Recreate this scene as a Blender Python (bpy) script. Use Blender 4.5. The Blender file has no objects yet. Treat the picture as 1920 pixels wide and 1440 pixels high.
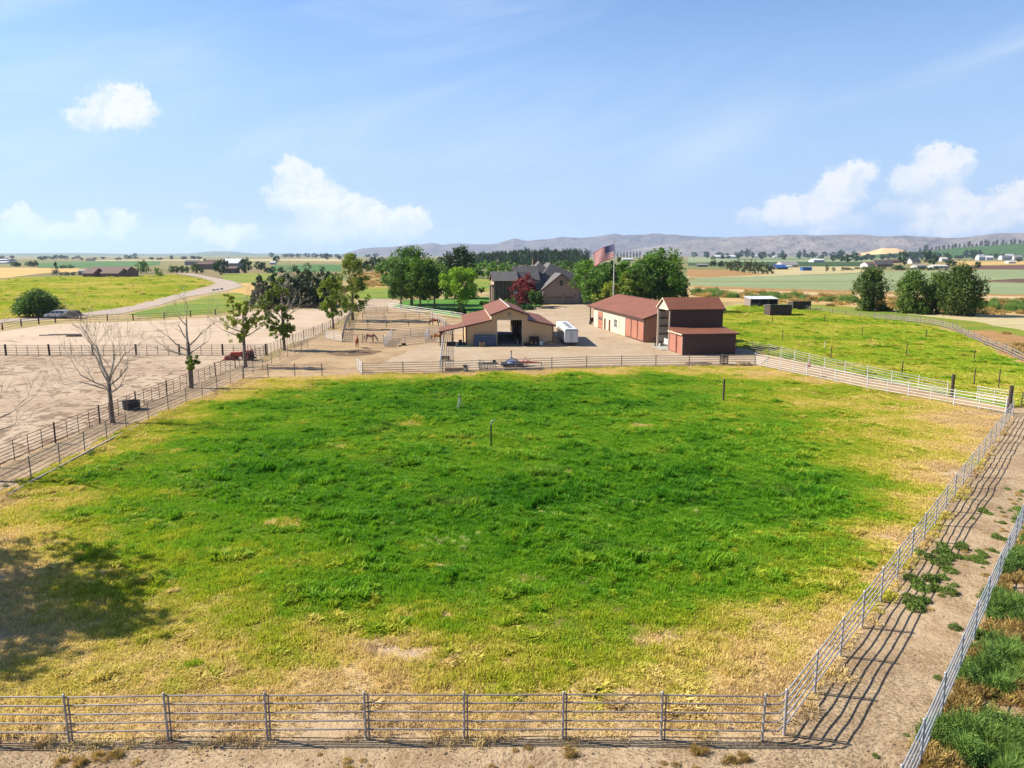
import bpy, bmesh, math, random
import numpy as np
from mathutils import Vector, Matrix, Quaternion
from mathutils.geometry import delaunay_2d_cdt

sc = bpy.context.scene
COL = sc.collection
R = math.radians

# ---------------------------------------------------------------- camera, light, exposure
cam_d = bpy.data.cameras.new("camera")
cam_d.sensor_width = 36.0
cam_d.lens = 25.89
cam_d.clip_start = 0.3
cam_d.clip_end = 40000
cam = bpy.data.objects.new("camera", cam_d)
cam.location = (0, 0, 14.8)
cam.rotation_euler = (R(90 - 9.94), 0, 0)
COL.objects.link(cam)
sc.camera = cam

SUN_EL = R(39.0)
SUN_AZ = R(-77.5)                       # measured from +Y towards +X
SKY_STRENGTH = 0.060
sun_vec = Vector((math.sin(SUN_AZ) * math.cos(SUN_EL), math.cos(SUN_AZ) * math.cos(SUN_EL), math.sin(SUN_EL)))
sun_d = bpy.data.lights.new("sun", 'SUN')
sun_d.energy = 5.0
sun_d.angle = R(0.53)
sun_d.color = (1.0, 0.915, 0.775)
sun = bpy.data.objects.new("sun", sun_d)
sun.rotation_euler = (-sun_vec).to_track_quat('-Z', 'Y').to_euler()
sun.location = sun_vec * 300
COL.objects.link(sun)

sc.view_settings.view_transform = 'Standard'
sc.view_settings.look = 'None'
sc.view_settings.exposure = 1.36
sc.view_settings.gamma = 1.0
sc.view_settings.use_curve_mapping = False
sc.render.engine = 'CYCLES'
sc.cycles.max_bounces = 5
sc.cycles.diffuse_bounces = 2
sc.cycles.glossy_bounces = 2
sc.cycles.transmission_bounces = 3
sc.cycles.transparent_max_bounces = 6
sc.cycles.volume_bounces = 0
sc.cycles.use_denoising = True
sc.cycles.denoiser = 'OPENIMAGEDENOISE'
sc.cycles.denoising_input_passes = 'RGB_ALBEDO_NORMAL'
sc.cycles.denoising_prefilter = 'ACCURATE'

# ---------------------------------------------------------------- sky: Nishita with clouds at fixed bearings
world = bpy.data.worlds.new("World")
sc.world = world
world.use_nodes = True


AL = 0.68                                # one albedo scale, balanced against the exposure above


def K(c):
    return tuple(v * AL for v in c)


class NT:
    """small node-tree writer"""
    def __init__(s, tree):
        s.t = tree; s.n = tree.nodes; s.l = tree.links

    def new(s, kind, **kw):
        nd = s.n.new(kind)
        for k, v in kw.items():
            setattr(nd, k, v)
        return nd

    def put(s, sock, v):
        if isinstance(v, bpy.types.NodeSocket):
            s.l.new(v, sock)
        elif v is not None:
            if sock.type == 'RGBA' and not isinstance(v, (int, float)) and len(v) == 3:
                v = (*v, 1.0)
            sock.default_value = v

    def math(s, op, a, b=None, c=None, clamp=False):
        nd = s.new('ShaderNodeMath', operation=op, use_clamp=clamp)
        s.put(nd.inputs[0], a)
        if b is not None: s.put(nd.inputs[1], b)
        if c is not None: s.put(nd.inputs[2], c)
        return nd.outputs[0]

    def vmath(s, op, a, b=None, scale=None):
        nd = s.new('ShaderNodeVectorMath', operation=op)
        s.put(nd.inputs[0], a)
        if b is not None: s.put(nd.inputs[1], b)
        if scale is not None: s.put(nd.inputs[3], scale)
        return nd.outputs[1] if op in ('LENGTH', 'DISTANCE', 'DOT_PRODUCT') else nd.outputs[0]

    def noise(s, vec, scale, detail=4, rough=0.55, dist=0.0, out=0, dims='3D'):
        nd = s.new('ShaderNodeTexNoise', noise_dimensions=dims)
        if vec is not None: s.put(nd.inputs['Vector'], vec)
        nd.inputs['Scale'].default_value = scale
        nd.inputs['Detail'].default_value = detail
        nd.inputs['Roughness'].default_value = rough
        nd.inputs['Distortion'].default_value = dist
        return nd.outputs[out]

    def mapr(s, v, a, b, c=0.0, d=1.0, smooth=True):
        nd = s.new('ShaderNodeMapRange', interpolation_type='SMOOTHSTEP' if smooth else 'LINEAR')
        s.put(nd.inputs[0], v)
        for i, q in enumerate((a, b, c, d)): s.put(nd.inputs[i + 1], q)
        return nd.outputs[0]

    def mix(s, f, a, b, blend='MIX'):
        nd = s.new('ShaderNodeMix', data_type='RGBA', blend_type=blend)
        s.put(nd.inputs[0], f); s.put(nd.inputs[6], a); s.put(nd.inputs[7], b)
        return nd.outputs[2]

    def ramp(s, f, stops):
        nd = s.new('ShaderNodeValToRGB')
        s.put(nd.inputs[0], f)
        cr = nd.color_ramp
        while len(cr.elements) < len(stops): cr.elements.new(0.5)
        for e, (p, c) in zip(cr.elements, stops):
            e.position = p; e.color = (*K(c), 1)
        return nd.outputs[0]

    def comb(s, x, y, z):
        nd = s.new('ShaderNodeCombineXYZ')
        s.put(nd.inputs[0], x); s.put(nd.inputs[1], y); s.put(nd.inputs[2], z)
        return nd.outputs[0]

    def sep(s, v):
        nd = s.new('ShaderNodeSeparateXYZ'); s.put(nd.inputs[0], v)
        return nd.outputs

    def bump(s, height, strength, dist=0.1):
        nd = s.new('ShaderNodeBump')
        nd.inputs['Strength'].default_value = strength
        nd.inputs['Distance'].default_value = dist
        s.put(nd.inputs['Height'], height)
        return nd.outputs[0]


# cumulus puffs as (azimuth, elevation, half width, half height, opacity), all in degrees
PUFFS = [
    (-26.89, 9.40, 2.27, 1.80, 0.80), (-26.37, 9.99, 1.42, 1.23, 0.80), (-27.95, 8.95, 2.46, 1.14, 0.65), (-25.54, 9.27, 1.42, 0.85, 0.55), (-28.79, 8.75, 1.70, 0.66, 0.40),
    (-26.63, 8.76, 1.89, 0.95, 0.60), (-16.01, 5.90, 1.61, 1.32, 0.90), (-14.72, 5.49, 1.42, 1.14, 0.90), (-15.71, 4.50, 2.27, 1.51, 0.90), (-16.85, 3.87, 1.42, 1.04, 0.80),
    (-14.24, 3.70, 2.93, 1.80, 0.95), (-12.35, 3.23, 2.46, 1.51, 0.95), (-10.80, 3.05, 1.99, 1.42, 0.95), (-9.63, 2.67, 2.27, 1.32, 0.95), (-8.05, 2.61, 2.46, 1.28, 0.95),
    (-6.94, 2.61, 1.23, 1.04, 0.85), (-12.78, 2.07, 4.49, 1.32, 0.60), (-14.34, 1.47, 3.31, 0.85, 0.40), (-18.09, 4.63, 0.66, 0.57, 0.60), (-9.67, 1.50, 3.78, 0.76, 0.40),
    (-22.18, 1.78, 1.14, 0.95, 0.75), (-21.70, 1.19, 2.08, 0.66, 0.50), (-19.88, 1.81, 1.61, 0.85, 0.80), (-20.28, 1.20, 2.27, 0.66, 0.50), (-22.67, 3.23, 0.95, 0.52, 0.35),
    (-33.09, 2.44, 1.14, 0.71, 0.70), (-32.53, 1.79, 1.80, 0.76, 0.45), (-29.52, 2.19, 1.14, 0.95, 0.75), (-30.49, 1.52, 2.08, 0.57, 0.50), (-27.15, 2.34, 1.32, 0.95, 0.75),
    (-27.86, 1.56, 1.14, 0.43, 0.40), (24.15, 5.22, 1.99, 1.32, 0.95), (23.21, 4.29, 2.27, 1.51, 0.95), (22.25, 3.38, 2.55, 1.42, 0.95), (19.96, 3.47, 1.61, 1.04, 0.95),
    (20.89, 2.83, 3.03, 1.14, 0.90), (18.03, 2.50, 1.80, 0.85, 0.55), (22.67, 2.21, 3.59, 1.04, 0.60), (22.55, 1.48, 1.42, 0.57, 0.60), (29.04, 5.94, 1.70, 1.32, 0.95),
    (30.13, 5.58, 1.51, 1.18, 0.90), (27.97, 5.15, 1.80, 1.04, 0.85), (28.72, 4.37, 2.55, 1.23, 0.60), (27.27, 2.90, 1.99, 0.95, 0.50), (29.51, 2.29, 2.27, 1.70, 0.95),
    (30.66, 2.94, 2.08, 1.42, 0.95), (32.15, 2.76, 3.03, 1.61, 0.95), (33.60, 3.89, 1.23, 1.04, 0.90), (33.73, 2.58, 2.18, 1.51, 0.95), (30.48, 1.59, 3.78, 0.85, 0.80),
    (35.17, 3.18, 2.37, 2.37, 0.90),
]


def build_sky():
    w = NT(world.node_tree)
    w.n.clear()
    sky = w.new('ShaderNodeTexSky', sky_type='NISHITA')
    sky.sun_disc = False
    sky.sun_elevation = SUN_EL
    sky.sun_rotation = SUN_AZ % (2 * math.pi)
    sky.altitude = 300
    sky.air_density = 1.0
    sky.dust_density = 0.6
    sky.ozone_density = 2.2
    d = w.new('ShaderNodeTexCoord').outputs['Generated']
    x, y, z = w.sep(d)
    az = w.math('MULTIPLY', w.math('ARCTAN2', x, y), 57.29578)
    el = w.math('MULTIPLY', w.math('ARCSINE', z), 57.29578)
    p = w.comb(az, el, 0.0)
    # billow the outline on three scales
    n1 = w.noise(p, 0.55, 5, 0.62, out=1)
    n2 = w.noise(p, 2.4, 6, 0.66, out=1)
    wob = w.vmath('ADD', w.vmath('SCALE', w.vmath('SUBTRACT', n1, (.5, .5, .5)), scale=2.3),
                  w.vmath('SCALE', w.vmath('SUBTRACT', n2, (.5, .5, .5)), scale=1.25))
    pw = w.vmath('MULTIPLY', w.vmath('ADD', p, wob), (1, 1, 0))
    # one puff as a node group
    g = bpy.data.node_groups.new("cloud_puff", 'ShaderNodeTree')
    for nm, st in (("P", 'NodeSocketVector'), ("C", 'NodeSocketVector'), ("InvR", 'NodeSocketVector'), ("Op", 'NodeSocketFloat'), ("Prev", 'NodeSocketFloat')):
        g.interface.new_socket(nm, in_out='INPUT', socket_type=st)
    g.interface.new_socket("A", in_out='OUTPUT', socket_type='NodeSocketFloat')
    q = NT(g)
    gi = q.new('NodeGroupInput'); go = q.new('NodeGroupOutput')
    rel = q.vmath('MULTIPLY', q.vmath('SUBTRACT', gi.outputs[0], gi.outputs[1]), gi.outputs[2])
    ln = q.vmath('LENGTH', rel)
    ry = q.sep(rel)[1]
    a = q.mapr(ln, 1.0, 0.58, 0.0, 1.0)
    a = q.math('MULTIPLY', a, q.mapr(ry, -1.1, 0.35, 0.25, 1.0))      # thin towards the flat base
    a = q.math('MULTIPLY', a, gi.outputs[3])
    inv = q.math('MULTIPLY', q.math('SUBTRACT', 1.0, a), q.math('SUBTRACT', 1.0, gi.outputs[4]))
    q.l.new(q.math('SUBTRACT', 1.0, inv), go.inputs[0])
    prev = 0.0
    for (ca, ce, ra, re, op) in PUFFS:
        nd = w.new('ShaderNodeGroup'); nd.node_tree = g
        w.put(nd.inputs[0], pw)
        nd.inputs[1].default_value = (ca, ce, 0)
        nd.inputs[2].default_value = (1 / ra, 1 / re, 0)
        nd.inputs[3].default_value = op
        w.put(nd.inputs[4], prev)
        prev = nd.outputs[0]
    # the same kind of low cumulus all round the horizon
    n3 = w.noise(w.vmath('MULTIPLY', pw, (0.09, 0.2, 0)), 1.0, 4, 0.55)
    ring = w.math('MULTIPLY', w.mapr(n3, 0.56, 0.68), w.math('MULTIPLY', w.mapr(el, 0.5, 3.0), w.mapr(el, 13.0, 6.0)))
    ring = w.math('MULTIPLY', ring, w.mapr(w.math('ABSOLUTE', az), 37.0, 44.0))
    cum = w.math('MAXIMUM', prev, ring)
    # high thin cirrus, drawn out along the wind
    rot = w.new('ShaderNodeVectorRotate', rotation_type='Z_AXIS')
    w.put(rot.inputs['Vector'], p); rot.inputs['Angle'].default_value = R(-14)
    c1 = w.noise(w.vmath('MULTIPLY', rot.outputs[0], (0.032, 0.17, 0)), 1.0, 6, 0.58, 0.5)
    cir = w.math('MULTIPLY', w.mapr(c1, 0.44, 0.76), 0.55)
    rot2 = w.new('ShaderNodeVectorRotate', rotation_type='Z_AXIS')
    w.put(rot2.inputs['Vector'], w.vmath('SUBTRACT', w.vmath('ADD', p, w.vmath('SCALE', wob, scale=0.7)), (14.79, 8.02, 0))); rot2.inputs['Angle'].default_value = R(-24)
    fan = w.mapr(w.vmath('LENGTH', w.vmath('MULTIPLY', rot2.outputs[0], (1 / 8.5, 1 / 3.0, 0))), 1.0, 0.0, 0.0, 0.42)
    cir = w.math('MAXIMUM', cir, fan)
    cir = w.math('MULTIPLY', cir, w.mapr(el, 0.0, 6.0))
    # aerial veil: the clear sky pales towards the horizon
    veil = w.mapr(el, 22.0, 3.0, 0.0, 0.96, smooth=False)
    k = 1.0 / SKY_STRENGTH
    skyc = w.mix(1.0, sky.outputs[0], (0.60, 0.885, 1.20), 'MULTIPLY')
    col = w.mix(veil, skyc, (0.198 * k, 0.268 * k, 0.372 * k))
    col = w.mix(cir, col, (0.29 * k, 0.34 * k, 0.39 * k))
    # sunlit billows against greyer hollows and bases
    na = w.noise(pw, 0.62, 5, 0.6); nb = w.noise(w.vmath('ADD', pw, (-0.45, 0.35, 0)), 0.62, 5, 0.6)
    lit = w.mapr(w.math('SUBTRACT', na, nb), -0.16, 0.08)
    cc = w.mix(lit, (0.315 * k, 0.345 * k, 0.385 * k), (0.395 * k, 0.395 * k, 0.395 * k))
    col = w.mix(w.math('MULTIPLY', cum, 0.93), col, cc)
    bg = w.new('ShaderNodeBackground')
    bg.inputs[1].default_value = SKY_STRENGTH
    w.put(bg.inputs[0], col)
    out = w.new('ShaderNodeOutputWorld')
    w.l.new(bg.outputs[0], out.inputs[0])


build_sky()

# ---------------------------------------------------------------- materials
MATS = {}


def mat(name, col, col2=None, rough=0.75, scale=3.0, detail=4, bump=0.0, bscale=None, bdist=0.05, metal=0.0, rib=None, ribpitch=0.25, ribamt=0.5, contrast=(0.35, 0.65), spec=0.35):
    """noise-mottled paint, wood, metal, soil; rib='x','y','xy' adds pressed-sheet ribs"""
    if name in MATS: return MATS[name]
    m = bpy.data.materials.new(name); m.use_nodes = True
    t = NT(m.node_tree); bs = t.n['Principled BSDF']
    if col2 is None: col2 = tuple(c * 0.78 for c in col)
    col, col2 = K(col), K(col2)
    co = t.new('ShaderNodeTexCoord').outputs['Object']
    f = t.mapr(t.noise(co, scale, detail, 0.6), contrast[0], contrast[1])
    t.put(bs.inputs['Base Color'], t.mix(f, col, col2))
    bs.inputs['Roughness'].default_value = rough
    bs.inputs['Metallic'].default_value = metal
    bs.inputs['Specular IOR Level'].default_value = spec
    h = None
    if bump: h = t.math('MULTIPLY', t.noise(co, bscale or scale * 4, 5, 0.65), bump)
    if rib:
        x, y, z = t.sep(co)
        s = x if rib == 'x' else y if rib == 'y' else z if rib == 'z' else t.math('ADD', x, y)
        wv = t.math('POWER', t.math('ABSOLUTE', t.math('SINE', t.math('MULTIPLY', s, math.pi / ribpitch))), 6.0)
        wv = t.math('MULTIPLY', wv, ribamt)
        h = wv if h is None else t.math('ADD', h, wv)
    if h is not None:
        t.put(bs.inputs['Normal'], t.bump(h, 1.0, bdist))
    MATS[name] = m
    return m


def leafmat(name, dark, light, trans=0.35, rnd=0.25):
    """leaf: colour varies per leaf spray ('shade' attribute) and per plant, with light passing through"""
    if name in MATS: return MATS[name]
    m = bpy.data.materials.new(name); m.use_nodes = True
    t = NT(m.node_tree); bs = t.n['Principled BSDF']
    at = t.new('ShaderNodeAttribute', attribute_name='shade').outputs['Fac']
    ra = t.new('ShaderNodeObjectInfo').outputs['Random']
    c = t.mix(at, K(dark), K(light))
    v = t.mapr(ra, 0, 1, 1 - rnd, 1 + rnd, smooth=False)
    hsv = t.new('ShaderNodeHueSaturation')
    t.put(hsv.inputs['Value'], v); t.put(hsv.inputs['Color'], c)
    c = hsv.outputs[0]
    t.put(bs.inputs['Base Color'], c)
    bs.inputs['Roughness'].default_value = 0.6
    bs.inputs['Specular IOR Level'].default_value = 0.25
    tr = t.new('ShaderNodeBsdfTranslucent'); t.put(tr.inputs[0], c)
    mx = t.new('ShaderNodeMixShader'); mx.inputs[0].default_value = trans
    t.l.new(bs.outputs[0], mx.inputs[1]); t.l.new(tr.outputs[0], mx.inputs[2])
    t.l.new(mx.outputs[0], t.n['Material Output'].inputs[0])
    MATS[name] = m
    return m


# ---------------------------------------------------------------- mesh writer and object helpers
def vn(x, y, seed=0):
    """value noise in [-1,1], numpy"""
    x = np.asarray(x, float); y = np.asarray(y, float)
    xi = np.floor(x).astype(np.int64); yi = np.floor(y).astype(np.int64)
    fx = x - xi; fy = y - yi
    fx = fx * fx * (3 - 2 * fx); fy = fy * fy * (3 - 2 * fy)

    def h(a, b):
        n = (a * 374761393 + b * 668265263 + seed * 982451653) & 0x7fffffff
        n = ((n ^ (n >> 13)) * 1274126177) & 0x7fffffff
        return ((n ^ (n >> 16)) & 0xffff) / 32767.5 - 1
    return (h(xi, yi) * (1 - fx) + h(xi + 1, yi) * fx) * (1 - fy) + (h(xi, yi + 1) * (1 - fx) + h(xi + 1, yi + 1) * fx) * fy


def relief(x, y):
    return 0.055 * vn(x / 3.1, y / 3.1, 1) + 0.02 * vn(x / 0.9, y / 0.9, 2) + 0.007 * vn(x / 0.35, y / 0.35, 3)


class MB:
    def __init__(s):
        s.v = []; s.f = []; s.mi = []

    def add(s, vs, fs, mi=0):
        b = len(s.v)
        s.v.extend([tuple(p) for p in vs])
        s.f.extend([tuple(b + i for i in f) for f in fs])
        s.mi.extend([mi] * len(fs))
        return s

    def box(s, x0, x1, y0, y1, z0, z1, mi=0):
        v = [(x0, y0, z0), (x1, y0, z0), (x1, y1, z0), (x0, y1, z0), (x0, y0, z1), (x1, y0, z1), (x1, y1, z1), (x0, y1, z1)]
        return s.add(v, [(3, 2, 1, 0), (4, 5, 6, 7), (0, 1, 5, 4), (1, 2, 6, 5), (2, 3, 7, 6), (3, 0, 4, 7)], mi)

    def obox(s, c, size, rz=0.0, ry=0.0, rx=0.0, mi=0):
        m = Matrix.Translation(c) @ Matrix.Rotation(rz, 4, 'Z') @ Matrix.Rotation(ry, 4, 'Y') @ Matrix.Rotation(rx, 4, 'X')
        a, b, c2 = (q / 2 for q in size)
        v = [m @ Vector(p) for p in [(-a, -b, -c2), (a, -b, -c2), (a, b, -c2), (-a, b, -c2), (-a, -b, c2), (a, -b, c2), (a, b, c2), (-a, b, c2)]]
        return s.add(v, [(3, 2, 1, 0), (4, 5, 6, 7), (0, 1, 5, 4), (1, 2, 6, 5), (2, 3, 7, 6), (3, 0, 4, 7)], mi)

    def tube(s, pts, rad, n=6, cap=True, mi=0):
        pts = [Vector(p) for p in pts]
        if isinstance(rad, (int, float)): rad = [rad] * len(pts)
        vs = []; fs = []
        up = None
        for i, p in enumerate(pts):
            d = (pts[min(i + 1, len(pts) - 1)] - pts[max(i - 1, 0)])
            if d.length < 1e-9: d = Vector((0, 0, 1))
            d.normalize()
            if up is None:
                up = Vector((0, 0, 1)) if abs(d.z) < 0.9 else Vector((1, 0, 0))
            a = d.cross(up)
            if a.length < 1e-6: a = d.orthogonal()
            a.normalize(); b = a.cross(d).normalized(); up = b
            for k in range(n):
                t = 2 * math.pi * (k + 0.5) / n
                vs.append(p + (a * math.cos(t) + b * math.sin(t)) * rad[i])
        for i in range(len(pts) - 1):
            for k in range(n):
                k2 = (k + 1) % n
                fs.append((i * n + k, i * n + k2, (i + 1) * n + k2, (i + 1) * n + k))
        if cap:
            fs.append(tuple(range(n))[::-1]); fs.append(tuple(range((len(pts) - 1) * n, len(pts) * n)))
        return s.add(vs, fs, mi)

    def prism(s, poly, axis, a, b, mi=0):
        """poly = 2D outline in the plane normal to axis, pushed from a to b"""
        n = len(poly)

        def P(u, v, w):
            return (w, u, v) if axis == 'x' else (u, w, v) if axis == 'y' else (u, v, w)
        vs = [P(u, v, a) for u, v in poly] + [P(u, v, b) for u, v in poly]
        fs = [tuple(range(n)), tuple(range(2 * n - 1, n - 1, -1))]
        for i in range(n):
            j = (i + 1) % n
            fs.append((i, i + n, j + n, j))
        return s.add(vs, fs, mi)

    def slab(s, q, th, mi=0):
        """four corners, thickened downwards along the normal"""
        q = [Vector(p) for p in q]
        nrm = (q[1] - q[0]).cross(q[-1] - q[0]).normalized()
        if nrm.z < 0: nrm = -nrm
        lo = [p - nrm * th for p in q]
        n = len(q)
        fs = [tuple(range(n)), tuple(range(2 * n - 1, n - 1, -1))] + [(i, i + n, (i + 1) % n + n, (i + 1) % n) for i in range(n)]
        return s.add(q + lo, fs, mi)

    def lathe(s, prof, n=10, c=(0, 0, 0), axis='z', mi=0):
        vs = []; fs = []
        for r, h in prof:
            for k in range(n):
                t = 2 * math.pi * k / n
                u, v = r * math.cos(t), r * math.sin(t)
                p = (u, v, h) if axis == 'z' else (u, h, v) if axis == 'y' else (h, u, v)
                vs.append((p[0] + c[0], p[1] + c[1], p[2] + c[2]))
        for i in range(len(prof) - 1):
            for k in range(n):
                fs.append((i * n + k, i * n + (k + 1) % n, (i + 1) * n + (k + 1) % n, (i + 1) * n + k))
        fs.append(tuple(range(n))[::-1]); fs.append(tuple(range((len(prof) - 1) * n, len(prof) * n)))
        return s.add(vs, fs, mi)

    def mesh(s, name, mats, smooth=False):
        me = bpy.data.meshes.new(name)
        me.from_pydata(s.v, [], s.f)
        if not isinstance(mats, (list, tuple)): mats = [mats]
        for m in mats: me.materials.append(m)
        if len(mats) > 1: me.polygons.foreach_set('material_index', s.mi)
        bm = bmesh.new(); bm.from_mesh(me)
        bmesh.ops.recalc_face_normals(bm, faces=bm.faces)
        bm.to_mesh(me); bm.free()
        if smooth: me.polygons.foreach_set('use_smooth', [True] * len(me.polygons))
        me.update()
        return me

    def build(s, name, mats, parent=None, smooth=False, label=None):
        return place(name, s.mesh(name, mats, smooth), parent, label=label)


def place(name, me, parent=None, loc=(0, 0, 0), rot=(0, 0, 0), scale=(1, 1, 1), label=None):
    o = bpy.data.objects.new(name, me)
    COL.objects.link(o)
    if parent is not None: o.parent = parent
    o.location = loc; o.rotation_euler = rot; o.scale = scale
    if label: o['label'] = label
    return o


def tag(o, label, cat, group=None):
    o['label'] = label; o['category'] = cat
    if group: o['group'] = group
    return o


def thing(name, label, cat, loc=(0, 0, 0), rz=0.0, group=None):
    o = bpy.data.objects.new(name, None)
    COL.objects.link(o)
    o.empty_display_size = 0.5
    o.location = (loc[0], loc[1], loc[2] if len(loc) > 2 else 0.0)
    o.rotation_euler = (0, 0, rz)
    return tag(o, label, cat, group)


def dup(root, loc, rz=0.0, label=None, scale=None):
    r = root.copy(); COL.objects.link(r)
    r.location = (loc[0], loc[1], loc[2] if len(loc) > 2 else 0.0); r.rotation_euler = (0, 0, rz)
    if scale: r.scale = scale
    if label: r['label'] = label
    for ch in list(root.children):
        c = ch.copy(); COL.objects.link(c); c.parent = r
        for gch in list(ch.children):
            g = gch.copy(); COL.objects.link(g); g.parent = c
    return r


def struct(o, kind='structure'):
    o['kind'] = kind
    return o


ORD = ["first", "second", "third", "fourth", "fifth", "sixth", "seventh", "eighth", "ninth", "tenth", "eleventh", "twelfth", "thirteenth", "fourteenth",
       "fifteenth", "sixteenth", "seventeenth", "eighteenth", "nineteenth", "twentieth", "twenty-first", "twenty-second", "twenty-third", "twenty-fourth",
       "twenty-fifth", "twenty-sixth", "twenty-seventh", "twenty-eighth", "twenty-ninth", "thirtieth", "thirty-first", "thirty-second", "thirty-third", "thirty-fourth", "thirty-fifth", "thirty-sixth"]

# ---------------------------------------------------------------- the ground and its fields
def soilmat(name, c1, c2, c3=None, s1=0.4, s2=3.0, bump=0.5, bdist=0.1, lines=0.0, linecol=None, stretch=(1, 1, 1), rough=0.95, speck=0.0, speckcol=(0.1, 0.07, 0.04), bs=2.2, linescale=0.06, speckscale=None):
    if name in MATS: return MATS[name]
    m = bpy.data.materials.new(name); m.use_nodes = True
    c1, c2, speckcol = K(c1), K(c2), K(speckcol)
    if c3: c3 = K(c3)
    if linecol: linecol = K(linecol)
    t = NT(m.node_tree); b = t.n['Principled BSDF']
    co = t.vmath('MULTIPLY', t.new('ShaderNodeTexCoord').outputs['Object'], stretch)
    n1 = t.noise(co, s1, 5, 0.6, 0.4)
    n2 = t.noise(co, s2, 6, 0.7)
    c = t.mix(t.mapr(n1, 0.36, 0.64), c1, c2)
    if c3: c = t.mix(t.math('MULTIPLY', t.mapr(n2, 0.45, 0.7), 0.8), c, c3)
    if lines:
        n3 = t.noise(co, linescale, 3, 0.5, 1.2)
        fr = t.math('ABSOLUTE', t.math('SUBTRACT', t.math('FRACT', t.math('MULTIPLY', n3, 14.0)), 0.5))
        ln = t.math('MULTIPLY', t.mapr(fr, 0.13, 0.02), t.mapr(t.noise(co, 0.15, 2), 0.5, 0.62))
        c = t.mix(t.math('MULTIPLY', ln, lines), c, linecol or c2)
    if speck:
        n4 = t.noise(t.vmath('ADD', co, t.vmath('SCALE', t.noise(co, 0.08, 2, out=1), scale=14.0)), speckscale or s2 * 4.3, 4, 0.6)
        th = t.mapr(t.noise(co, 0.05, 3), 0.35, 0.65, 0.57, 0.46)
        c = t.mix(t.math('MULTIPLY', t.mapr(t.math('SUBTRACT', n4, th), 0.0, 0.09), speck), c, speckcol)
    t.put(b.inputs['Base Color'], c)
    b.inputs['Roughness'].default_value = rough
    b.inputs['Specular IOR Level'].default_value = 0.15
    if bump:
        hh = t.math('ADD', t.math('MULTIPLY', t.noise(co, bs, 6, 0.7), bump), t.math('MULTIPLY', n1, bump))
        t.put(b.inputs['Normal'], t.bump(hh, 1.0, bdist))
    MATS[name] = m
    return m


def rough_poly(poly, seg, amp, seed=0):
    rg = random.Random(seed); out = []
    for i in range(len(poly)):
        a = Vector(poly[i]); b = Vector(poly[(i + 1) % len(poly)])
        n = max(1, min(120, int((b - a).length / seg)))
        nr = Vector((-(b - a).y, (b - a).x)).normalized()
        for k in range(n):
            p = a.lerp(b, k / n)
            if k: p = p + nr * rg.gauss(0, amp)
            out.append((p.x, p.y))
    return out


def field(name, label, poly, z, m, seg=0, amp=0, seed=0, cat=None):
    """a flat sheet of land with a low skirt so that it never hovers"""
    if seg: poly = rough_poly(poly, seg, amp, seed)
    z = 0.02 + z * 0.45 if z < 0.2 else z * 0.6
    n = len(poly)
    vs, ed, fs, _, _, _ = delaunay_2d_cdt([Vector(p) for p in poly], [(i, (i + 1) % n) for i in range(n)], [], 1, 1e-4)
    fs = [f if sum((vs[f[i]].x * vs[f[(i + 1) % len(f)]].y - vs[f[(i + 1) % len(f)]].x * vs[f[i]].y) for i in range(len(f))) > 0 else f[::-1] for f in fs]
    cnt = {}
    for f in fs:
        for i in range(len(f)): cnt[(f[i], f[(i + 1) % len(f)])] = 1
    V = [(v.x, v.y, z) for v in vs] + [(v.x, v.y, -.3) for v in vs]
    N = len(vs)
    F = [tuple(f) for f in fs] + [(e[1], e[0], e[0] + N, e[1] + N) for e in cnt if (e[1], e[0]) not in cnt]
    me = bpy.data.meshes.new(name); me.from_pydata(V, [], F); me.update()
    me.materials.append(m)
    o = place(name, me)
    o['label'] = label
    return struct(o)


def in_poly(x, y, poly):
    c = np.zeros(x.shape, bool)
    n = len(poly)
    for i in range(n):
        x1, y1 = poly[i]; x2, y2 = poly[(i + 1) % n]
        if y1 == y2: continue
        c ^= ((y1 > y) != (y2 > y)) & (x < (x2 - x1) * (y - y1) / (y2 - y1) + x1)
    return c


def relief_sheet(name, label, poly, step, z, m, attr=None):
    xs = [p[0] for p in poly]; ys = [p[1] for p in poly]
    gx = np.arange(min(xs), max(xs) + step, step); gy = np.arange(min(ys), max(ys) + step, step)
    X, Y = np.meshgrid(gx, gy, indexing='ij')
    Z = relief(X, Y) + z
    nx, ny = X.shape
    idx = np.arange(nx * ny).reshape(nx, ny)
    cx = X[:-1, :-1] + step / 2; cy = Y[:-1, :-1] + step / 2
    keep = in_poly(cx, cy, poly)
    F = np.stack([idx[:-1, :-1], idx[1:, :-1], idx[1:, 1:], idx[:-1, 1:]], -1)[keep]
    used = np.unique(F); re = -np.ones(nx * ny, int); re[used] = np.arange(len(used))
    V = np.stack([X.ravel(), Y.ravel(), Z.ravel()], -1)[used]
    F = re[F]
    me = bpy.data.meshes.new(name)
    me.vertices.add(len(V)); me.vertices.foreach_set('co', V.ravel())
    me.loops.add(F.size); me.loops.foreach_set('vertex_index', F.ravel())
    me.polygons.add(len(F)); me.polygons.foreach_set('loop_start', np.arange(len(F)) * 4)
    me.polygons.foreach_set('use_smooth', [True] * len(F))
    me.update(calc_edges=True)
    if attr:
        a = me.attributes.new('green', 'FLOAT', 'POINT'); a.data.foreach_set('value', attr(V[:, 0], V[:, 1]))
    me.materials.append(m)
    o = place(name, me); o['label'] = label
    return struct(o)


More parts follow.
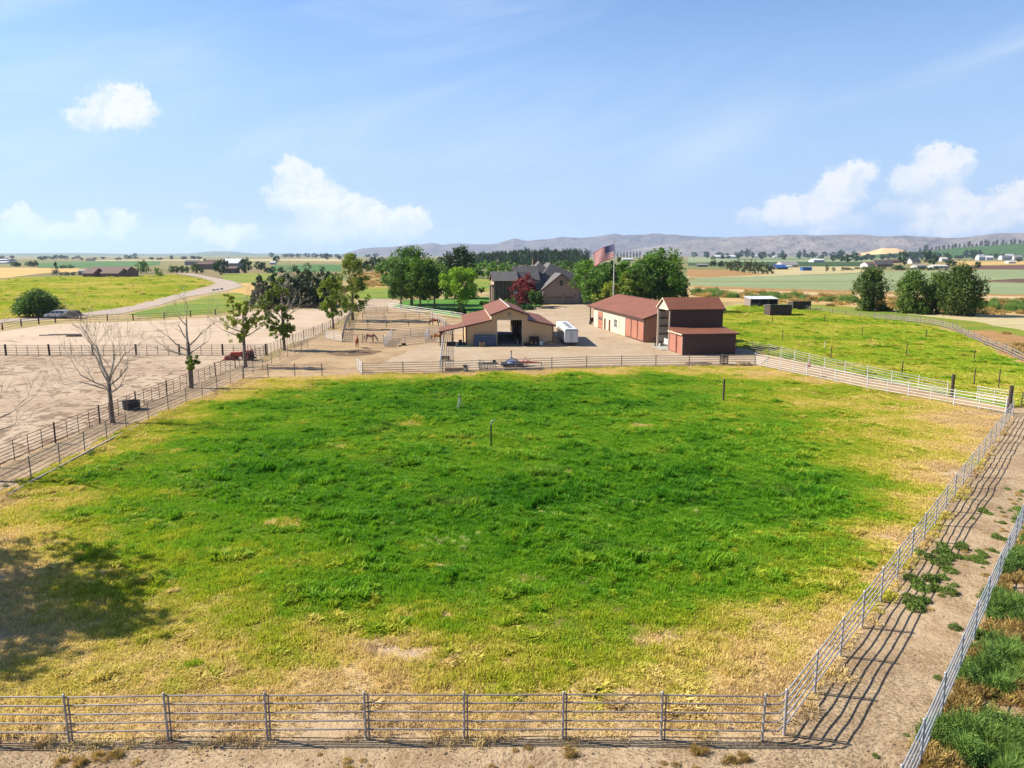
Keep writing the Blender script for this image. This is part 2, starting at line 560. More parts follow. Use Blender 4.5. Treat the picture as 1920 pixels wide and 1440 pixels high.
# farmland: a patchwork of crops beyond, dry soil and stubble close by
gm = bpy.data.materials.new('farmland'); gm.use_nodes = True
t = NT(gm.node_tree); b = t.n['Principled BSDF']
co = t.new('ShaderNodeTexCoord').outputs['Object']
vo = t.new('ShaderNodeTexVoronoi', feature='F1', distance='CHEBYCHEV')
t.put(vo.inputs['Vector'], t.vmath('MULTIPLY', co, (0.0022, 0.0032, 0))); vo.inputs['Scale'].default_value = 1.0
cell = t.ramp(t.sep(vo.outputs['Color'])[0], [(0.0, (.07, .13, .03)), (0.22, (.36, .27, .12)), (0.4, (.11, .17, .05)), (0.55, (.40, .31, .15)), (0.7, (.16, .21, .08)), (0.85, (.28, .20, .11)), (1.0, (.05, .10, .02))])
fine = t.noise(co, 0.05, 6, 0.65)
cell = t.mix(t.mapr(fine, 0.3, 0.75), cell, K((.20, .18, .07)))
n1 = t.noise(co, 0.12, 6, 0.65)
near = t.mix(t.mapr(n1, 0.38, 0.62), K((.46, .33, .17)), K((.30, .25, .09)))
dist = t.vmath('LENGTH', co)
t.put(b.inputs['Base Color'], t.mix(t.mapr(dist, 380, 520), near, cell))
b.inputs['Roughness'].default_value = 0.95; b.inputs['Specular IOR Level'].default_value = 0.1
t.put(b.inputs['Normal'], t.bump(t.noise(co, 1.5, 5, 0.7), 1.0, 0.12))
GS = 15600
gv = [(x, y, -.16 if -130 < x < 64 and -20 < y < 106 else 0.0) for y in (-GS, -40, -10, 60, 100, 106, GS) for x in (-GS, -140, -125, 0, 58, 66, GS)]
ground = MB().add(gv, [(j * 7 + i, j * 7 + i + 1, j * 7 + i + 8, j * 7 + i + 7) for j in range(6) for i in range(6)]).build('ground', gm)
ground['label'] = "flat farmland spreading to the horizon under everything"
struct(ground)

M_dirt = soilmat('bare_dirt', (.47, .35, .22), (.33, .225, .13), (.50, .38, .25), 0.5, 2.2, 0.7, 0.13, speck=0.6, bs=4.0, lines=0.35, linecol=(.30, .20, .12), linescale=0.16)
M_sand = soilmat('arena_sand', (.52, .405, .295), (.45, .34, .24), (.55, .435, .325), 0.05, 0.6, 0.5, 0.16, lines=0.75, linecol=(.22, .145, .09), bs=1.0, stretch=(.8, 1.1, 1), linescale=0.022)
M_hoof = soilmat('trodden_sand', (.48, .37, .265), (.38, .275, .185), (.52, .41, .30), 0.09, 0.9, 1.0, 0.25, lines=0.35, linecol=(.24, .16, .10), bs=1.3, stretch=(.95, 1.0, 1), speck=0.85, speckscale=0.7, speckcol=(.20, .13, .08))
M_yard = soilmat('yard_gravel', (.43, .335, .235), (.37, .27, .165), (.47, .38, .285), 0.10, 0.9, 0.45, 0.10, lines=0.55, linecol=(.26, .185, .12), bs=2.5, linescale=0.035)
M_corral = soilmat('corral_dirt', (.43, .305, .17), (.32, .21, .115), (.47, .355, .22), 0.16, 1.2, 0.5, 0.12, bs=2.0, speck=0.35)
M_road = soilmat('road_gravel', (.42, .34, .28), (.35, .28, .22), (.46, .39, .33), 0.15, 1.0, 0.3, 0.06, stretch=(1, 1, 1))
M_drive = soilmat('drive_gravel', (.44, .345, .25), (.37, .28, .19), (.47, .39, .30), 0.08, 0.7, 0.2, 0.05)
M_lawn = soilmat('lawn_turf', (.07, .20, .02), (.10, .24, .025), (.05, .15, .015), 0.1, 1.5, 0.5, 0.12)
M_meadow = soilmat('meadow_grass', (.30, .27, .022), (.16, .21, .02), (.37, .29, .04), 0.045, 0.42, 1.6, 0.5, stretch=(.5, 1.1, 1), bs=0.7)
M_meadow2 = soilmat('pasture_strip', (.13, .22, .02), (.27, .26, .03), (.20, .26, .03), 0.05, 0.5, 1.0, 0.35, bs=1.0)
M_rightf = soilmat('hill_pasture', (.18, .34, .022), (.36, .38, .035), (.25, .37, .03), 0.05, 0.6, 1.0, 0.28, stretch=(.6, 1.3, 1), bs=1.4)
M_wheat = soilmat('ripe_wheat', (.55, .36, .12), (.47, .30, .09), (.60, .42, .17), 0.02, 0.4, 0.3, 0.2)
M_straw = soilmat('dry_grass', (.52, .36, .15), (.38, .24, .09), (.60, .45, .22), 0.06, 0.5, 1.0, 0.4, stretch=(.35, 1.2, 1), bs=0.8)
M_rust = soilmat('rust_grass', (.38, .20, .08), (.26, .17, .06), (.48, .30, .12), 0.06, 0.4, 1.0, 0.4, stretch=(.4, 1.2, 1), bs=0.7)
M_sage = soilmat('sage_crop', (.22, .27, .13), (.27, .31, .16), (.18, .24, .11), 0.012, 0.25, 0.3, 0.2, stretch=(.3, 1, 1))
M_crop = soilmat('green_crop', (.07, .17, .04), (.05, .14, .03), (.10, .19, .05), 0.01, 0.15, 0.3, 0.2)
M_dark = soilmat('dark_crop', (.035, .075, .02), (.05, .10, .03), (.03, .06, .02), 0.012, 0.2, 0.6, 0.6)
M_plough = soilmat('ploughed_soil', (.15, .085, .06), (.11, .06, .045), (.18, .11, .08), 0.01, 0.2, 0.4, 0.2)
M_scrub = soilmat('ditch_scrub', (.06, .11, .022), (.20, .17, .06), (.035, .075, .015), 0.09, 0.4, 1.6, 0.7, stretch=(.4, 1.2, 1), bs=0.6)
M_pale = soilmat('pale_stubble', (.48, .40, .22), (.38, .33, .15), (.55, .46, .28), 0.03, 0.3, 0.5, 0.25, stretch=(.5, 1.2, 1))
M_path = soilmat('farm_track', (.52, .40, .24), (.46, .34, .19), None, 0.1, 0.6, 0.2, 0.1)

PAST = [(-46, 20.3), (8.5, 20.75), (46.9, 67.5), (36.4, 89.5), (33.0, 98.6), (19.3, 97.6), (9.9, 96.6), (-8.8, 92.2), (-18.7, 91.0), (-23.46, 89.80), (-32.30, 87.43), (-33.2, 62), (-32.2, 47.5), (-31.6, 33), (-31.6, 26), (-46, 26)]

# how green the pasture stands, from bare soil (0) over straw (.35) and yellow green (.55) to lush (1)
GREEN = np.array([
    (-17.1, 20.0, 0.04), (-10.6, 20.0, 0.05), (-4.2, 20.0, 0.04), (2.3, 20.0, 0.05), (8.7, 20.0, 0.03), (-17.8, 21.0, 0.18), (-13.6, 21.0, 0.22), (-9.4, 21.0, 0.17),
    (-6.0, 21.0, 0.14), (-2.7, 21.0, 0.20), (0.7, 21.0, 0.17), (4.0, 21.0, 0.20), (7.4, 21.0, 0.20), (-16.8, 22.0, 0.29), (-11.6, 22.0, 0.32), (-6.3, 22.0, 0.28),
    (-1.1, 22.0, 0.29), (2.5, 22.0, 0.35), (5.1, 22.0, 0.38), (7.7, 22.0, 0.30), (-18.9, 23.7, 0.31), (-15.2, 23.7, 0.36), (-10.5, 23.7, 0.36), (-6.7, 23.7, 0.38),
    (-3.0, 23.7, 0.41), (-0.2, 23.7, 0.45), (2.6, 23.7, 0.43), (6.4, 23.7, 0.38), (9.2, 23.7, 0.32), (-19.3, 25.6, 0.31), (-16.9, 25.6, 0.39), (-13.7, 25.6, 0.37),
    (-11.3, 25.6, 0.44), (-7.2, 25.6, 0.50), (-3.2, 25.6, 0.49), (0.8, 25.6, 0.53), (3.8, 25.6, 0.55), (6.8, 25.6, 0.47), (9.9, 25.6, 0.40), (11.7, 25.6, 0.28),
    (-21.1, 28.3, 0.30), (-18.3, 28.3, 0.39), (-15.6, 28.3, 0.48), (-12.3, 28.3, 0.58), (-9.0, 28.3, 0.61), (-5.7, 28.3, 0.67), (-2.4, 28.3, 0.61), (0.9, 28.3, 0.60),
    (4.2, 28.3, 0.65), (7.5, 28.3, 0.61), (10.8, 28.3, 0.51), (13.2, 28.3, 0.40), (14.3, 28.3, 0.25), (-23.6, 31.8, 0.29), (-21.1, 31.8, 0.45), (-17.4, 31.8, 0.58),
    (-13.8, 31.8, 0.60), (-10.1, 31.8, 0.66), (-6.4, 31.8, 0.80), (-2.7, 31.8, 0.84), (1.0, 31.8, 0.80), (4.7, 31.8, 0.80), (8.3, 31.8, 0.74), (12.0, 31.8, 0.68),
    (15.2, 31.8, 0.52), (16.9, 31.8, 0.28), (-26.6, 36.3, 0.32), (-23.8, 36.3, 0.50), (-19.7, 36.3, 0.65), (-15.5, 36.3, 0.77), (-11.4, 36.3, 0.82), (-7.2, 36.3, 0.90),
    (-3.0, 36.3, 0.92), (1.1, 36.3, 0.92), (5.3, 36.3, 0.90), (9.4, 36.3, 0.86), (13.6, 36.3, 0.80), (17.2, 36.3, 0.70), (19.4, 36.3, 0.40), (20.8, 36.3, 0.24),
    (-30.6, 42.0, 0.30), (-28.0, 42.0, 0.46), (-24.8, 42.0, 0.64), (-21.0, 42.0, 0.74), (-16.2, 42.0, 0.84), (-11.5, 42.0, 0.92), (-5.1, 42.0, 0.96), (1.3, 42.0, 1.00),
    (7.6, 42.0, 0.98), (14.0, 42.0, 0.92), (18.5, 42.0, 0.86), (21.3, 42.0, 0.70), (22.9, 42.0, 0.42), (25.0, 42.0, 0.22), (-34.3, 48.5, 0.26), (-31.0, 48.5, 0.52),
    (-27.7, 48.5, 0.74), (-23.3, 48.5, 0.84), (-16.8, 48.5, 0.92), (-9.5, 48.5, 0.94), (-2.2, 48.5, 0.92), (5.1, 48.5, 0.94), (12.4, 48.5, 0.92), (19.7, 48.5, 0.88),
    (24.1, 48.5, 0.78), (25.5, 48.5, 0.48), (27.7, 48.5, 0.28), (30.3, 48.5, 0.18), (-33.2, 55.6, 0.32), (-29.9, 55.6, 0.60), (-26.1, 55.6, 0.76), (-19.9, 55.6, 0.86),
    (-12.9, 55.6, 0.84), (-6.6, 55.6, 0.76), (-0.4, 55.6, 0.74), (5.8, 55.6, 0.80), (14.1, 55.6, 0.84), (20.3, 55.6, 0.80), (25.7, 55.6, 0.66), (29.1, 55.6, 0.54),
    (32.4, 55.6, 0.44), (35.3, 55.6, 0.20), (-34.5, 62.8, 0.30), (-31.3, 62.8, 0.56), (-27.5, 62.8, 0.74), (-22.4, 62.8, 0.84), (-15.9, 62.8, 0.84), (-9.3, 62.8, 0.80),
    (-2.8, 62.8, 0.78), (4.2, 62.8, 0.80), (13.5, 62.8, 0.82), (20.5, 62.8, 0.74), (26.1, 62.8, 0.62), (30.8, 62.8, 0.57), (35.5, 62.8, 0.46), (39.2, 62.8, 0.28),
    (41.5, 62.8, 0.18), (-34.5, 70.8, 0.28), (-30.9, 70.8, 0.55), (-26.7, 70.8, 0.80), (-20.9, 70.8, 0.88), (-13.6, 70.8, 0.88), (-5.8, 70.8, 0.90), (2.1, 70.8, 0.90),
    (9.9, 70.8, 0.88), (17.8, 70.8, 0.80), (24.1, 70.8, 0.68), (29.8, 70.8, 0.58), (35.6, 70.8, 0.52), (40.8, 70.8, 0.43), (45.5, 70.8, 0.25), (-33.3, 77.8, 0.26),
    (-29.2, 77.8, 0.50), (-24.7, 77.8, 0.78), (-17.8, 77.8, 0.88), (-9.2, 77.8, 0.92), (-0.6, 77.8, 0.92), (8.0, 77.8, 0.90), (16.6, 77.8, 0.84), (25.2, 77.8, 0.68),
    (32.1, 77.8, 0.54), (37.9, 77.8, 0.50), (43.6, 77.8, 0.38), (-31.7, 84.5, 0.24), (-26.1, 84.5, 0.36), (-21.7, 84.5, 0.62), (-16.1, 84.5, 0.76), (-8.7, 84.5, 0.84),
    (-0.6, 84.5, 0.90), (8.7, 84.5, 0.90), (18.0, 84.5, 0.84), (26.1, 84.5, 0.66), (32.3, 84.5, 0.56), (38.5, 84.5, 0.50), (-26.1, 89.0, 0.24), (-20.9, 89.0, 0.30),
    (-15.7, 89.0, 0.42), (-9.2, 89.0, 0.56), (-1.3, 89.0, 0.72), (7.8, 89.0, 0.80), (17.0, 89.0, 0.74), (24.8, 89.0, 0.58), (31.4, 89.0, 0.46), (35.9, 89.0, 0.42),
    (-17.7, 92.7, 0.22), (-7.5, 92.7, 0.24), (2.7, 92.7, 0.28), (12.9, 92.7, 0.36), (23.1, 92.7, 0.36), (32.6, 92.7, 0.30),
])


# small worn patches where soil shows through the turf
BARE = [(*(-12.50, 39.12), .9), (*(-9.10, 63.86), 1.3), (*(-4.53, 28.66), .5), (*(-3.09, 28.75), .5), (*(-4.99, 26.07), .8), (*(-3.76, 25.46), .6), (*(-5.15, 35.78), .4), (*(-3.74, 33.60), .5), (*(0.98, 31.83), .5), (*(6.28, 34.89), .5), (*(3.96, 32.11), .5), (*(6.04, 26.58), .5), (*(-13.36, 55.92), .8), (*(11.20, 62.83), .8), (*(3.65, 48.54), .6), (*(-25.79, 54.81), .7), (*(-3.34, 55.92), .6)]


def greenness(x, y):
    x = np.asarray(x, float); y = np.asarray(y, float)
    w = np.zeros(x.shape); s = np.zeros(x.shape)
    for gx, gy, gv in GREEN:
        r = 1.5 + 0.03 * gy
        k = 1.0 / (((x - gx) ** 2 + (y - gy) ** 2) / (r * r) + 0.12) ** 1.7
        w += k; s += k * gv
    g = s / w
    g = g + 0.10 * vn(x / 6.0, y / 4.5, 11) + 0.09 * vn(x / 2.2, y / 1.7, 12) + 0.05 * vn(x / 0.8, y / 0.8, 13)
    for bx, by, br in BARE:
        g = g - 0.75 * np.exp(-((x - bx) ** 2 + (y - by) ** 2 * 1.6) / (br * br)) * (0.7 + 0.5 * vn(x / 0.5, y / 0.5, 14))
    return np.clip(g, 0, 1.1)


def greenramp(t, g):
    return t.ramp(g, [(0.0, (.66, .49, .30)), (0.16, (.84, .62, .31)), (0.30, (.97, .74, .30)), (0.42, (.84, .71, .14)), (0.54, (.54, .60, .034)), (0.68, (.29, .52, .022)), (0.82, (.20, .46, .015)), (1.0, (.085, .30, .011))])


pm = bpy.data.materials.new('pasture_soil'); pm.use_nodes = True
t = NT(pm.node_tree); b = t.n['Principled BSDF']
co = t.new('ShaderNodeTexCoord').outputs['Object']
ga = t.new('ShaderNodeAttribute', attribute_name='green').outputs['Fac']
ga = t.math('ADD', ga, t.math('MULTIPLY', t.math('SUBTRACT', t.noise(co, 1.3, 5, 0.7), 0.5), 0.25))
c = t.ramp(ga, [(0.0, (.50, .37, .25)), (0.22, (.54, .39, .22)), (0.38, (.56, .39, .15)), (0.55, (.30, .26, .06)), (0.8, (.09, .12, .02)), (1.0, (.03, .06, .010))])
c = t.mix(t.math('MULTIPLY', t.mapr(t.noise(co, 7.0, 3, 0.5), 0.6, 0.7), 0.45), c, K((.16, .11, .06)))
t.put(b.inputs['Base Color'], c)
b.inputs['Roughness'].default_value = 0.95; b.inputs['Specular IOR Level'].default_value = 0.1
t.put(b.inputs['Normal'], t.bump(t.noise(co, 5.0, 6, 0.7), 1.0, 0.10))
relief_sheet('pasture', "large fenced pasture in front, green in the middle and straw-coloured at its edges", PAST, 0.4, 0.008, pm, greenness)
relief_sheet('dirt', "bare pale dirt outside the front and side pasture fences", [(-36.9, 8), (34, 8), (62, 40), (62, 76), (47.5, 70), (38.5, 92), (36, 104), (-36.9, 104)], 0.3, -0.02, M_dirt)

field('arena', "pale sandy riding arena behind the cross fence", [(-135, 109.6), (-36.9, 109.6), (-37.2, 125), (-36.10, 134.19), (-39.41, 170.06), (-42.23, 196.12), (-53.55, 205.95), (-68.68, 198.01), (-71.39, 177.44), (-79.64, 168.66), (-95.07, 161.97), (-100.20, 155.78), (-100.16, 143.68), (-100.16, 127.43)], 0.05, M_sand)
field('trodden_arena', "hoof-marked sandy paddock in front of the cross fence", [(-122, 20), (-36.9, 20), (-36.9, 109.6), (-122, 109.6)], -0.02, M_hoof)
field('yard', "tan gravel yard round the barn and the brown workshop", [(-18.43, 96.77), (-8.8, 93.2), (9.9, 97.7), (19.3, 98.6), (34, 99.6), (38.2, 108), (37, 117), (33, 122), (40, 160), (18.5, 167), (31.78, 199.94), (21.00, 223.89), (7.82, 216.81), (3.58, 198.01), (0.00, 182.17), (-13.95, 147.86), (-14.37, 127.43)], 0.10, M_yard, 4, 0.12, 3)
field('fenced_lane', "narrow trodden dirt lane between the two white fences", [(34.2, 99.7), (36.6, 91.5), (47.6, 69.4), (48.4, 71.8), (41.2, 95), (38.6, 108.3)], 0.10, M_corral, 3, 0.1, 31)
field('manure_patch', "dark damp trodden patch below the chestnut horse", [(-28.11, 110.66), (-26.56, 113.79), (-24.65, 115.75), (-22.24, 115.09), (-20.14, 113.15), (-20.89, 110.05), (-23.09, 108.27), (-25.30, 108.27)], 0.13, soilmat('dark_manure', (.17, .105, .06), (.27, .18, .105), (.12, .075, .04), .4, 2, 1.2, .25), 1.2, 0.22, 32)
field('corral_ground', "brown trodden dirt inside the horse pens", [(-33, 88.6), (-23.46, 89.80), (-18.70, 91.03), (-9.38, 92.72), (-11.72, 122.79), (-11.33, 170.06), (-34.66, 205.95), (-40.97, 210.16), (-36.5, 168), (-36.2, 125)], 0.06, M_corral, 4, 0.1, 4)
field('driveway', "pale gravel drive curving past the house lawn", [(-43.64, 198.01), (-34.32, 203.91), (-21.09, 182.17), (-31.37, 228.86), (-40.72, 251.17), (-47.63, 254.26), (-50.36, 236.75)], 0.12, M_drive, 3, 0.1, 5)
field('lawn', "mown green lawn under the trees before the house", [(-34.49, 212.33), (-23.11, 199.94), (-11.52, 172.94), (-3.76, 172.94), (3.61, 199.94), (9.27, 221.48), (7.15, 248.15), (-6.74, 267.43), (-18.32, 254.26), (-35.35, 245.20)], 0.16, M_lawn, 3, 0.25, 6)
field('house_lawn', "bright green grass strip behind the lawn trees", [(-17.17, 298.28), (-7.73, 307.13), (-11.19, 445.47), (-26.20, 487.14)], 0.1, M_meadow2, 6, 0.3, 7)
field('meadow', "big yellow-green meadow beyond the arena", [(-136.26, 119.87), (-118.22, 170.06), (-113.99, 182.17), (-110.63, 188.89), (-110.78, 210.16), (-127.89, 282.02), (-156.33, 387.41), (-205.39, 487.14), (-264.91, 582.32), (-278.64, 551.54), (-324.79, 523.85), (-337.02, 511.01), (-313.46, 455.21), (-402.19, 337.10)], 0.05, M_meadow, 8, 0.8, 8)
field('meadow_strip', "green grass strip between the lane and the arena", [(-96.58, 185.47), (-84.03, 175.91), (-75.94, 188.89), (-72.11, 208.04), (-87.94, 254.26), (-108.37, 298.28), (-112.17, 278.23), (-102.87, 226.35), (-99.67, 199.94)], 0.06, M_meadow2, 6, 0.4, 9)
field('lane_verge', "dry pale verge beside the bend of the gravel lane", [(-117.08, 307.13), (-92.45, 267.43), (-103.13, 311.75), (-138.08, 402.40), (-143.97, 394.76), (-124.68, 348.42)], 0.08, M_wheat, 5, 0.4, 10)
field('far_meadow', "olive meadow past the bend of the lane", [(-162.22, 418.60), (-132.96, 387.41), (-127.10, 402.40), (-188.80, 599.02), (-216.44, 616.71), (-227.36, 582.32)], 0.07, M_meadow2, 6, 0.5, 11)
field('road', "grey-brown gravel lane curving between the meadows", [(-116.85, 127.43), (-112.68, 161.97), (-108.98, 170.06), (-104.01, 177.44), (-99.70, 188.89), (-103.77, 214.55), (-116.00, 264.01), (-120.63, 316.52), (-128.57, 354.36), (-156.21, 418.60), (-193.86, 487.14), (-257.46, 599.02), (-278.28, 616.71), (-215.40, 511.01), (-167.63, 418.60), (-145.55, 360.52), (-127.89, 282.02), (-110.78, 210.16), (-110.63, 188.89), (-113.99, 182.17), (-119.19, 171.49), (-127.91, 139.73)], 0.12, M_road, 5, 0.15, 12)
field('wheat_field', "golden ripe wheat field at far left", [(-408.56, 418.60), (-327.71, 476.01), (-352.37, 537.34), (-392.29, 635.46), (-517.74, 839.50), (-563.07, 874.57), (-600.60, 874.57), (-729.38, 749.33)], 0.12, M_wheat, 20, 1.5, 13)
field('wheat_strip', "strip of golden stubble beside the brown ranch house", [(-392.29, 635.46), (-368.62, 635.46), (-486.50, 839.50), (-497.84, 807.14)], 0.14, M_wheat, 20, 1.5, 14)
field('green_crop', "dark green crop field beyond the ranch house", [(-556.81, 874.57), (-506.76, 874.57), (-477.72, 954.25), (-521.48, 1105.20), (-825.26, 1750.51), (-962.80, 1750.51), (-888.52, 1400.28)], 0.2, M_crop)
field('green_crop', "bright green crop field behind the dark conifers", [(-209.34, 635.46), (-155.02, 676.61), (-252.84, 1105.20), (-300.23, 1166.68), (-337.79, 1049.85)], 0.2, M_crop)
field('stubble', "pale straw-coloured strip along the left skyline", [(-1104.75, 1909.64), (-545.56, 1909.64), (-400.12, 1750.51), (-685.25, 2999.75), (-993.37, 2625.24), (-1266.48, 2333.80)], 0.25, M_pale)
field('bank', "golden dry bank seen between the driveway trees", [(-75.11, 348.42), (-48.46, 337.10), (-93.86, 655.39), (-125.95, 676.61), (-130.87, 599.02)], 0.1, M_straw, 8, 0.8, 15)
field('bank_grass', "green strip below the golden dry bank", [(-56.79, 254.26), (-36.64, 254.26), (-48.46, 337.10), (-76.36, 348.42)], 0.12, M_meadow2, 6, 0.6, 16)

field('hill_pasture', "bright green pasture on the right beyond the white fences", [(35.24, 127.43), (48.8, 71.5), (62, 76), (90, 85), (68.39, 96.77), (74.30, 113.15), (84.13, 137.83), (87.45, 154.60), (86.20, 170.06), (81.95, 188.89), (80.54, 214.55), (78.38, 226.35), (67.12, 221.48), (45.61, 185.47)], 0.04, M_rightf, 4, 0.15, 17)
field('hill_pasture', "olive upper strip of the right pasture past the wire fence", [(79.24, 228.86), (81.37, 216.81), (82.70, 190.65), (86.91, 171.49), (88.11, 155.78), (90.79, 148.95), (89.49, 127.43), (100.68, 143.68), (105.41, 167.27), (101.90, 180.57), (99.21, 196.12), (97.02, 216.81), (88.18, 226.35)], 0.06, M_meadow2, 4, 0.4, 18)
field('pale_field', "pale dry field right of the poplar clumps", [(100.16, 187.17), (104.56, 165.92), (99.51, 134.19), (124.27, 127.43), (170.60, 175.91), (126.51, 182.17), (112.67, 185.47)], 0.08, M_pale, 5, 0.4, 19)
field('gully', "rust-coloured dry gully behind the curving plank fence", [(89.93, 145.74), (79.62, 123.54), (73.54, 108.27), (69.03, 92.29), (83.92, 92.29), (119.42, 132.43), (93.42, 132.43), (95.22, 145.74)], 0.1, M_rust, 4, 0.5, 20)
field('ditch_bank', "shaggy olive ditch bank beyond the sheds", [(58.04, 236.75), (80.12, 231.44), (88.18, 226.35), (97.12, 210.16), (101.07, 188.89), (127.63, 183.81), (173.55, 178.99), (287.56, 298.28), (197.55, 285.92), (141.38, 307.13), (114.45, 331.71), (88.06, 360.52)], 0.04, M_straw, 6, 0.8, 21)
field('scrub_strip', "dark green scrub along the ditch", [(67.20, 274.54), (72.22, 267.43), (85.84, 248.15), (102.43, 236.75), (108.50, 231.44), (113.58, 254.26), (100.15, 267.43), (96.14, 278.23), (81.55, 298.28), (74.02, 302.64)], 0.10, M_scrub, 4, 1.2, 22)
field('scrub_strip', "dark green scrub right of the poplars along the ditch", [(126.67, 203.91), (134.93, 192.44), (179.74, 185.47), (209.70, 216.81), (163.88, 236.75), (153.68, 239.50)], 0.10, M_scrub, 4, 1.2, 23)
field('dirt_track', "pale sandy track running below the sage green field", [(78.57, 321.42), (101.56, 294.05), (123.26, 267.43), (175.87, 254.26), (224.43, 251.17), (235.79, 264.01), (182.55, 264.01), (129.92, 282.02), (106.04, 307.13), (82.38, 337.10)], 0.14, M_path)
field('rust_strip', "rust-brown grass strip above the sandy track", [(82.38, 337.10), (107.62, 311.75), (133.53, 289.93), (187.29, 270.94), (254.81, 264.01), (275.75, 285.92), (200.29, 289.93), (143.49, 311.75), (114.45, 331.71), (89.60, 366.89)], 0.12, M_rust, 5, 1.0, 24)
field('sage_field', "pale sage green crop field, the nearer strip", [(86.96, 366.89), (114.45, 331.71), (143.49, 311.75), (192.28, 278.23), (258.08, 267.43), (402.55, 418.60), (277.31, 402.40), (198.27, 418.60), (97.19, 410.34)], 0.16, M_sage)
field('sage_field', "pale sage green crop field, the farther strip", [(99.14, 418.60), (202.32, 427.19), (288.39, 418.60), (410.76, 427.19), (745.25, 777.17), (533.91, 777.17), (329.42, 676.61), (274.62, 599.02), (180.23, 523.85), (119.48, 476.01)], 0.16, M_sage)
field('straw_strip', "pale straw strip above the sage green field", [(112.65, 476.01), (180.23, 523.85), (282.70, 616.71), (340.39, 699.23), (464.07, 954.25), (348.06, 954.25), (240.28, 699.23), (145.76, 616.71)], 0.17, M_pale, 10, 1.0, 25)
field('brown_plot', "brown plot left of the olive trees", [(115.27, 487.14), (132.32, 498.79), (169.45, 537.34), (200.25, 582.32), (214.52, 749.33), (183.53, 777.17)], 0.2, M_rust, 8, 1, 26)
field('ploughed_field', "dark brown ploughed field below the white farmhouses", [(479.35, 807.14), (517.54, 749.33), (693.88, 723.42), (1058.77, 1105.20), (762.47, 1105.20), (607.69, 999.78)], 0.25, M_plough)
field('ploughed_patch', "small brown ploughed wedge at far right", [(269.75, 427.19), (272.08, 394.76), (344.92, 387.41), (404.89, 455.21), (315.42, 465.38)], 0.24, M_plough)
field('gold_strip', "golden strip below the white farmhouses", [(623.04, 1049.85), (804.79, 1166.68), (1117.53, 1166.68), (1827.61, 1909.64), (1206.63, 1750.51), (1037.82, 1750.51)], 0.25, M_wheat)
field('dark_crop', "dark green crop band before the grey gable house", [(247.71, 1049.85), (343.17, 999.78), (486.16, 999.78), (784.94, 1615.83), (554.08, 1615.83), (330.19, 1400.28)], 0.22, M_dark)
field('mid_crop', "striped green crop fields in the middle distance", [(353.75, 1500.37), (850.26, 1750.51), (2262.14, 4661.55), (1097.80, 4661.55)], 0.22, M_sage)
field('crop_line', "thin dark green line across the striped crop fields", [(699.89, 2333.80), (1274.51, 2625.24), (1498.88, 3087.84), (839.56, 2800.04)], 0.4, M_dark)

kb = MB()
for (xa, ya), (xb, yb) in zip([(-31.4, 44), (-31.7, 47.5), (-32.1, 53), (-32.5, 58)], [(-31.7, 47.5), (-32.1, 53), (-32.5, 58), (-32.75, 63)]):
    d = Vector((xb - xa, yb - ya)); kb.obox(((xa + xb) / 2, (ya + yb) / 2, .04), (d.length + .02, .16, .24), math.atan2(d.y, d.x))
kbo = kb.build('kerb_strip', soilmat('pale_concrete', (.52, .45, .37), (.42, .35, .27), None, .8, 3, .3, .03)); kbo['label'] = "pale concrete edging below the grey lane fence"; struct(kbo)

# ---------------------------------------------------------------- grass, straw and weeds (uncountable: scattered with geometry nodes)


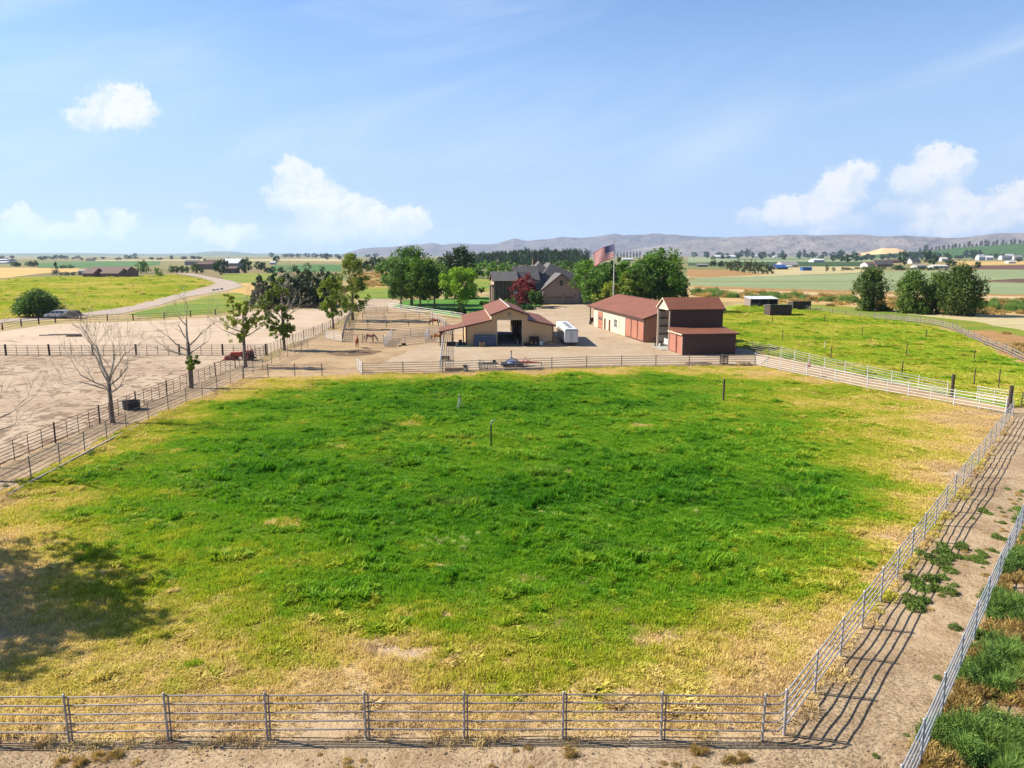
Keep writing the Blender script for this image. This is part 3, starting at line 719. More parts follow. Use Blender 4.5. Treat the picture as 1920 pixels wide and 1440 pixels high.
def blade_patch(name, seed, n, rad, h, w, lean, clumps, m, spread=0.14, dome=0.6):
    r = np.random.default_rng(seed)
    a = r.uniform(0, 2 * np.pi, clumps); d = rad * np.sqrt(r.uniform(0, 1, clumps))
    cc = np.stack([d * np.cos(a), d * np.sin(a)], -1); ch = r.uniform(0.55, 1.15, clumps)
    k = r.integers(0, clumps, n)
    off = r.normal(0, spread, (n, 2))
    base = cc[k] + off
    dd = np.linalg.norm(off, axis=1) / (spread * 2)
    H = h * ch[k] * np.clip(1.1 - dome * dd, 0.3, 1.2) * r.uniform(0.55, 1.15, n)
    dirr = off + r.normal(0, spread * 0.8, (n, 2)); dirr /= np.linalg.norm(dirr, axis=1)[:, None] + 1e-6
    L = lean * H * r.uniform(0.3, 1.2, n)
    ang = r.uniform(0, np.pi, n); W = w * r.uniform(0.6, 1.4, n)
    px = np.cos(ang) * W / 2; py = np.sin(ang) * W / 2
    V = np.zeros((n, 5, 3))
    V[:, 0, 0] = base[:, 0] - px * .7; V[:, 0, 1] = base[:, 1] - py * .7; V[:, 0, 2] = -0.06
    V[:, 1, 0] = base[:, 0] + px * .7; V[:, 1, 1] = base[:, 1] + py * .7; V[:, 1, 2] = -0.06
    m1 = base + dirr * (L * 0.35)[:, None]; m2 = base + dirr * L[:, None]
    V[:, 2, 0] = m1[:, 0] + px; V[:, 2, 1] = m1[:, 1] + py; V[:, 2, 2] = H * 0.62
    V[:, 3, 0] = m1[:, 0] - px; V[:, 3, 1] = m1[:, 1] - py; V[:, 3, 2] = H * 0.62
    V[:, 4, 0] = m2[:, 0]; V[:, 4, 1] = m2[:, 1]; V[:, 4, 2] = H
    V = V.reshape(-1, 3)
    bidx = np.arange(n) * 5
    loops = np.stack([bidx, bidx + 1, bidx + 2, bidx + 3, bidx + 3, bidx + 2, bidx + 4], -1).ravel()
    starts = np.stack([np.arange(n) * 7, np.arange(n) * 7 + 4], -1).ravel()
    me = bpy.data.meshes.new(name)
    me.vertices.add(len(V)); me.vertices.foreach_set('co', V.ravel())
    me.loops.add(len(loops)); me.loops.foreach_set('vertex_index', loops)
    me.polygons.add(len(starts)); me.polygons.foreach_set('loop_start', starts)
    me.update(calc_edges=True)
    at = me.attributes.new('shade', 'FLOAT', 'FACE')
    at.data.foreach_set('value', np.repeat(np.clip(ch[k] * .4 + r.uniform(0, .6, n), 0, 1), 2))
    me.materials.append(m)
    return bpy.data.objects.new(name, me)


def scatter(name, label, P, S, Rz, K, Gn, sources):
    me = bpy.data.meshes.new(name)
    n = len(P)
    me.vertices.add(n); me.vertices.foreach_set('co', np.asarray(P, float).ravel())
    for nm, ty, arr in (('size', 'FLOAT_VECTOR', S), ('spin', 'FLOAT', Rz), ('sort', 'INT', K), ('green', 'FLOAT', Gn)):
        a = me.attributes.new(nm, ty, 'POINT')
        a.data.foreach_set('vector' if ty == 'FLOAT_VECTOR' else 'value', np.asarray(arr).ravel())
    o = place(name, me)
    o['label'] = label; o['kind'] = 'stuff'
    g = bpy.data.node_groups.new(name + "_scatter", 'GeometryNodeTree')
    g.interface.new_socket("Geometry", in_out='INPUT', socket_type='NodeSocketGeometry')
    g.interface.new_socket("Geometry", in_out='OUTPUT', socket_type='NodeSocketGeometry')
    gi = g.nodes.new('NodeGroupInput'); go = g.nodes.new('NodeGroupOutput')
    join = g.nodes.new('GeometryNodeJoinGeometry')

    def attr(nm, ty):
        nd = g.nodes.new('GeometryNodeInputNamedAttribute'); nd.data_type = ty; nd.inputs[0].default_value = nm
        return nd.outputs[0]
    sz = attr('size', 'FLOAT_VECTOR'); sp = attr('spin', 'FLOAT'); so = attr('sort', 'INT')
    cx = g.nodes.new('ShaderNodeCombineXYZ'); g.links.new(sp, cx.inputs[2])
    for i, src in enumerate(sources):
        cmp = g.nodes.new('FunctionNodeCompare'); cmp.data_type = 'INT'; cmp.operation = 'EQUAL'
        g.links.new(so, cmp.inputs[2]); cmp.inputs[3].default_value = i
        oi = g.nodes.new('GeometryNodeObjectInfo'); oi.inputs[0].default_value = src
        oi.inputs['As Instance'].default_value = True
        ip = g.nodes.new('GeometryNodeInstanceOnPoints')
        g.links.new(gi.outputs[0], ip.inputs['Points']); g.links.new(cmp.outputs[0], ip.inputs['Selection'])
        g.links.new(oi.outputs['Geometry'], ip.inputs['Instance'])
        g.links.new(cx.outputs[0], ip.inputs['Rotation']); g.links.new(sz, ip.inputs['Scale'])
        g.links.new(ip.outputs[0], join.inputs[0])
    g.links.new(join.outputs[0], go.inputs[0])
    md = o.modifiers.new("scatter", 'NODES'); md.node_group = g
    return o


grm = bpy.data.materials.new('grass_blades'); grm.use_nodes = True
t = NT(grm.node_tree); b = t.n['Principled BSDF']
ga = t.new('ShaderNodeAttribute', attribute_name='green', attribute_type='INSTANCER').outputs['Fac']
sh = t.new('ShaderNodeAttribute', attribute_name='shade').outputs['Fac']
po = t.new('ShaderNodeNewGeometry').outputs['Position']
ga = t.math('ADD', ga, t.math('MULTIPLY', t.math('SUBTRACT', t.noise(po, 0.9, 4, 0.65), 0.5), 0.34))
ga = t.math('ADD', ga, t.math('MULTIPLY', t.math('SUBTRACT', sh, 0.5), -0.16))
gc = greenramp(t, ga)
big = t.noise(po, 0.16, 4, 0.6)
gc = t.mix(t.math('MULTIPLY', t.mapr(big, 0.56, 0.70), 0.22), gc, K((.45, .30, .10)), 'MIX')   # brown seed heads in drifts
t.put(b.inputs['Base Color'], gc)
b.inputs['Roughness'].default_value = 0.65; b.inputs['Specular IOR Level'].default_value = 0.2
tr = t.new('ShaderNodeBsdfTranslucent'); t.put(tr.inputs[0], gc)
mx = t.new('ShaderNodeMixShader'); mx.inputs[0].default_value = 0.42
t.l.new(b.outputs[0], mx.inputs[1]); t.l.new(tr.outputs[0], mx.inputs[2])
t.l.new(mx.outputs[0], t.n['Material Output'].inputs[0])

rng = np.random.default_rng(5)
srcs = [blade_patch('lush_tuft', i, 420, 0.24, 0.44, 0.045, 0.75, 3, grm, 0.16, 1.0) for i in range(3)] + \
       [blade_patch('short_tuft', 10 + i, 420, 0.65, 0.17, 0.028, 0.7, 9, grm, 0.15) for i in range(2)] + \
       [blade_patch('straw_tuft', 20 + i, 300, 0.65, 0.17, 0.022, 1.0, 10, grm, 0.13) for i in range(2)]


def jitter_points(poly, step):
    xs = [p[0] for p in poly]; ys = [p[1] for p in poly]
    X, Y = np.meshgrid(np.arange(min(xs), max(xs), step), np.arange(min(ys), max(ys), step))
    X = X + rng.uniform(-.5, .5, X.shape) * step; Y = Y + rng.uniform(-.5, .5, Y.shape) * step
    k = in_poly(X, Y, poly)
    return X[k], Y[k]


def grass_on(name, label, poly, step, gfun, hs=1.0, ws=1.0, z0=0.03, rel=True, mound=0.5, ms=1.0):
    """a carpet of short tufts, with rounded lush clumps standing on it wherever the turf is green"""
    X, Y = jitter_points(poly, step)
    k = np.abs(X) < 0.74 * Y + 5; X = X[k]; Y = Y[k]
    g = gfun(X, Y)
    keep = rng.uniform(0, 1, len(X)) < np.clip((g - 0.02) / 0.24, 0.03, 1); X, Y, g = X[keep], Y[keep], g[keep]
    n = len(X)
    gj = g + rng.normal(0, 0.06, n)
    kind = np.where(gj > 0.44, rng.integers(3, 5, n), rng.integers(5, 7, n))
    lump = np.clip(0.5 + 0.75 * vn(X / 2.1, Y / 1.5, 21), 0, 1)
    hz = (0.45 + 0.9 * lump) * rng.uniform(0.8, 1.25, n) * hs
    wx = rng.uniform(0.85, 1.25, n) * ws
    MX, MY = jitter_points(poly, mound)
    k = np.abs(MX) < 0.74 * MY + 5; MX = MX[k]; MY = MY[k]
    mg = gfun(MX, MY)
    a = vn(MX / 2.4, MY / 1.6, 41); b_ = vn(MX / 0.95, MY / 0.8, 42)
    want = (mg - 0.46) * 1.5 + 0.5 * a + 0.4 * b_ - 0.16
    k = rng.uniform(0, 0.5, len(MX)) < want
    MX, MY, mg, a, want = MX[k], MY[k], mg[k], a[k], want[k]
    m = len(MX)
    mh = np.clip(0.30 + 0.95 * want, .3, 1.6) * rng.uniform(0.5, 1.35, m) * ms
    mw = rng.uniform(0.75, 1.35, m) * np.clip(.75 + .6 * a, .6, 1.5) * ms
    X = np.concatenate([X, MX]); Y = np.concatenate([Y, MY]); hz = np.concatenate([hz, mh]); wx = np.concatenate([wx, mw])
    kind = np.concatenate([kind, rng.integers(0, 3, m)]); g = np.concatenate([g, mg + rng.normal(0, .07, m)])
    n = len(X)
    Z = (relief(X, Y) if rel else np.zeros(n)) + z0
    return scatter(name, label, np.stack([X, Y, Z], -1), np.stack([wx, wx, hz], -1), rng.uniform(0, 6.28, n), kind.astype(np.int32), g, srcs)


grass_on('pasture_grass', "thick grass of the near pasture, lush green fading to straw", PAST, 0.66, greenness, mound=0.46)


def rightgreen(x, y):
    return np.clip(0.585 + 0.08 * vn(x / 17 + y / 25, y / 9, 31) + 0.08 * vn(x / 5, y / 3.5, 32) + 0.06 * vn(x / 1.6, y / 1.6, 33), 0.46, 0.76)


grass_on('hill_grass', "grazed bright green grass of the right pasture", [(37.6, 118), (49.5, 72.5), (62, 77), (90, 86), (68.39, 96.77), (74.30, 113.15), (84.13, 137.83), (87.45, 154.60), (86.20, 170.06), (81.95, 188.89), (80.54, 214.55), (76.71, 221.48), (67.29, 216.81), (41, 158), (34.9, 124)], 1.35, rightgreen, 1.0, 1.9, 0.04, False, 1.3, 1.5)


def weedmesh(name, seed, m, leaf=0.075, n=420, h=0.4, rad=0.5):
    r = np.random.default_rng(seed)
    u = r.normal(0, 1, (n, 3)); u /= np.linalg.norm(u, axis=1)[:, None]
    c = u * (r.uniform(0.35, 1, n) ** 0.5)[:, None] * np.array([rad, rad, h]); c[:, 2] = np.abs(c[:, 2]) * (1 + .3 * r.normal(0, 1, n))
    return leaf_mesh(name, c, r, leaf, m)


def leaf_mesh(name, c, r, size, m, shade=None, droop=0.0):
    n = len(c)
    a = r.normal(0, 1, (n, 3)); a[:, 2] = a[:, 2] * 0.7 - droop; a /= np.linalg.norm(a, axis=1)[:, None]
    b_ = r.normal(0, 1, (n, 3)); b_ -= (b_ * a).sum(1)[:, None] * a; b_ /= np.linalg.norm(b_, axis=1)[:, None]
    L = (size * r.uniform(0.6, 1.4, n))[:, None]; W = L * r.uniform(0.35, 0.6, n)[:, None]
    V = np.stack([c - a * L, c + b_ * W, c + a * L, c - b_ * W], 1).reshape(-1, 3)
    me = bpy.data.meshes.new(name)
    me.vertices.add(4 * n); me.vertices.foreach_set('co', V.ravel())
    me.loops.add(4 * n); me.loops.foreach_set('vertex_index', np.arange(4 * n))
    me.polygons.add(n); me.polygons.foreach_set('loop_start', np.arange(n) * 4)
    me.update(calc_edges=True)
    at = me.attributes.new('shade', 'FLOAT', 'FACE')
    at.data.foreach_set('value', np.clip(shade if shade is not None else r.uniform(0, 1, n), 0, 1))
    me.materials.append(m)
    return bpy.data.objects.new(name, me)


L_weed = leafmat('weed_leaf', (.09, .17, .025), (.26, .38, .06))
L_kochia = leafmat('kochia_leaf', (.09, .20, .035), (.27, .42, .085))
L_gold = leafmat('gold_weed', (.42, .26, .06), (.62, .44, .15))
wsrc = [weedmesh('weed', 40 + i, L_weed, 0.055, 520, 0.34, 0.5) for i in range(2)] + [weedmesh('kochia_bush', 43, L_kochia, 0.042, 2600, 0.75, 0.6)] + [blade_patch('kochia_bush', 44 + i, 1500, 0.42, 0.85, 0.028, 0.5, 7, L_kochia, 0.2, 0.8) for i in range(2)] + [blade_patch('gold_tuft', 50, 500, 0.5, 0.5, 0.03, 0.6, 6, L_gold, 0.15), weedmesh('dry_weed', 52, L_gold, 0.05, 200, 0.25, 0.35)]


L_flower = leafmat('pale_flower', (.48, .62, .10), (.85, .90, .30), 0.3)
wsrc.append(weedmesh('flower_weed', 53, L_flower, 0.05, 260, 0.42, 0.4))


def along(x0, y0, x1, y1, n, sd, off=0.0):
    u = rng.uniform(0, 1, n)
    return x0 + (x1 - x0) * u + rng.normal(0, sd, n) + off, y0 + (y1 - y0) * u + rng.normal(0, sd, n)


WX = []; WY = []; WK = []; WS = []


def wadd(x, y, k, s):
    WX.extend(x); WY.extend(y); WK.extend(k); WS.extend(s)


# weeds in the dirt run between the two right-hand fences: thin near the corner, thicker up the run
x, y = along(12.6, 18.5, 34, 45, 120, 1.15); wadd(x, y, rng.choice([0, 1, 0, 1, 6, 6], 120), rng.uniform(0.18, 0.55, 120))
x, y = along(17.2, 29.3, 22.5, 35.8, 34, 0.42); wadd(x, y, rng.choice([0, 1], 34), rng.uniform(0.35, 0.85, 34))
x, y = along(20, 31.0, 33, 46, 40, 0.6); wadd(x, y, rng.choice([0, 1, 6], 40), rng.uniform(0.25, 0.7, 40))
x, y = along(-20, 19.5, 9, 19.5, 36, 0.5); wadd(x, y, rng.choice([6, 6, 6, 5], 36), rng.uniform(0.2, 0.5, 36))
x, y = along(-31.9, 42, -31.3, 66, 30, 0.4); wadd(x, y, rng.choice([0, 1], 30), rng.uniform(0.3, 0.7, 30))
# tangle outside the grey fence at the lower right
for _ in range(1150):
    u = rng.uniform(0, 1) ** 1.2; w_ = rng.uniform(0.05, 1) ** 1.2 * 4.6
    bx, by = 9.6 + 20.5 * u, 16.6 + 24.4 * u
    xx, yy = bx + w_ * 0.77, by - w_ * 0.64
    f = float(vn(xx / 1.5, yy / 1.5, 61)) + 0.35 * float(vn(xx / 0.7, yy / 0.7, 62)) - 0.24
    if f > -0.12: wadd([xx], [yy], [int(rng.integers(2, 5))] if rng.uniform() < .85 else [int(rng.integers(0, 2))], [rng.uniform(0.35, 0.92)])
    elif f > -0.5 or rng.uniform() < 0.4: wadd([xx], [yy], [5 if rng.uniform() < 0.75 else 6], [rng.uniform(0.5, 1.0)])
for (bx, by), nn, sd in (((-3.39, 36.42), 26, .75), ((7.38, 42.42), 9, .5), ((10.66, 42.71), 8, .6), ((3.54, 38.71), 6, .5), ((1.87, 41.11), 5, .4), ((-5.93, 38.96), 4, .4), ((12.30, 44.01), 4, .4), ((-16.24, 52.26), 4, .4)):
    wadd(rng.normal(bx, sd * 1.4, nn), rng.normal(by, sd, nn), [7] * nn, rng.uniform(.25, .7, nn))
WX = np.array(WX); WY = np.array(WY); WS = np.array(WS)
scatter('weeds', "green, golden and pale-flowered weeds in the dirt run, outside the grey fence and in the pasture", np.stack([WX, WY, relief(WX, WY) - .02], -1), np.stack([WS, WS, WS * rng.uniform(.7, 1.1, len(WS))], -1), rng.uniform(0, 6.28, len(WX)), np.array(WK, np.int32), np.ones(len(WX)) * .6, wsrc)

# shaggy growth on the far banks and ditches
def bank(name, label, polys, step, kinds, s0, s1):
    X = []; Y = []
    for pl in polys:
        a, b_ = jitter_points(pl, step); X.append(a); Y.append(b_)
    X = np.concatenate(X); Y = np.concatenate(Y)
    k = (np.abs(X) < 0.74 * Y + 10) & (vn(X / (step * 3), Y / (step * 3), 71) + rng.uniform(-.5, .5, len(X)) > -0.15)
    X, Y = X[k], Y[k]; n = len(X); S = rng.uniform(s0, s1, n)
    scatter(name, label, np.stack([X, Y, np.full(n, .05)], -1), np.stack([S, S, S * rng.uniform(.6, 1.0, n)], -1), rng.uniform(0, 6.28, n), rng.choice(kinds, n).astype(np.int32), np.ones(n) * .5, wsrc)


bank('ditch_scrub', "shaggy dark green scrub along the ditch beyond the sheds", [[(67.20, 274.54), (72.22, 267.43), (85.84, 248.15), (102.43, 236.75), (108.50, 231.44), (113.58, 254.26), (100.15, 267.43), (96.14, 278.23), (81.55, 298.28), (74.02, 302.64)], [(126.67, 203.91), (140.58, 190.65), (163.01, 221.48), (151.93, 236.75)], [(87.64, 143.68), (80.07, 123.54), (78.09, 116.41), (89.14, 137.83)]], 3.2, [2, 3, 4], 1.6, 3.2)
bank('dry_tufts', "dry golden tufts on the banks beyond the sheds and in the gully", [[(58.04, 236.75), (80.12, 231.44), (97.12, 210.16), (101.07, 188.89), (127.63, 183.81), (175.87, 254.26), (123.26, 267.43), (101.56, 294.05), (78.57, 321.42)], [(81.61, 127.43), (74.32, 109.45), (72.29, 96.77), (98.23, 132.43), (94.94, 143.68)], [(-76.36, 348.42), (-48.46, 337.10), (-88.34, 616.71), (-118.32, 635.46), (-121.77, 566.51)]], 5.0, [5, 5, 6], 2.0, 4.0)
grass_on('meadow_grass', "rough yellow-green grass of the big meadow beyond the arena", [(-120.19, 165.92), (-115.00, 183.81), (-111.64, 190.65), (-111.91, 212.33), (-129.64, 285.92), (-156.33, 387.41), (-200.72, 476.01), (-250.97, 551.54), (-309.33, 498.79), (-300.41, 436.14), (-306.42, 418.60)], 3.0, lambda x, y: np.clip(.53 + .10 * vn(x / 22, y / 16, 81) + .06 * vn(x / 7, y / 6, 82), .40, .72), 2.4, 3.0, 0.04, False, 3.2, 3.0)

# clods, droppings and stones lying on the bare dirt
M_clod = mat('clod', (.34, .24, .15), (.20, .13, .08), 0.95, 6)


def clodmesh(name, seed):
    r = random.Random(seed); bm = bmesh.new(); bmesh.ops.create_icosphere(bm, subdivisions=1, radius=1)
    for v in bm.verts: v.co *= r.uniform(.7, 1.2); v.co.z *= .6
    me = bpy.data.meshes.new(name); bm.to_mesh(me); bm.free(); me.materials.append(M_clod)
    return bpy.data.objects.new(name, me)


cx = np.concatenate([rng.uniform(-22, 11, 1100), along(10, 19, 44, 61, 1300, 1.5, 1.8)[0] * 0, rng.uniform(-37, -32.5, 700)])
xa, ya = along(11.5, 18.5, 46, 60, 1300, 1.5)
cx[1100:2400] = xa
cy = np.concatenate([rng.normal(19.2, 0.9, 1100), ya, rng.uniform(38, 95, 700)])
cs = np.abs(rng.normal(0, 0.022, len(cx))) + 0.012
scatter('clods', "loose clods and stones lying on the bare dirt", np.stack([cx, cy, relief(cx, cy) - .015], -1), np.stack([cs, cs, cs], -1), rng.uniform(0, 6.28, len(cx)), rng.integers(0, 3, len(cx)).astype(np.int32), np.zeros(len(cx)), [clodmesh('clod', i) for i in range(3)])

# ---------------------------------------------------------------- hills on the horizon
def hillmat(name, c1, c2, c3, sc_, bdist):
    m = bpy.data.materials.new(name); m.use_nodes = True
    t = NT(m.node_tree); b = t.n['Principled BSDF']
    co = t.new('ShaderNodeTexCoord').outputs['Object']
    n1 = t.noise(co, sc_, 6, 0.62)
    n2 = t.noise(t.vmath('MULTIPLY', co, (1, 1, 3)), sc_ * 3, 5, 0.6)
    c = t.mix(t.mapr(n1, 0.38, 0.62), c1, c2)
    c = t.mix(t.mapr(n2, 0.56, 0.68), c, c3)
    t.put(b.inputs['Base Color'], c)
    b.inputs['Roughness'].default_value = 1.0; b.inputs['Specular IOR Level'].default_value = 0.0
    t.put(b.inputs['Normal'], t.bump(n1, 1.0, bdist))
    return m


def hill_range(name, label, az0, az1, dist, depth, prof, m, nx=260, ny=26, rug=0.35, seed=0, fade=2.5):
    """prof: list of (azimuth deg, crest height m)"""
    pa = np.array([p[0] for p in prof]); ph = np.array([p[1] for p in prof])
    A = np.linspace(az0, az1, nx); T = np.linspace(0, 1, ny)
    AA, TT = np.meshgrid(A, T, indexing='ij')
    D = dist + depth * TT
    H = np.interp(AA, pa, ph)
    shape = np.sin(np.clip(TT / 0.62, 0, 1) * np.pi / 2) ** 1.3 * np.where(TT > 0.62, np.cos((TT - 0.62) / 0.38 * np.pi / 2) ** 0.7, 1)
    X = D * np.sin(np.radians(AA)); Y = D * np.cos(np.radians(AA))
    nz = sum(vn(X / s, Y / (s * 1.6), seed + i) * a for i, (s, a) in enumerate([(900, .45), (430, .3), (210, .2), (105, .12)]))
    edge = np.clip((AA - az0) / fade, 0, 1) ** 1.2 * np.clip((az1 - AA) / fade, 0, 1)
    Z = H * shape * (1 + rug * nz * np.clip(1.15 - TT, 0.25, 1)) * edge - 2.0
    V = np.stack([X, Y, Z], -1).reshape(-1, 3)
    idx = np.arange(nx * ny).reshape(nx, ny)
    F = np.stack([idx[:-1, :-1], idx[1:, :-1], idx[1:, 1:], idx[:-1, 1:]], -1).reshape(-1, 4)
    me = bpy.data.meshes.new(name); me.from_pydata(V.tolist(), [], F.tolist()); me.materials.append(m)
    bm = bmesh.new(); bm.from_mesh(me); bmesh.ops.recalc_face_normals(bm, faces=bm.faces)
    if sum(f.normal.z for f in bm.faces) < 0: bmesh.ops.reverse_faces(bm, faces=bm.faces)
    bm.to_mesh(me); bm.free()
    me.polygons.foreach_set('use_smooth', [True] * len(me.polygons))
    o = place(name, me); o['label'] = label
    return struct(o)


M_hill = hillmat('sage_hills', (.135, .115, .105), (.19, .155, .135), (.065, .07, .08), 0.0022, 170)
M_hill2 = hillmat('far_ridge', (.095, .08, .075), (.125, .10, .09), (.05, .05, .055), 0.0022, 170)
M_low = hillmat('wooded_rise', (.08, .11, .05), (.13, .14, .07), (.05, .07, .035), 0.006, 10)
M_orch = hillmat('orchard_slope', (.035, .075, .022), (.055, .10, .03), (.028, .06, .018), 0.02, 3)
M_gold = hillmat('gold_mound', (.45, .29, .13), (.52, .35, .17), (.38, .24, .1), 0.02, 3)
ORCH = [(22, 8), (25, 14), (27, 26), (29, 40), (31, 58), (34, 78), (40, 84), (52, 60)]
hill_range('hills', "jagged blue-grey mountain range behind the house", -14, 22, 11500, 2600, [(-14.39, 50), (-12.85, 77), (-11.28, 123), (-10.49, 150), (-9.10, 169), (-8.10, 206), (-6.89, 215), (-6.01, 252), (-5.28, 216), (-4.07, 225), (-2.44, 207), (-1.22, 198), (0.20, 272), (1.02, 253), (2.44, 299), (4.06, 317), (4.87, 307), (6.48, 315), (7.68, 342), (8.48, 323), (9.67, 340), (10.38, 357), (11.64, 329), (13.19, 345), (14.34, 326), (17.36, 295), (21.00, 255)], M_hill2, 420, 34, 0.42, 5)
hill_range('hills', "long flat-topped tan ridge along the right skyline", 2, 60, 9300, 2200, [(2, 60), (8, 130), (13.58, 247), (15.48, 252), (17.36, 257), (19.91, 253), (22.74, 249), (25.11, 251), (27.40, 260), (28.98, 243), (30.53, 220), (31.42, 231), (32.57, 260), (34.27, 267), (37.72, 262), (43.57, 220), (54.05, 137), (61.98, 78)], M_hill, 480, 34, 0.34, 9, 11)
hill_range('hills', "low hazy rise on the left skyline", -75, -9, 10500, 2500, [(-75, 42), (-36, 36), (-30, 42), (-27, 32), (-23.5, 36), (-22, 66), (-20.5, 66), (-19, 38), (-14, 36), (-9, 26)], M_low, 220, 16, 0.3, 13)
hill_range('hills', "green orchard slope below the tan ridge", 22, 52, 4200, 1200, ORCH, M_orch, 160, 18, 0.12, 17)
hill_range('hills', "small golden mound below the tan ridge", 22.6, 30.8, 5600, 800, [(22, 14), (25.4, 36), (26.3, 68), (27.2, 66), (28.5, 24), (31, 14)], M_gold, 70, 14, 0.1, 21)

# ---------------------------------------------------------------- trees
BARK = mat('bark', (.30, .225, .165), (.17, .125, .09), 0.95, 4, bump=0.6, bdist=0.06)
DEADBARK = mat('dead_bark', (.66, .56, .46), (.40, .31, .24), 0.9, 2.2, bump=0.4, bdist=0.04, contrast=(.4, .6))
LF = {
    'lush': leafmat('leaf_lush', (.060, .15, .012), (.19, .37, .028)),
    'mid': leafmat('leaf_mid', (.052, .125, .015), (.155, .285, .034)),
    'dark': leafmat('leaf_dark', (.018, .052, .011), (.052, .12, .022), 0.25),
    'conifer': leafmat('leaf_conifer', (.024, .060, .018), (.065, .125, .032), 0.12),
    'bright': leafmat('leaf_bright', (.18, .38, .020), (.38, .58, .04), 0.4, 0.1),
    'yellow': leafmat('leaf_yellowgreen', (.22, .30, .025), (.48, .54, .06), 0.4, 0.1),
    'poplar': leafmat('leaf_poplar', (.045, .10, .014), (.17, .27, .038), 0.25),
    'red': leafmat('leaf_red', (.17, .020, .025), (.36, .05, .045), 0.35, 0.1),
    'olive': leafmat('leaf_olive', (.055, .080, .022), (.11, .135, .045), 0.25),
    'blue': leafmat('leaf_blue', (.05, .085, .05), (.10, .14, .09), 0.2),
    'ragged': leafmat('leaf_ragged', (.12, .20, .018), (.36, .46, .045), 0.35, 0.1),
}


def clumps_for(shape, n, w, h, z0, r, irregular=0.18):
    """clump centres (x, y, z, radius) for a crown of width w between z0 and h"""
    out = []
    H = h - z0
    tries = 0
    ph = r.uniform(0, 6.28, 4)
    while len(out) < n and tries < n * 30:
        tries += 1
        u = r.normal(0, 1, 3); u /= np.linalg.norm(u)
        q = r.uniform(0.12, 1) ** 0.42
        x, y, z = u * q
        th = math.atan2(y, x)
        lob = 1 + irregular * math.sin(2 * th + ph[0] + 2 * z) + irregular * 0.7 * math.sin(3 * th + ph[1] - 3 * z)
        if shape == 'cone':
            zz = r.uniform(0, 1) ** 1.35; k = (1 - zz) ** 0.8 * math.sqrt(r.uniform(0.1, 1)); x, y = math.cos(th) * k, math.sin(th) * k
            p = (x * w / 2 * lob, y * w / 2 * lob, z0 + H * zz)
        elif shape == 'column':
            zz = r.uniform(0, 1); k = (math.sin(math.pi * (0.12 + 0.86 * zz)) ** 0.6) * math.sqrt(r.uniform(0.1, 1)); x, y = math.cos(th) * k, math.sin(th) * k
            p = (x * w / 2 * lob, y * w / 2 * lob, z0 + H * zz)
        elif shape == 'vase':
            zz = r.uniform(0, 1) ** 0.85; k = (0.45 + 0.55 * math.sin(math.pi * min(1, zz * 0.8 + 0.12))) * math.sqrt(r.uniform(0.1, 1)); k *= 1 - max(0, zz - .72) * 1.5 * r.uniform(.6, 1.2)
            x, y = math.cos(th) * k, math.sin(th) * k
            p = (x * w / 2 * lob, y * w / 2 * lob, z0 + H * zz)
        elif shape == 'dome':
            z = abs(z) if r.uniform() < .85 else -0.15 * r.uniform()
            p = (x * w / 2 * lob, y * w / 2 * lob, z0 + H * 0.12 + H * 0.85 * z)
        else:
            p = (x * w / 2 * lob, y * w / 2 * lob, z0 + H * (0.5 + z * 0.48 * (1 + .12 * math.sin(th + ph[2]))))
        out.append((*p, w * r.uniform(0.055, 0.155)))
    return np.array(out)


def crown_mesh(name, cl, per, size, m, r, vstretch=1.0):
    k = np.repeat(np.arange(len(cl)), per)
    u = r.normal(0, 1, (len(k), 3)); u /= np.linalg.norm(u, axis=1)[:, None]
    rad = cl[k, 3] * r.uniform(0.25, 1.05, len(k)) ** 0.6
    c = cl[k, :3] + u * rad[:, None] * np.array([1, 1, vstretch])
    cs = r.uniform(0, 1, len(cl))
    sh = cs[k] * 0.55 + r.uniform(0, 0.45, len(k))
    o = leaf_mesh(name, c, r, size, m, sh, 0.15)
    me = o.data; bpy.data.objects.remove(o)
    return me


def trunk_mesh(name, cl, h, z0, rad, m, r, limbs=9, stems=1, lean=(0, 0)):
    mb = MB()
    for s in range(stems):
        a = 2 * math.pi * s / stems + 0.5
        sp = 0 if stems == 1 else 1
        top = (lean[0] + sp * math.cos(a) * rad * 5, lean[1] + sp * math.sin(a) * rad * 5, z0 + (h - z0) * (0.72 if stems == 1 else 0.8))
        b0 = (sp * math.cos(a) * rad * .8, sp * math.sin(a) * rad * .8, -0.2)
        pts = [b0]
        for i in range(1, 6):
            f = i / 5
            pts.append((b0[0] + (top[0] - b0[0]) * f + r.normal(0, rad * .25), b0[1] + (top[1] - b0[1]) * f + r.normal(0, rad * .25), -0.2 + (top[2] + .2) * f))
        k = 1.0 if stems == 1 else .62
        mb.tube(pts, [rad * 1.25 * k, rad * k, rad * .85 * k, rad * .65 * k, rad * .42 * k, rad * .12 * k], 7)
    for i in r.choice(len(cl), min(limbs, len(cl)), replace=False):
        c = Vector(cl[i, :3]); zs = min(c.z * .8, z0 * .8 + (c.z - z0 * .8) * .35); f = max(0.05, min(1, zs / (h * .8)))
        s0 = Vector((lean[0] * f, lean[1] * f, max(zs, z0 * .6)))
        mid = s0.lerp(c, .5) + Vector((r.normal(0, .04), r.normal(0, .04), -.06)) * h * .4
        mb.tube([s0, mid, c], [rad * .38, rad * .24, rad * .06], 5)
    return mb.mesh(name, m, smooth=True)


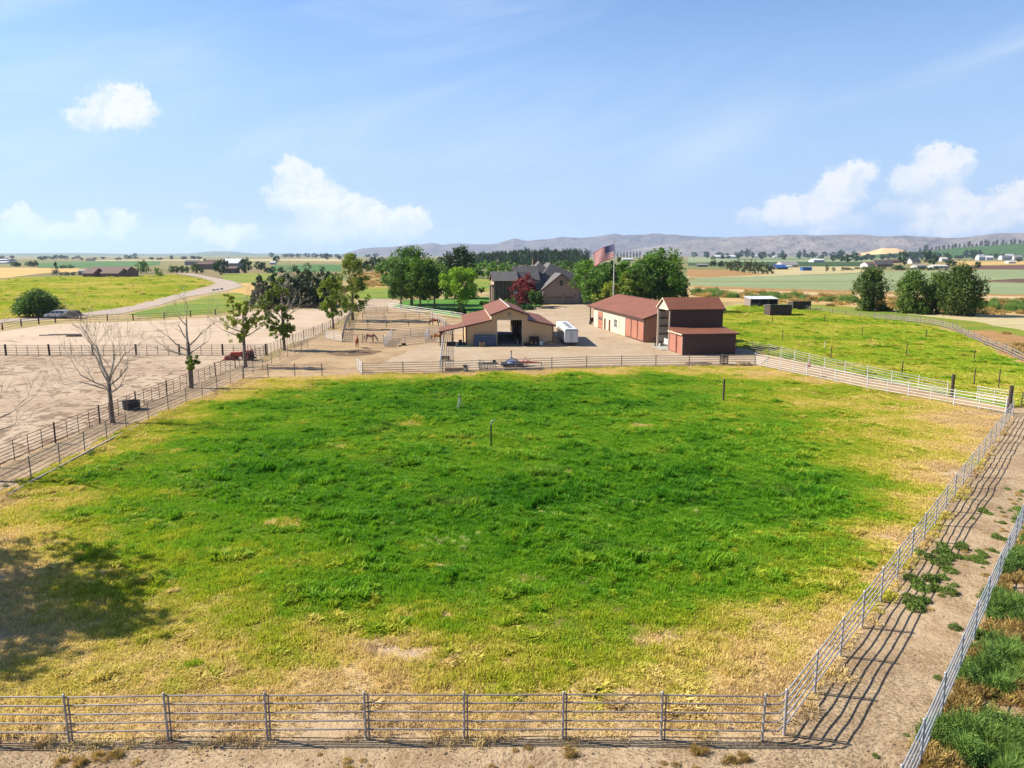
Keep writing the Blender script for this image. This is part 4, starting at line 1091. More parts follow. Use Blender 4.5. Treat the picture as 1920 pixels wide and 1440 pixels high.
def tree(name, label, loc, h, w, z0, shape, leaf, n=70, per=70, size=0.3, seed=1, rad=None, group=None, cat='tree', stems=1, limbs=9, vstretch=1.0, bark=None, irregular=.18):
    r = np.random.default_rng(seed)
    th = thing(name, label, cat, loc, r.uniform(0, 6.28), group)
    cl = clumps_for(shape, n, w, h, z0, r, irregular)
    rad = rad or 0.022 * h
    place('trunk', trunk_mesh('trunk', cl, h, z0, rad, bark or BARK, r, limbs, stems), th)
    place('crown', crown_mesh('crown', cl, per, size, LF[leaf], r, vstretch), th)
    return th


def shrub(name, label, loc, h, w, leaf, seed=1, n=26, per=60, size=.16, group=None):
    r = np.random.default_rng(seed)
    o = place(name, crown_mesh(name, clumps_for('dome', n, w, h, 0.0, r), per, size, LF[leaf], r), None, (loc[0], loc[1], 0.05))
    return tag(o, label, 'shrub', group)


# --- half-dead trees in the lane: branch skeletons grown limb by limb
def grow(mb, r, p, d, rad, L, depth, tips, droop=0.0):
    n = 4 if depth > 0 else 3
    pts = [Vector(p)]; rr = [rad]
    d = Vector(d).normalized()
    end = rad * (0.55 if depth > 0 else 0.25)
    for i in range(n):
        d = (d + Vector((r.normal(0, .14), r.normal(0, .14), r.normal(0.05 - droop, .10)))).normalized()
        pts.append(pts[-1] + d * L / n); rr.append(rad + (end - rad) * (i + 1) / n)
    mb.tube(pts, rr, 6 if rad > .05 else 4, cap=depth == 0)
    tips.append(pts[-1])
    if depth <= 0: return
    kids = r.integers(2, 4) if depth > 2 else r.integers(3, 5)
    for k in range(kids):
        i = n if k == 0 else int(r.integers(max(1, n - 2), n + 1))
        a = r.uniform(0, 6.28); tl = r.uniform(.35, .85)
        o = d.orthogonal().normalized(); o.rotate(Quaternion(d, a))
        nd = (d * math.cos(tl) + o * math.sin(tl) + Vector((0, 0, .12))).normalized()
        grow(mb, r, pts[i], nd, max(0.011, rr[i] * r.uniform(.45, .72)), L * r.uniform(.55, .85), depth - 1, tips, droop)


def dead_tree(label, loc, h, seed, limbs, tufts=(), trunk_h=3.0, rad=0.2, leaf='ragged', lean=(0, 0), leafsize=.2):
    """limbs: (height, azimuth deg, rise, length); tufts: (x, y, z, radius, clumps)"""
    r = np.random.default_rng(seed)
    th = thing('dead_tree' if len(tufts) < 2 else 'half_dead_tree', label, 'tree', loc, 0, 'trees along the fenced lane')
    mb = MB(); tips = []
    pts = [(0, 0, -.3), (0.02, 0, .4), (lean[0] * .4, lean[1] * .4, trunk_h * .5), (lean[0], lean[1], trunk_h)]
    mb.tube(pts, [rad * 1.35, rad * 1.02, rad * .9, rad * .8], 9)
    mb.build('trunk', BARK if h > 0 else DEADBARK, th, smooth=True)
    bb = MB()
    # leader
    grow(bb, r, (lean[0], lean[1], trunk_h - .1), (0.05, 0.02, 1), rad * .70, (h - trunk_h) * .46, 4, tips)
    for (z, az, rise, L) in limbs:
        f = min(1, z / trunk_h)
        d = (math.sin(R(az)), math.cos(R(az)), rise)
        grow(bb, r, (lean[0] * f, lean[1] * f, z), d, rad * .42, L * .52, 3, tips)
    bb.build('branches', DEADBARK, th, smooth=True)
    if tufts:
        cl = []
        for (x, y, z, rd, n) in tufts:
            for _ in range(int(n * 2.0)):
                u = r.normal(0, .5, 3)
                cl.append((x + u[0] * rd * 1.15, y + u[1] * rd * 1.15, z + u[2] * rd * 1.15, rd * r.uniform(.17, .42)))
        place('leaves', crown_mesh('leaves', np.array(cl), 32, leafsize * .85, LF[leaf], r), th)
    return th


dead_tree("bare grey tree at the left picture edge, its trunk out of view", (-36, 47.5), 11.5, 71, [(2.6, 70, .55, 5.0), (3.2, 100, .7, 5.5), (3.4, -80, .6, 4), (4.0, 20, .8, 4)], (), 3.6, .2)
dead_tree("bare leafless tree beside the black water tub", (-35.84, 64.49), 11.2, 72, [(3.1, -95, .45, 5.2), (3.3, 85, .5, 4.8), (3.6, -50, 1.1, 6.0), (3.8, 60, 1.5, 5.2), (2.7, 110, .35, 3.0), (3.0, -120, .3, 4.2), (3.4, 30, 3.0, 5.5), (3.5, -70, 2.4, 6.0), (3.4, 80, 2.6, 5.5)], (), 3.5, .20)
dead_tree("bare tree with one leafy green tuft low on its trunk", (-36.32, 82.01), 10.8, 73, [(3.6, -85, .42, 5.0), (3.7, 75, .75, 5.0), (4.3, -110, .6, 4.5), (4.6, 90, .6, 5.0), (5.4, -70, .75, 4.0)], ((.35, -.15, 3.0, .62, 9), (.2, -.2, 2.1, .42, 4)), 5.2, .23, leafsize=.17, leaf='ragged')
dead_tree("mostly bare tree standing behind the red tractor with yellow-green sprays", (-35.77, 97.72), 11.6, 74, [(3.8, -85, .35, 5.5), (4.0, 80, .4, 4.6), (4.6, -100, .55, 5.2), (5.0, 75, .7, 4.5), (4.3, 30, .6, 4)], ((-1.3, 0, 6.4, 1.0, 11), (1.4, 0, 6.3, 1.0, 10), (-.2, -.1, 7.7, .9, 8), (-.3, -.3, 4.0, .8, 8), (.4, 0, 5.2, .7, 7), (-1.4, .2, 8.6, .7, 5), (.8, 0, 8.2, .6, 4)), 4.6, .24, leafsize=.19, leaf='yellow')
dead_tree("half-dead tree, bare above with thick green leaves low down", (-35.84, 115.09), 12.0, 75, [(4.5, 80, 1.3, 5.0), (5.0, 60, 1.6, 5.2), (5.2, 100, 1.2, 4.8), (4.8, -80, 1.4, 5.0), (5.5, 10, 1.8, 4.5)], ((-2.6, 0, 7.2, 1.1, 15), (-2.3, 0, 5.2, .9, 13), (-1.2, -.3, 3.6, .9, 14), (.4, -.3, 3.6, .9, 16), (-.1, -.2, 6.4, .8, 9), (-.7, 0, 9.4, .7, 7), (.5, 0, 9.0, .7, 6), (.2, 0, 11.0, .5, 4), (.5, -.2, 2.7, .7, 8), (-1.9, 0, 8.6, .7, 7), (.7, 0, 5.2, .7, 8)), 5.0, .24, leafsize=.22, leaf='ragged')
tree('ragged_tree', "slim ragged green tree by the lane, nearer of the last two", (-36.21, 148.95), 10.4, 4.8, 2.6, 'column', 'ragged', 60, 60, .24, 81, .2, 'trees along the fenced lane', limbs=14, irregular=.3)
tree('ragged_tree', "tall ragged green tree by the lane, farther of the last two", (-36.40, 168.66), 14.6, 7.6, 2.6, 'column', 'ragged', 95, 62, .26, 82, .24, 'trees along the fenced lane', limbs=16, irregular=.35)
tree('leafy_tree', "leafy tree outside the left picture edge shading the pasture corner", (-37.5, 32.4), 17.0, 13, 4.0, 'round', 'mid', 120, 70, .3, 83, .28)

_lt = 'trees on the house lawn'
tree('shade_tree', "big rounded shade tree topping the lawn group", (-30.05, 221.48), 16.6, 17, 2.5, 'round', 'lush', 150, 80, .36, 91, .4, _lt)
tree('shade_tree', "left lawn tree with low branches over the white rail fence", (-31.25, 208.04), 13.6, 11, 2.0, 'round', 'mid', 90, 75, .32, 92, .28, _lt)
tree('shade_tree', "middle lawn tree with a thin straight trunk", (-25.33, 203.91), 14.2, 10, 2.4, 'round', 'lush', 90, 75, .32, 93, .24, _lt)
tree('shade_tree', "dark lawn tree just left of the bright maple", (-21.36, 203.91), 13.4, 10, 2.2, 'round', 'mid', 90, 75, .32, 94, .26, _lt)
tree('maple_tree', "bright lime-green maple left of the barn roof", (-14.02, 198.01), 12.2, 10.2, 1.6, 'round', 'bright', 75, 62, .33, 95, .2, _lt)
tree('spruce_tree', "very dark tree rising behind the lime-green maple", (-17.22, 254.26), 16.6, 13, 1.0, 'column', 'dark', 100, 75, .34, 96, .3, _lt)
tree('spruce_tree', "dark tree between the shade trees and the spruce", (-22.35, 254.26), 14.5, 13, 1.2, 'round', 'dark', 70, 75, .34, 97, .3, _lt)
_ct = 'dark conifers beyond the arena'
for i, (px, wd, hh, loc) in enumerate([(0, 8, 9.5, (-71.02, 210.16)), (1, 9, 11.5, (-69.95, 216.81)), (2, 9, 10.5, (-63.92, 212.33)), (3, 10, 12.5, (-62.31, 219.12)), (4, 9, 11.5, (-57.30, 214.55)), (5, 9, 13.0, (-55.62, 221.48))]):
    tree('conifer_tree', f"{ORD[i]} dark conifer from the left in the clump behind the lane trees", loc, hh, wd, .3, 'dome', 'conifer', 70, 70, .30, 110 + i, .2, _ct)
tree('bushy_tree', "round dark green tree above the white car", (-115.01, 178.99), 6.3, 9.8, .9, 'dome', 'mid', 240, 60, .24, 126, .3, irregular=.06)
tree('red_maple', "dark red maple in front of the big house", (3.72, 214.55), 9.2, 7.6, .8, 'round', 'red', 80, 60, .25, 122, .18)
tree('small_tree', "small green tree between the red maple and the garage doors", (6.61, 208.04), 5.2, 4.8, .5, 'round', 'mid', 45, 60, .22, 123, .1)
tree('small_tree', "small dark tree on the grass strip left of the house", (-11.62, 278.23), 3.0, 2.6, .8, 'round', 'dark', 24, 50, .2, 124, .08)
_sh = 'shrubs in front of the house'
for i, (lb, nm, loc, hh, wd, lf) in enumerate([
        ("upright green shrub below the red maple", 'round_shrub', (-0.76, 210.16), 3.4, 4.2, 'lush'),
        ("blue-grey low juniper below the entry wall", 'juniper_shrub', (-4.29, 228.86), 1.9, 3.6, 'blue'),
        ("bright low shrub at the left end of the house bed", 'low_shrub', (-8.47, 221.48), 1.3, 3.0, 'lush'),
        ("dark spreading juniper at the left end of the bed", 'juniper_shrub', (-6.75, 212.33), 1.3, 3.4, 'mid'),
        ("olive spreading juniper before the barn ridge", 'juniper_shrub', (-4.42, 203.91), 1.2, 4.2, 'olive'),
        ("blue-grey shrub at the foot of the red maple", 'juniper_shrub', (2.48, 214.55), 1.8, 3.2, 'blue'),
        ("dark low shrub before the garage corner", 'low_shrub', (4.08, 201.90), 1.5, 4.4, 'dark'),
        ("olive low shrub right of the upright shrub", 'low_shrub', (1.49, 205.95), 1.1, 3.4, 'olive'),
        ("dark shrub below the lime-green maple", 'low_shrub', (-12.45, 187.17), 1.9, 2.2, 'dark'),
        ("small dark shrub beside the lime-green maple trunk", 'low_shrub', (-13.95, 185.47), 2.0, 2.2, 'dark')]):
    shrub(nm, lb, loc, hh, wd, lf, 130 + i, 30, 50, .17, _sh)
_bt = 'trees behind the workshop'
tree('shade_tree', "huge dark green tree right of the flagpole", (38.5, 199), 16.0, 16.5, 2.4, 'round', 'lush', 170, 80, .36, 141, .45, _bt)
tree('shade_tree', "green tree just right of the house garage", (23.4, 213), 13.6, 10.5, 1.5, 'round', 'lush', 80, 75, .33, 142, .25, _bt)
tree('shade_tree', "dark green tree half hidden behind the flag", (27.5, 207), 14.0, 9.5, 1.5, 'round', 'mid', 80, 75, .33, 143, .25, _bt)
tree('shade_tree', "dark tree behind the middle of the workshop roof", (32.8, 192), 12.4, 9.5, 1.5, 'round', 'mid', 90, 70, .33, 144, .25, _bt)
tree('maple_tree', "yellow-green tree at the foot of the flagpole", (23.6, 180), 8.2, 6.0, .8, 'column', 'yellow', 50, 60, .3, 145, .15, _bt)
tree('maple_tree', "light green tree right of the flagpole", (28.6, 186), 10.0, 6.0, 1.0, 'column', 'ragged', 60, 60, .3, 146, .15, _bt)
tree('shade_tree', "mid-green tree filling the gap between flagpole and huge dark tree", (33.5, 206), 13.2, 12, 1.2, 'round', 'lush', 95, 72, .33, 147, .25, _bt)
tree('shade_tree', "low green tree left of the flagpole beside the garage tree", (24.6, 199), 11.2, 9.5, 1.0, 'round', 'mid', 80, 72, .33, 148, .22, _bt)
tree('shade_tree', "leafy tree at the right of the huge dark tree over the workshop roof", (43.5, 203), 11.0, 9.0, 1.2, 'round', 'mid', 80, 72, .33, 149, .25, _bt)
_pt = 'poplar clumps on the right'
tree('poplar_tree', "leftmost many-stemmed poplar clump, standing alone", (95.86, 198.01), 10.4, 8.3, .3, 'vase', 'poplar', 170, 60, .26, 151, .32, _pt, stems=5, vstretch=1.9, limbs=22)
tree('poplar_tree', "lighter feathery poplar at the left of the big clump", (102.16, 188.89), 10.0, 8.3, .3, 'vase', 'poplar', 150, 55, .26, 152, .3, _pt, stems=5, vstretch=1.9, limbs=20)
tree('poplar_tree', "middle poplar of the big right-hand clump", (109.85, 190.65), 9.3, 8.0, .3, 'vase', 'poplar', 140, 60, .26, 153, .3, _pt, stems=4, vstretch=1.9, limbs=20)
tree('poplar_tree', "tallest dark poplar at the right of the big clump", (110.57, 182.17), 11.2, 9.8, .3, 'vase', 'poplar', 200, 60, .26, 154, .36, _pt, stems=5, vstretch=1.9, limbs=24)
for i, (loc, hh, wd, lb) in enumerate([((99.58, 198.01), 1.7, 4.0, "low green shrub between the two poplar clumps"), ((102.70, 188.89), 2.6, 4.6, "larger green shrub at the foot of the big poplar clump"), ((103.29, 185.47), 2.0, 3.8, "smaller green shrub at the foot of the big poplar clump")]):
    shrub('willow_shrub', lb, loc, hh, wd, 'lush', 160 + i, 30, 55, .22, 'shrubs among the poplars')

# far trees: a few shared crowns, every tree its own object
PROTO = {}


def proto(kind):
    if kind in PROTO: return PROTO[kind]
    shp, leaf, n, per, size = {'round': ('round', 'mid', 34, 30, .06), 'dark': ('round', 'dark', 34, 30, .06), 'poplar': ('column', 'dark', 34, 30, .055), 'cone': ('cone', 'conifer', 26, 24, .05),
                               'olive': ('round', 'olive', 26, 26, .055), 'lush': ('round', 'lush', 26, 26, .055), 'dome': ('dome', 'dark', 26, 26, .055)}[kind]
    lst = []
    for v in range(3):
        r = np.random.default_rng(len(kind) * 17 + v * 5 + ord(kind[0]))
        cl = clumps_for(shp, n, .92, .97, 0.0, r, .16); cl[:, 3] *= 1.25; cl[:, 2] = np.maximum(cl[:, 2], .1)
        cm = crown_mesh('far_crown', cl, per, size, LF[leaf], r)
        bm = bmesh.new(); bm.from_mesh(cm)
        tb = MB().tube([(0, 0, -.03), (0, 0, .3), (0, 0, .7)], [.035, .028, .01], 5).mesh('far_trunk', BARK)
        nf = len(bm.faces); bm.from_mesh(tb); bm.faces.ensure_lookup_table()
        for f in bm.faces[nf:]: f.material_index = 1
        me = bpy.data.meshes.new(kind + '_tree'); bm.to_mesh(me); bm.free(); me.materials.clear(); me.materials.append(LF[leaf]); me.materials.append(BARK)
        lst.append(me)
    PROTO[kind] = lst
    return lst


NAMES = {'round': 'broadleaf_tree', 'dark': 'dark_tree', 'poplar': 'poplar_tree', 'cone': 'conifer_tree', 'olive': 'olive_tree', 'lush': 'broadleaf_tree', 'dome': 'bush'}
frng = random.Random(77)


def far_trees(desc, group, kind, items):
    """items: (x, y, height, width) in metres"""
    for i, (x, y, h, w) in enumerate(items):
        me = proto(kind)[frng.randrange(3)]
        o = place(NAMES[kind], me, None, (x, y, -.1), (0, 0, frng.uniform(0, 6.28)), (w, w, h))
        tag(o, desc.replace('#', ORD[i]), 'bush' if kind == 'dome' else 'tree', group)


far_trees("# poplar from the left in the tall dark windbreak behind the house", "poplar windbreak", "poplar", [(-74, 1000, 14.0, 10.4), (-66, 961, 13.2, 11.0), (-61, 958, 13.7, 11.1), (-58, 993, 14.5, 11.0), (-56, 1037, 16.6, 12.5), (-52, 1048, 16.7, 10.8), (-44, 1013, 18.2, 11.9), (-37, 969, 16.6, 11.8), (-33, 955, 16.6, 11.4), (-28, 980, 17.8, 10.1), (-25, 1026, 18.5, 11.1), (-19, 1050, 19.3, 13.2), (-13, 1026, 18.9, 11.4), (-8, 980, 18.4, 11.0), (-2, 955, 18.6, 11.2), (1, 970, 20.6, 12.2), (6, 1014, 20.2, 10.4), (13, 1048, 21.0, 10.7), (18, 1037, 23.6, 11.6), (22, 993, 21.7, 10.2), (26, 958, 19.6, 11.3), (32, 961, 19.3, 11.2), (38, 1000, 20.4, 10.8), (45, 1042, 23.9, 10.8), (50, 1045, 23.8, 11.2), (53, 1006, 20.2, 11.1), (56, 965, 21.0, 11.8), (59, 956, 20.1, 11.9), (67, 987, 21.0, 11.0), (76, 1032, 22.4, 10.4), (82, 1049, 22.0, 11.8), (84, 1019, 21.7, 11.2), (85, 974, 21.3, 10.0), (90, 954, 15.3, 11.7), (96, 975, 16.7, 11.7)])
far_trees("# poplar from the left in the rear row of the windbreak behind the house", "rear row of the windbreak", "poplar", [(-83, 1167, 15.4, 14.3), (-75, 1167, 16.4, 14.2), (-66, 1167, 16.8, 14.0), (-58, 1167, 16.3, 16.0), (-51, 1167, 16.7, 16.6), (-44, 1167, 18.9, 16.6), (-34, 1167, 17.8, 12.8), (-28, 1167, 19.2, 15.1), (-17, 1167, 19.7, 13.1), (-11, 1167, 19.9, 12.9), (-3, 1167, 21.7, 12.8), (4, 1167, 22.3, 15.7), (12, 1167, 23.4, 13.2), (21, 1167, 23.1, 16.2), (28, 1167, 21.6, 12.7), (36, 1167, 21.8, 15.1), (42, 1167, 23.1, 13.4), (50, 1167, 21.8, 14.4), (60, 1167, 22.3, 13.2), (67, 1167, 23.5, 14.7), (77, 1167, 21.5, 16.7), (84, 1167, 22.6, 14.7), (91, 1167, 23.4, 12.8), (99, 1167, 22.6, 13.8), (107, 1167, 23.0, 12.9), (115, 1167, 22.4, 14.6)])
far_trees("# round green tree from the left in the grove before the windbreak", "grove before the windbreak", "lush", [(-29, 499, 10.0, 12.2), (-22, 476, 11.6, 13.7), (-15, 465, 12.0, 14.0), (-10, 476, 11.6, 13.0), (-5, 487, 11.2, 12.6), (1, 499, 10.0, 10.7), (31, 599, 9.4, 7.7), (38, 582, 10.8, 13.3), (43, 552, 11.9, 14.2), (50, 567, 10.6, 12.2)])
far_trees("# dark tree from the left behind the ragged lane trees", "dark trees left of the shade trees", "dark", [(-144, 699, 11.0, 12.0), (-131, 677, 11.6, 12.6), (-123, 677, 12.6, 11.6), (-123, 723, 12.4, 12.4), (-83, 954, 10.9, 15.0)])
far_trees("# tree from the left in the row left of the windbreak", "row left of the windbreak", "dark", [(-144, 1500, 12.9, 15.0), (-126, 1500, 13.9, 15.0), (-279, 1500, 12.9, 15.0), (-262, 1500, 12.9, 15.0)])
far_trees("# tiny tree from the left on the rise behind the flag", "trees behind the flag", "poplar", [(625, 4561, 37.8, 14.6), (644, 4561, 37.8, 14.6), (664, 4561, 37.8, 14.6), (683, 4561, 37.8, 14.6), (703, 4561, 37.8, 14.6), (723, 4561, 37.8, 14.6), (742, 4561, 37.8, 14.6), (762, 4561, 37.8, 14.6), (781, 4561, 37.8, 14.6), (475, 4561, 44.3, 22.8)])
far_trees("# olive-coloured tree from the left in the sloping belt at right", "olive belt", "olive", [(216, 749, 9.7, 8.6), (206, 699, 10.0, 9.0), (205, 677, 10.7, 8.7), (198, 635, 10.5, 8.2), (197, 617, 10.6, 8.4), (196, 599, 10.3, 7.7), (201, 599, 9.4, 7.7), (199, 582, 8.8, 6.7), (203, 582, 7.1, 5.8), (262, 875, 10.0, 8.8), (245, 777, 8.9, 7.8)])
far_trees("# dark tree from the left beside the olive belt", "dark trees by the olive belt", "dark", [(255, 954, 8.2, 5.5), (259, 954, 10.2, 4.8), (256, 913, 8.5, 9.1), (904, 3000, 19.3, 21.4), (1263, 4561, 34.5, 52.1), (1315, 4561, 31.2, 39.1)])
far_trees("# dark tree from the left on the skyline right of the shade tree", "skyline trees at right", "dark", [(1439, 4561, 60.5, 48.8), (1399, 4561, 47.5, 26.0), (1367, 4561, 37.8, 26.0), (1510, 4561, 28.0, 26.0), (1595, 4561, 44.3, 19.5), (1647, 4561, 47.5, 22.8), (1751, 4561, 44.3, 29.3), (1780, 4561, 54.0, 22.8), (1855, 4561, 34.5, 32.5), (1904, 4561, 37.8, 45.6), (1959, 4561, 37.8, 45.6), (2011, 4561, 47.5, 52.1), (2083, 4561, 41.0, 39.1)])
far_trees("# round tree from the left by the curved white greenhouse", "trees by the greenhouse", "dark", [(753, 1751, 15.0, 15.0), (673, 1500, 17.2, 17.2), (775, 1751, 12.5, 15.0), (808, 1751, 10.0, 12.5), (892, 1910, 9.5, 12.3), (1147, 2625, 18.7, 22.5)])
far_trees("# small shrubby tree from the left on the straw strip at right", "small trees on the straw strip", "olive", [(286, 677, 6.3, 4.4), (292, 677, 4.4, 3.9), (310, 699, 4.0, 4.5)])
far_trees("# dark tree from the left round the brown-roofed hamlet", "hamlet trees", "dark", [(969, 2101, 13.5, 15.0), (1103, 2334, 13.3, 20.0), (1014, 2101, 16.5, 18.0), (1158, 2334, 11.7, 16.7), (1788, 3499, 20.0, 20.0), (733, 1400, 24.0, 19.0), (1606, 3000, 30.0, 42.8), (1913, 3499, 40.0, 45.0), (834, 1500, 27.9, 21.4), (592, 1050, 16.5, 16.5), (1707, 3000, 30.0, 34.3), (1116, 1910, 19.1, 19.1), (2724, 4561, 28.0, 32.5), (513, 875, 10.0, 16.3), (525, 840, 8.4, 8.4), (388, 749, 5.9, 10.7), (582, 1105, 11.1, 9.5)])
far_trees("# round dark tree from the left behind the white farmhouses", "trees behind the white farmhouses", "dark", [(2128, 3499, 40.0, 35.0), (1618, 2625, 37.5, 30.0), (1872, 3000, 40.7, 30.0), (2897, 4561, 50.8, 45.6), (2936, 4561, 54.0, 45.6), (1944, 3000, 25.7, 25.7), (3007, 4561, 50.8, 45.6), (3043, 4561, 63.8, 58.6), (3076, 4561, 54.0, 52.1), (3111, 4561, 47.5, 32.5), (1724, 2625, 15.0, 22.5), (1099, 1616, 10.4, 13.9)])
far_trees("# scattered farm tree from the left across the striped fields at right", "scattered farm trees", "dark", [(1055, 4318, 36.4, 38.1), (952, 3662, 35.5, 40.7), (636, 2362, 12.3, 24.2), (747, 2651, 19.4, 18.2), (800, 2771, 16.7, 19.0), (922, 3041, 24.5, 20.0), (1081, 3367, 31.9, 21.8), (942, 2803, 29.6, 35.8), (1421, 4098, 28.6, 32.4), (1358, 3788, 23.7, 27.0), (829, 2284, 24.2, 20.1), (1168, 3047, 24.3, 26.8), (1438, 3646, 23.6, 35.5), (1248, 3110, 32.3, 20.4), (1017, 2465, 13.1, 19.8), (1206, 2776, 17.4, 18.9), (1520, 3458, 33.1, 43.9), (1069, 2329, 24.0, 28.1), (1064, 2249, 12.5, 19.0), (1325, 2778, 21.7, 24.0), (1591, 3203, 19.8, 26.3), (1396, 2766, 22.8, 25.6), (1641, 3195, 21.9, 24.0), (2016, 3800, 34.4, 40.5), (1474, 2740, 19.0, 25.5), (1403, 2521, 25.3, 28.1), (1632, 2894, 20.0, 19.0), (1766, 3041, 30.2, 25.9), (1760, 2950, 16.4, 32.5), (1753, 2911, 15.7, 18.9), (2719, 4366, 25.5, 32.6), (1520, 2432, 26.0, 25.8), (1504, 2346, 18.5, 17.1), (2170, 3302, 21.6, 28.0), (2544, 3820, 32.4, 45.9), (3073, 4515, 40.2, 29.6)])
far_trees("# hedgerow bush from the left below the hamlet", "hedgerow below the hamlet", "dome", [(331, 734, 3.5, 10.0), (362, 782, 2.6, 8.1), (371, 786, 3.0, 9.8), (362, 755, 3.3, 10.4), (385, 790, 4.0, 9.4), (396, 795, 2.8, 8.8), (405, 787, 2.7, 9.5), (383, 735, 4.2, 10.2), (407, 763, 2.3, 9.9), (414, 766, 3.6, 10.8), (402, 730, 4.1, 5.7), (410, 732, 3.7, 10.3), (433, 760, 4.2, 8.4), (422, 725, 2.4, 5.5), (449, 756, 2.6, 9.9), (477, 795, 3.0, 5.9)])
far_trees("# dark bushy tree from the left beside the wheat field", "bushes by the wheat field", "dark", [(-635, 954, 6.8, 15.0), (-649, 1000, 6.4, 10.0), (-611, 954, 8.9, 12.3)])
far_trees("tall dark tree at the left end of the brown ranch house#", "ranch house trees", "cone", [(-338, 552, 9.5, 7.1)])
far_trees("# dark hedge bush from the left before the brown ranch house", "ranch hedge", "dome", [(-331, 552, 3.2, 6.3), (-325, 552, 3.2, 5.5), (-499, 840, 4.8, 10.8), (-506, 840, 4.2, 8.4), (-283, 524, 1.9, 8.3), (-273, 524, 1.9, 7.5)])
far_trees("# green tree from the left at the right end of the ranch house", "ranch trees", "lush", [(-290, 582, 11.7, 10.0), (-294, 599, 9.4, 6.9), (-249, 524, 6.8, 6.0), (-241, 511, 3.7, 5.1)])
far_trees("# tree from the left in the green row above the lane", "row above the lane", "round", [(-290, 635, 6.4, 5.5), (-286, 635, 6.4, 5.5), (-281, 635, 6.8, 5.5), (-269, 617, 5.7, 4.4), (-262, 617, 8.0, 8.8), (-257, 617, 4.0, 3.5), (-617, 1500, 7.5, 8.6)])
far_trees("# broad dark tree from the left among the brown farmhouses", "farmhouse trees", "dark", [(-222, 567, 13.0, 11.4), (-220, 617, 13.3, 9.7), (-255, 749, 9.7, 9.7), (-250, 749, 8.6, 7.5), (-365, 954, 8.2, 9.6), (-198, 617, 6.2, 7.1), (-191, 617, 5.3, 7.1), (-203, 617, 5.3, 6.2)])
far_trees("# hazy tree from the left along the left skyline", "left skyline trees", "dark", [(-1743, 2556, 14.4, 18.6), (-1437, 2123, 6.4, 12.4), (-1892, 2826, 13.9, 16.9), (-1474, 2333, 11.0, 18.4), (-1381, 2203, 12.5, 21.2), (-1753, 2816, 11.9, 27.6), (-1578, 2564, 9.9, 19.0), (-1701, 2784, 16.4, 22.8), (-1737, 2883, 18.2, 21.9), (-1619, 2706, 13.6, 26.4), (-1533, 2612, 7.6, 15.6), (-1700, 2926, 13.9, 19.2), (-1267, 2198, 7.9, 11.2), (-1397, 2502, 8.2, 16.4), (-1500, 2736, 9.6, 22.4), (-1129, 2142, 8.9, 17.5), (-1358, 2635, 16.1, 20.5), (-1510, 2963, 16.3, 17.9), (-1482, 2941, 8.6, 27.0), (-1111, 2301, 9.5, 17.9), (-1086, 2304, 7.2, 19.6), (-1048, 2302, 14.3, 12.2), (-1056, 2409, 11.3, 22.2), (-1108, 2595, 13.5, 24.6), (-1096, 2610, 12.3, 24.7), (-2298, 4561, 31.2, 32.5), (-474, 1500, 15.0, 15.0), (-1351, 4561, 28.0, 52.1), (-1302, 4561, 28.0, 45.6), (-1253, 4561, 28.0, 45.6), (-1108, 4197, 27.0, 41.9), (-887, 3499, 22.5, 35.0), (-1471, 4561, 31.2, 39.1), (-1383, 4561, 24.7, 45.6)])
far_trees("# tree from the left on the low rise behind the conifers", "rise trees", "dark", [(-1113, 4561, 21.8, 45.1), (-1068, 4561, 24.5, 35.0), (-1015, 4561, 24.3, 41.6), (-963, 4561, 26.7, 40.6), (-879, 4561, 22.5, 43.2), (-830, 4561, 29.5, 39.3), (-580, 2334, 23.3, 20.0), (-540, 2334, 15.0, 16.7)])
_az = np.linspace(28.6, 35.2, 30)
for i, a in enumerate(_az):
    D = 4200 + .62 * 1200; a = a + frng.uniform(-.06, .06); z = float(np.interp(a, [p[0] for p in ORCH], [p[1] for p in ORCH])) * .9 - 6
    hh = frng.uniform(26, 44)
    tag(place('conifer_tree', proto('poplar')[i % 3], None, (D * math.sin(R(a)), D * math.cos(R(a)), z), (0, 0, a), (hh * .5, hh * .5, hh)), f"{ORD[i]} tiny conifer from the left along the crest of the orchard slope", 'tree', 'conifers on the orchard crest')

# ---------------------------------------------------------------- pipe fences: every post and every rail its own part
GALV = mat('galvanised_pipe', (.56, .55, .56), (.40, .36, .34), 0.42, 2.0, metal=0.25, spec=.5)
GALVD = mat('weathered_pipe', (.34, .31, .30), (.24, .20, .19), 0.6, 2.0, metal=0.15)
RUSTY = mat('brown_pipe', (.20, .145, .12), (.13, .09, .075), 0.75, 2.0)
DKWOOD = mat('dark_wood', (.10, .07, .055), (.06, .042, .035), 0.9, 3.0, bump=.4, bdist=.02)
WHITEP = mat('white_panel_paint', (.72, .71, .70), (.60, .58, .57), 0.5, 1.5)
GREYW = mat('grey_weathered_wood', (.30, .25, .22), (.20, .165, .145), 0.9, 2.0, bump=.4, bdist=.02)
CREST = mat('blue_grey_pipe', (.40, .43, .46), (.30, .32, .35), 0.5, 2.0, metal=0.2)
UNIT = {}


def unit_rail(r, m, n=6):
    k = ('r', r, m.name, n)
    if k not in UNIT: UNIT[k] = MB().tube([(0, 0, 0), (1, 0, 0)], r, n).mesh('rail', m, smooth=False)
    return UNIT[k]


def unit_post(r, h, m, square=False, cap=True):
    k = ('p', r, h, m.name, square)
    if k not in UNIT:
        mb = MB()
        if square: mb.box(-r, r, -r, r, -.3, h)
        else:
            mb.tube([(0, 0, -.3), (0, 0, h)], r, 8)
            if cap: mb.lathe([(r * 1.12, h), (r * 1.12, h + .012), (r * .6, h + .035), (.004, h + .045)], 8)
        UNIT[k] = mb.mesh('post', m)
    return UNIT[k]


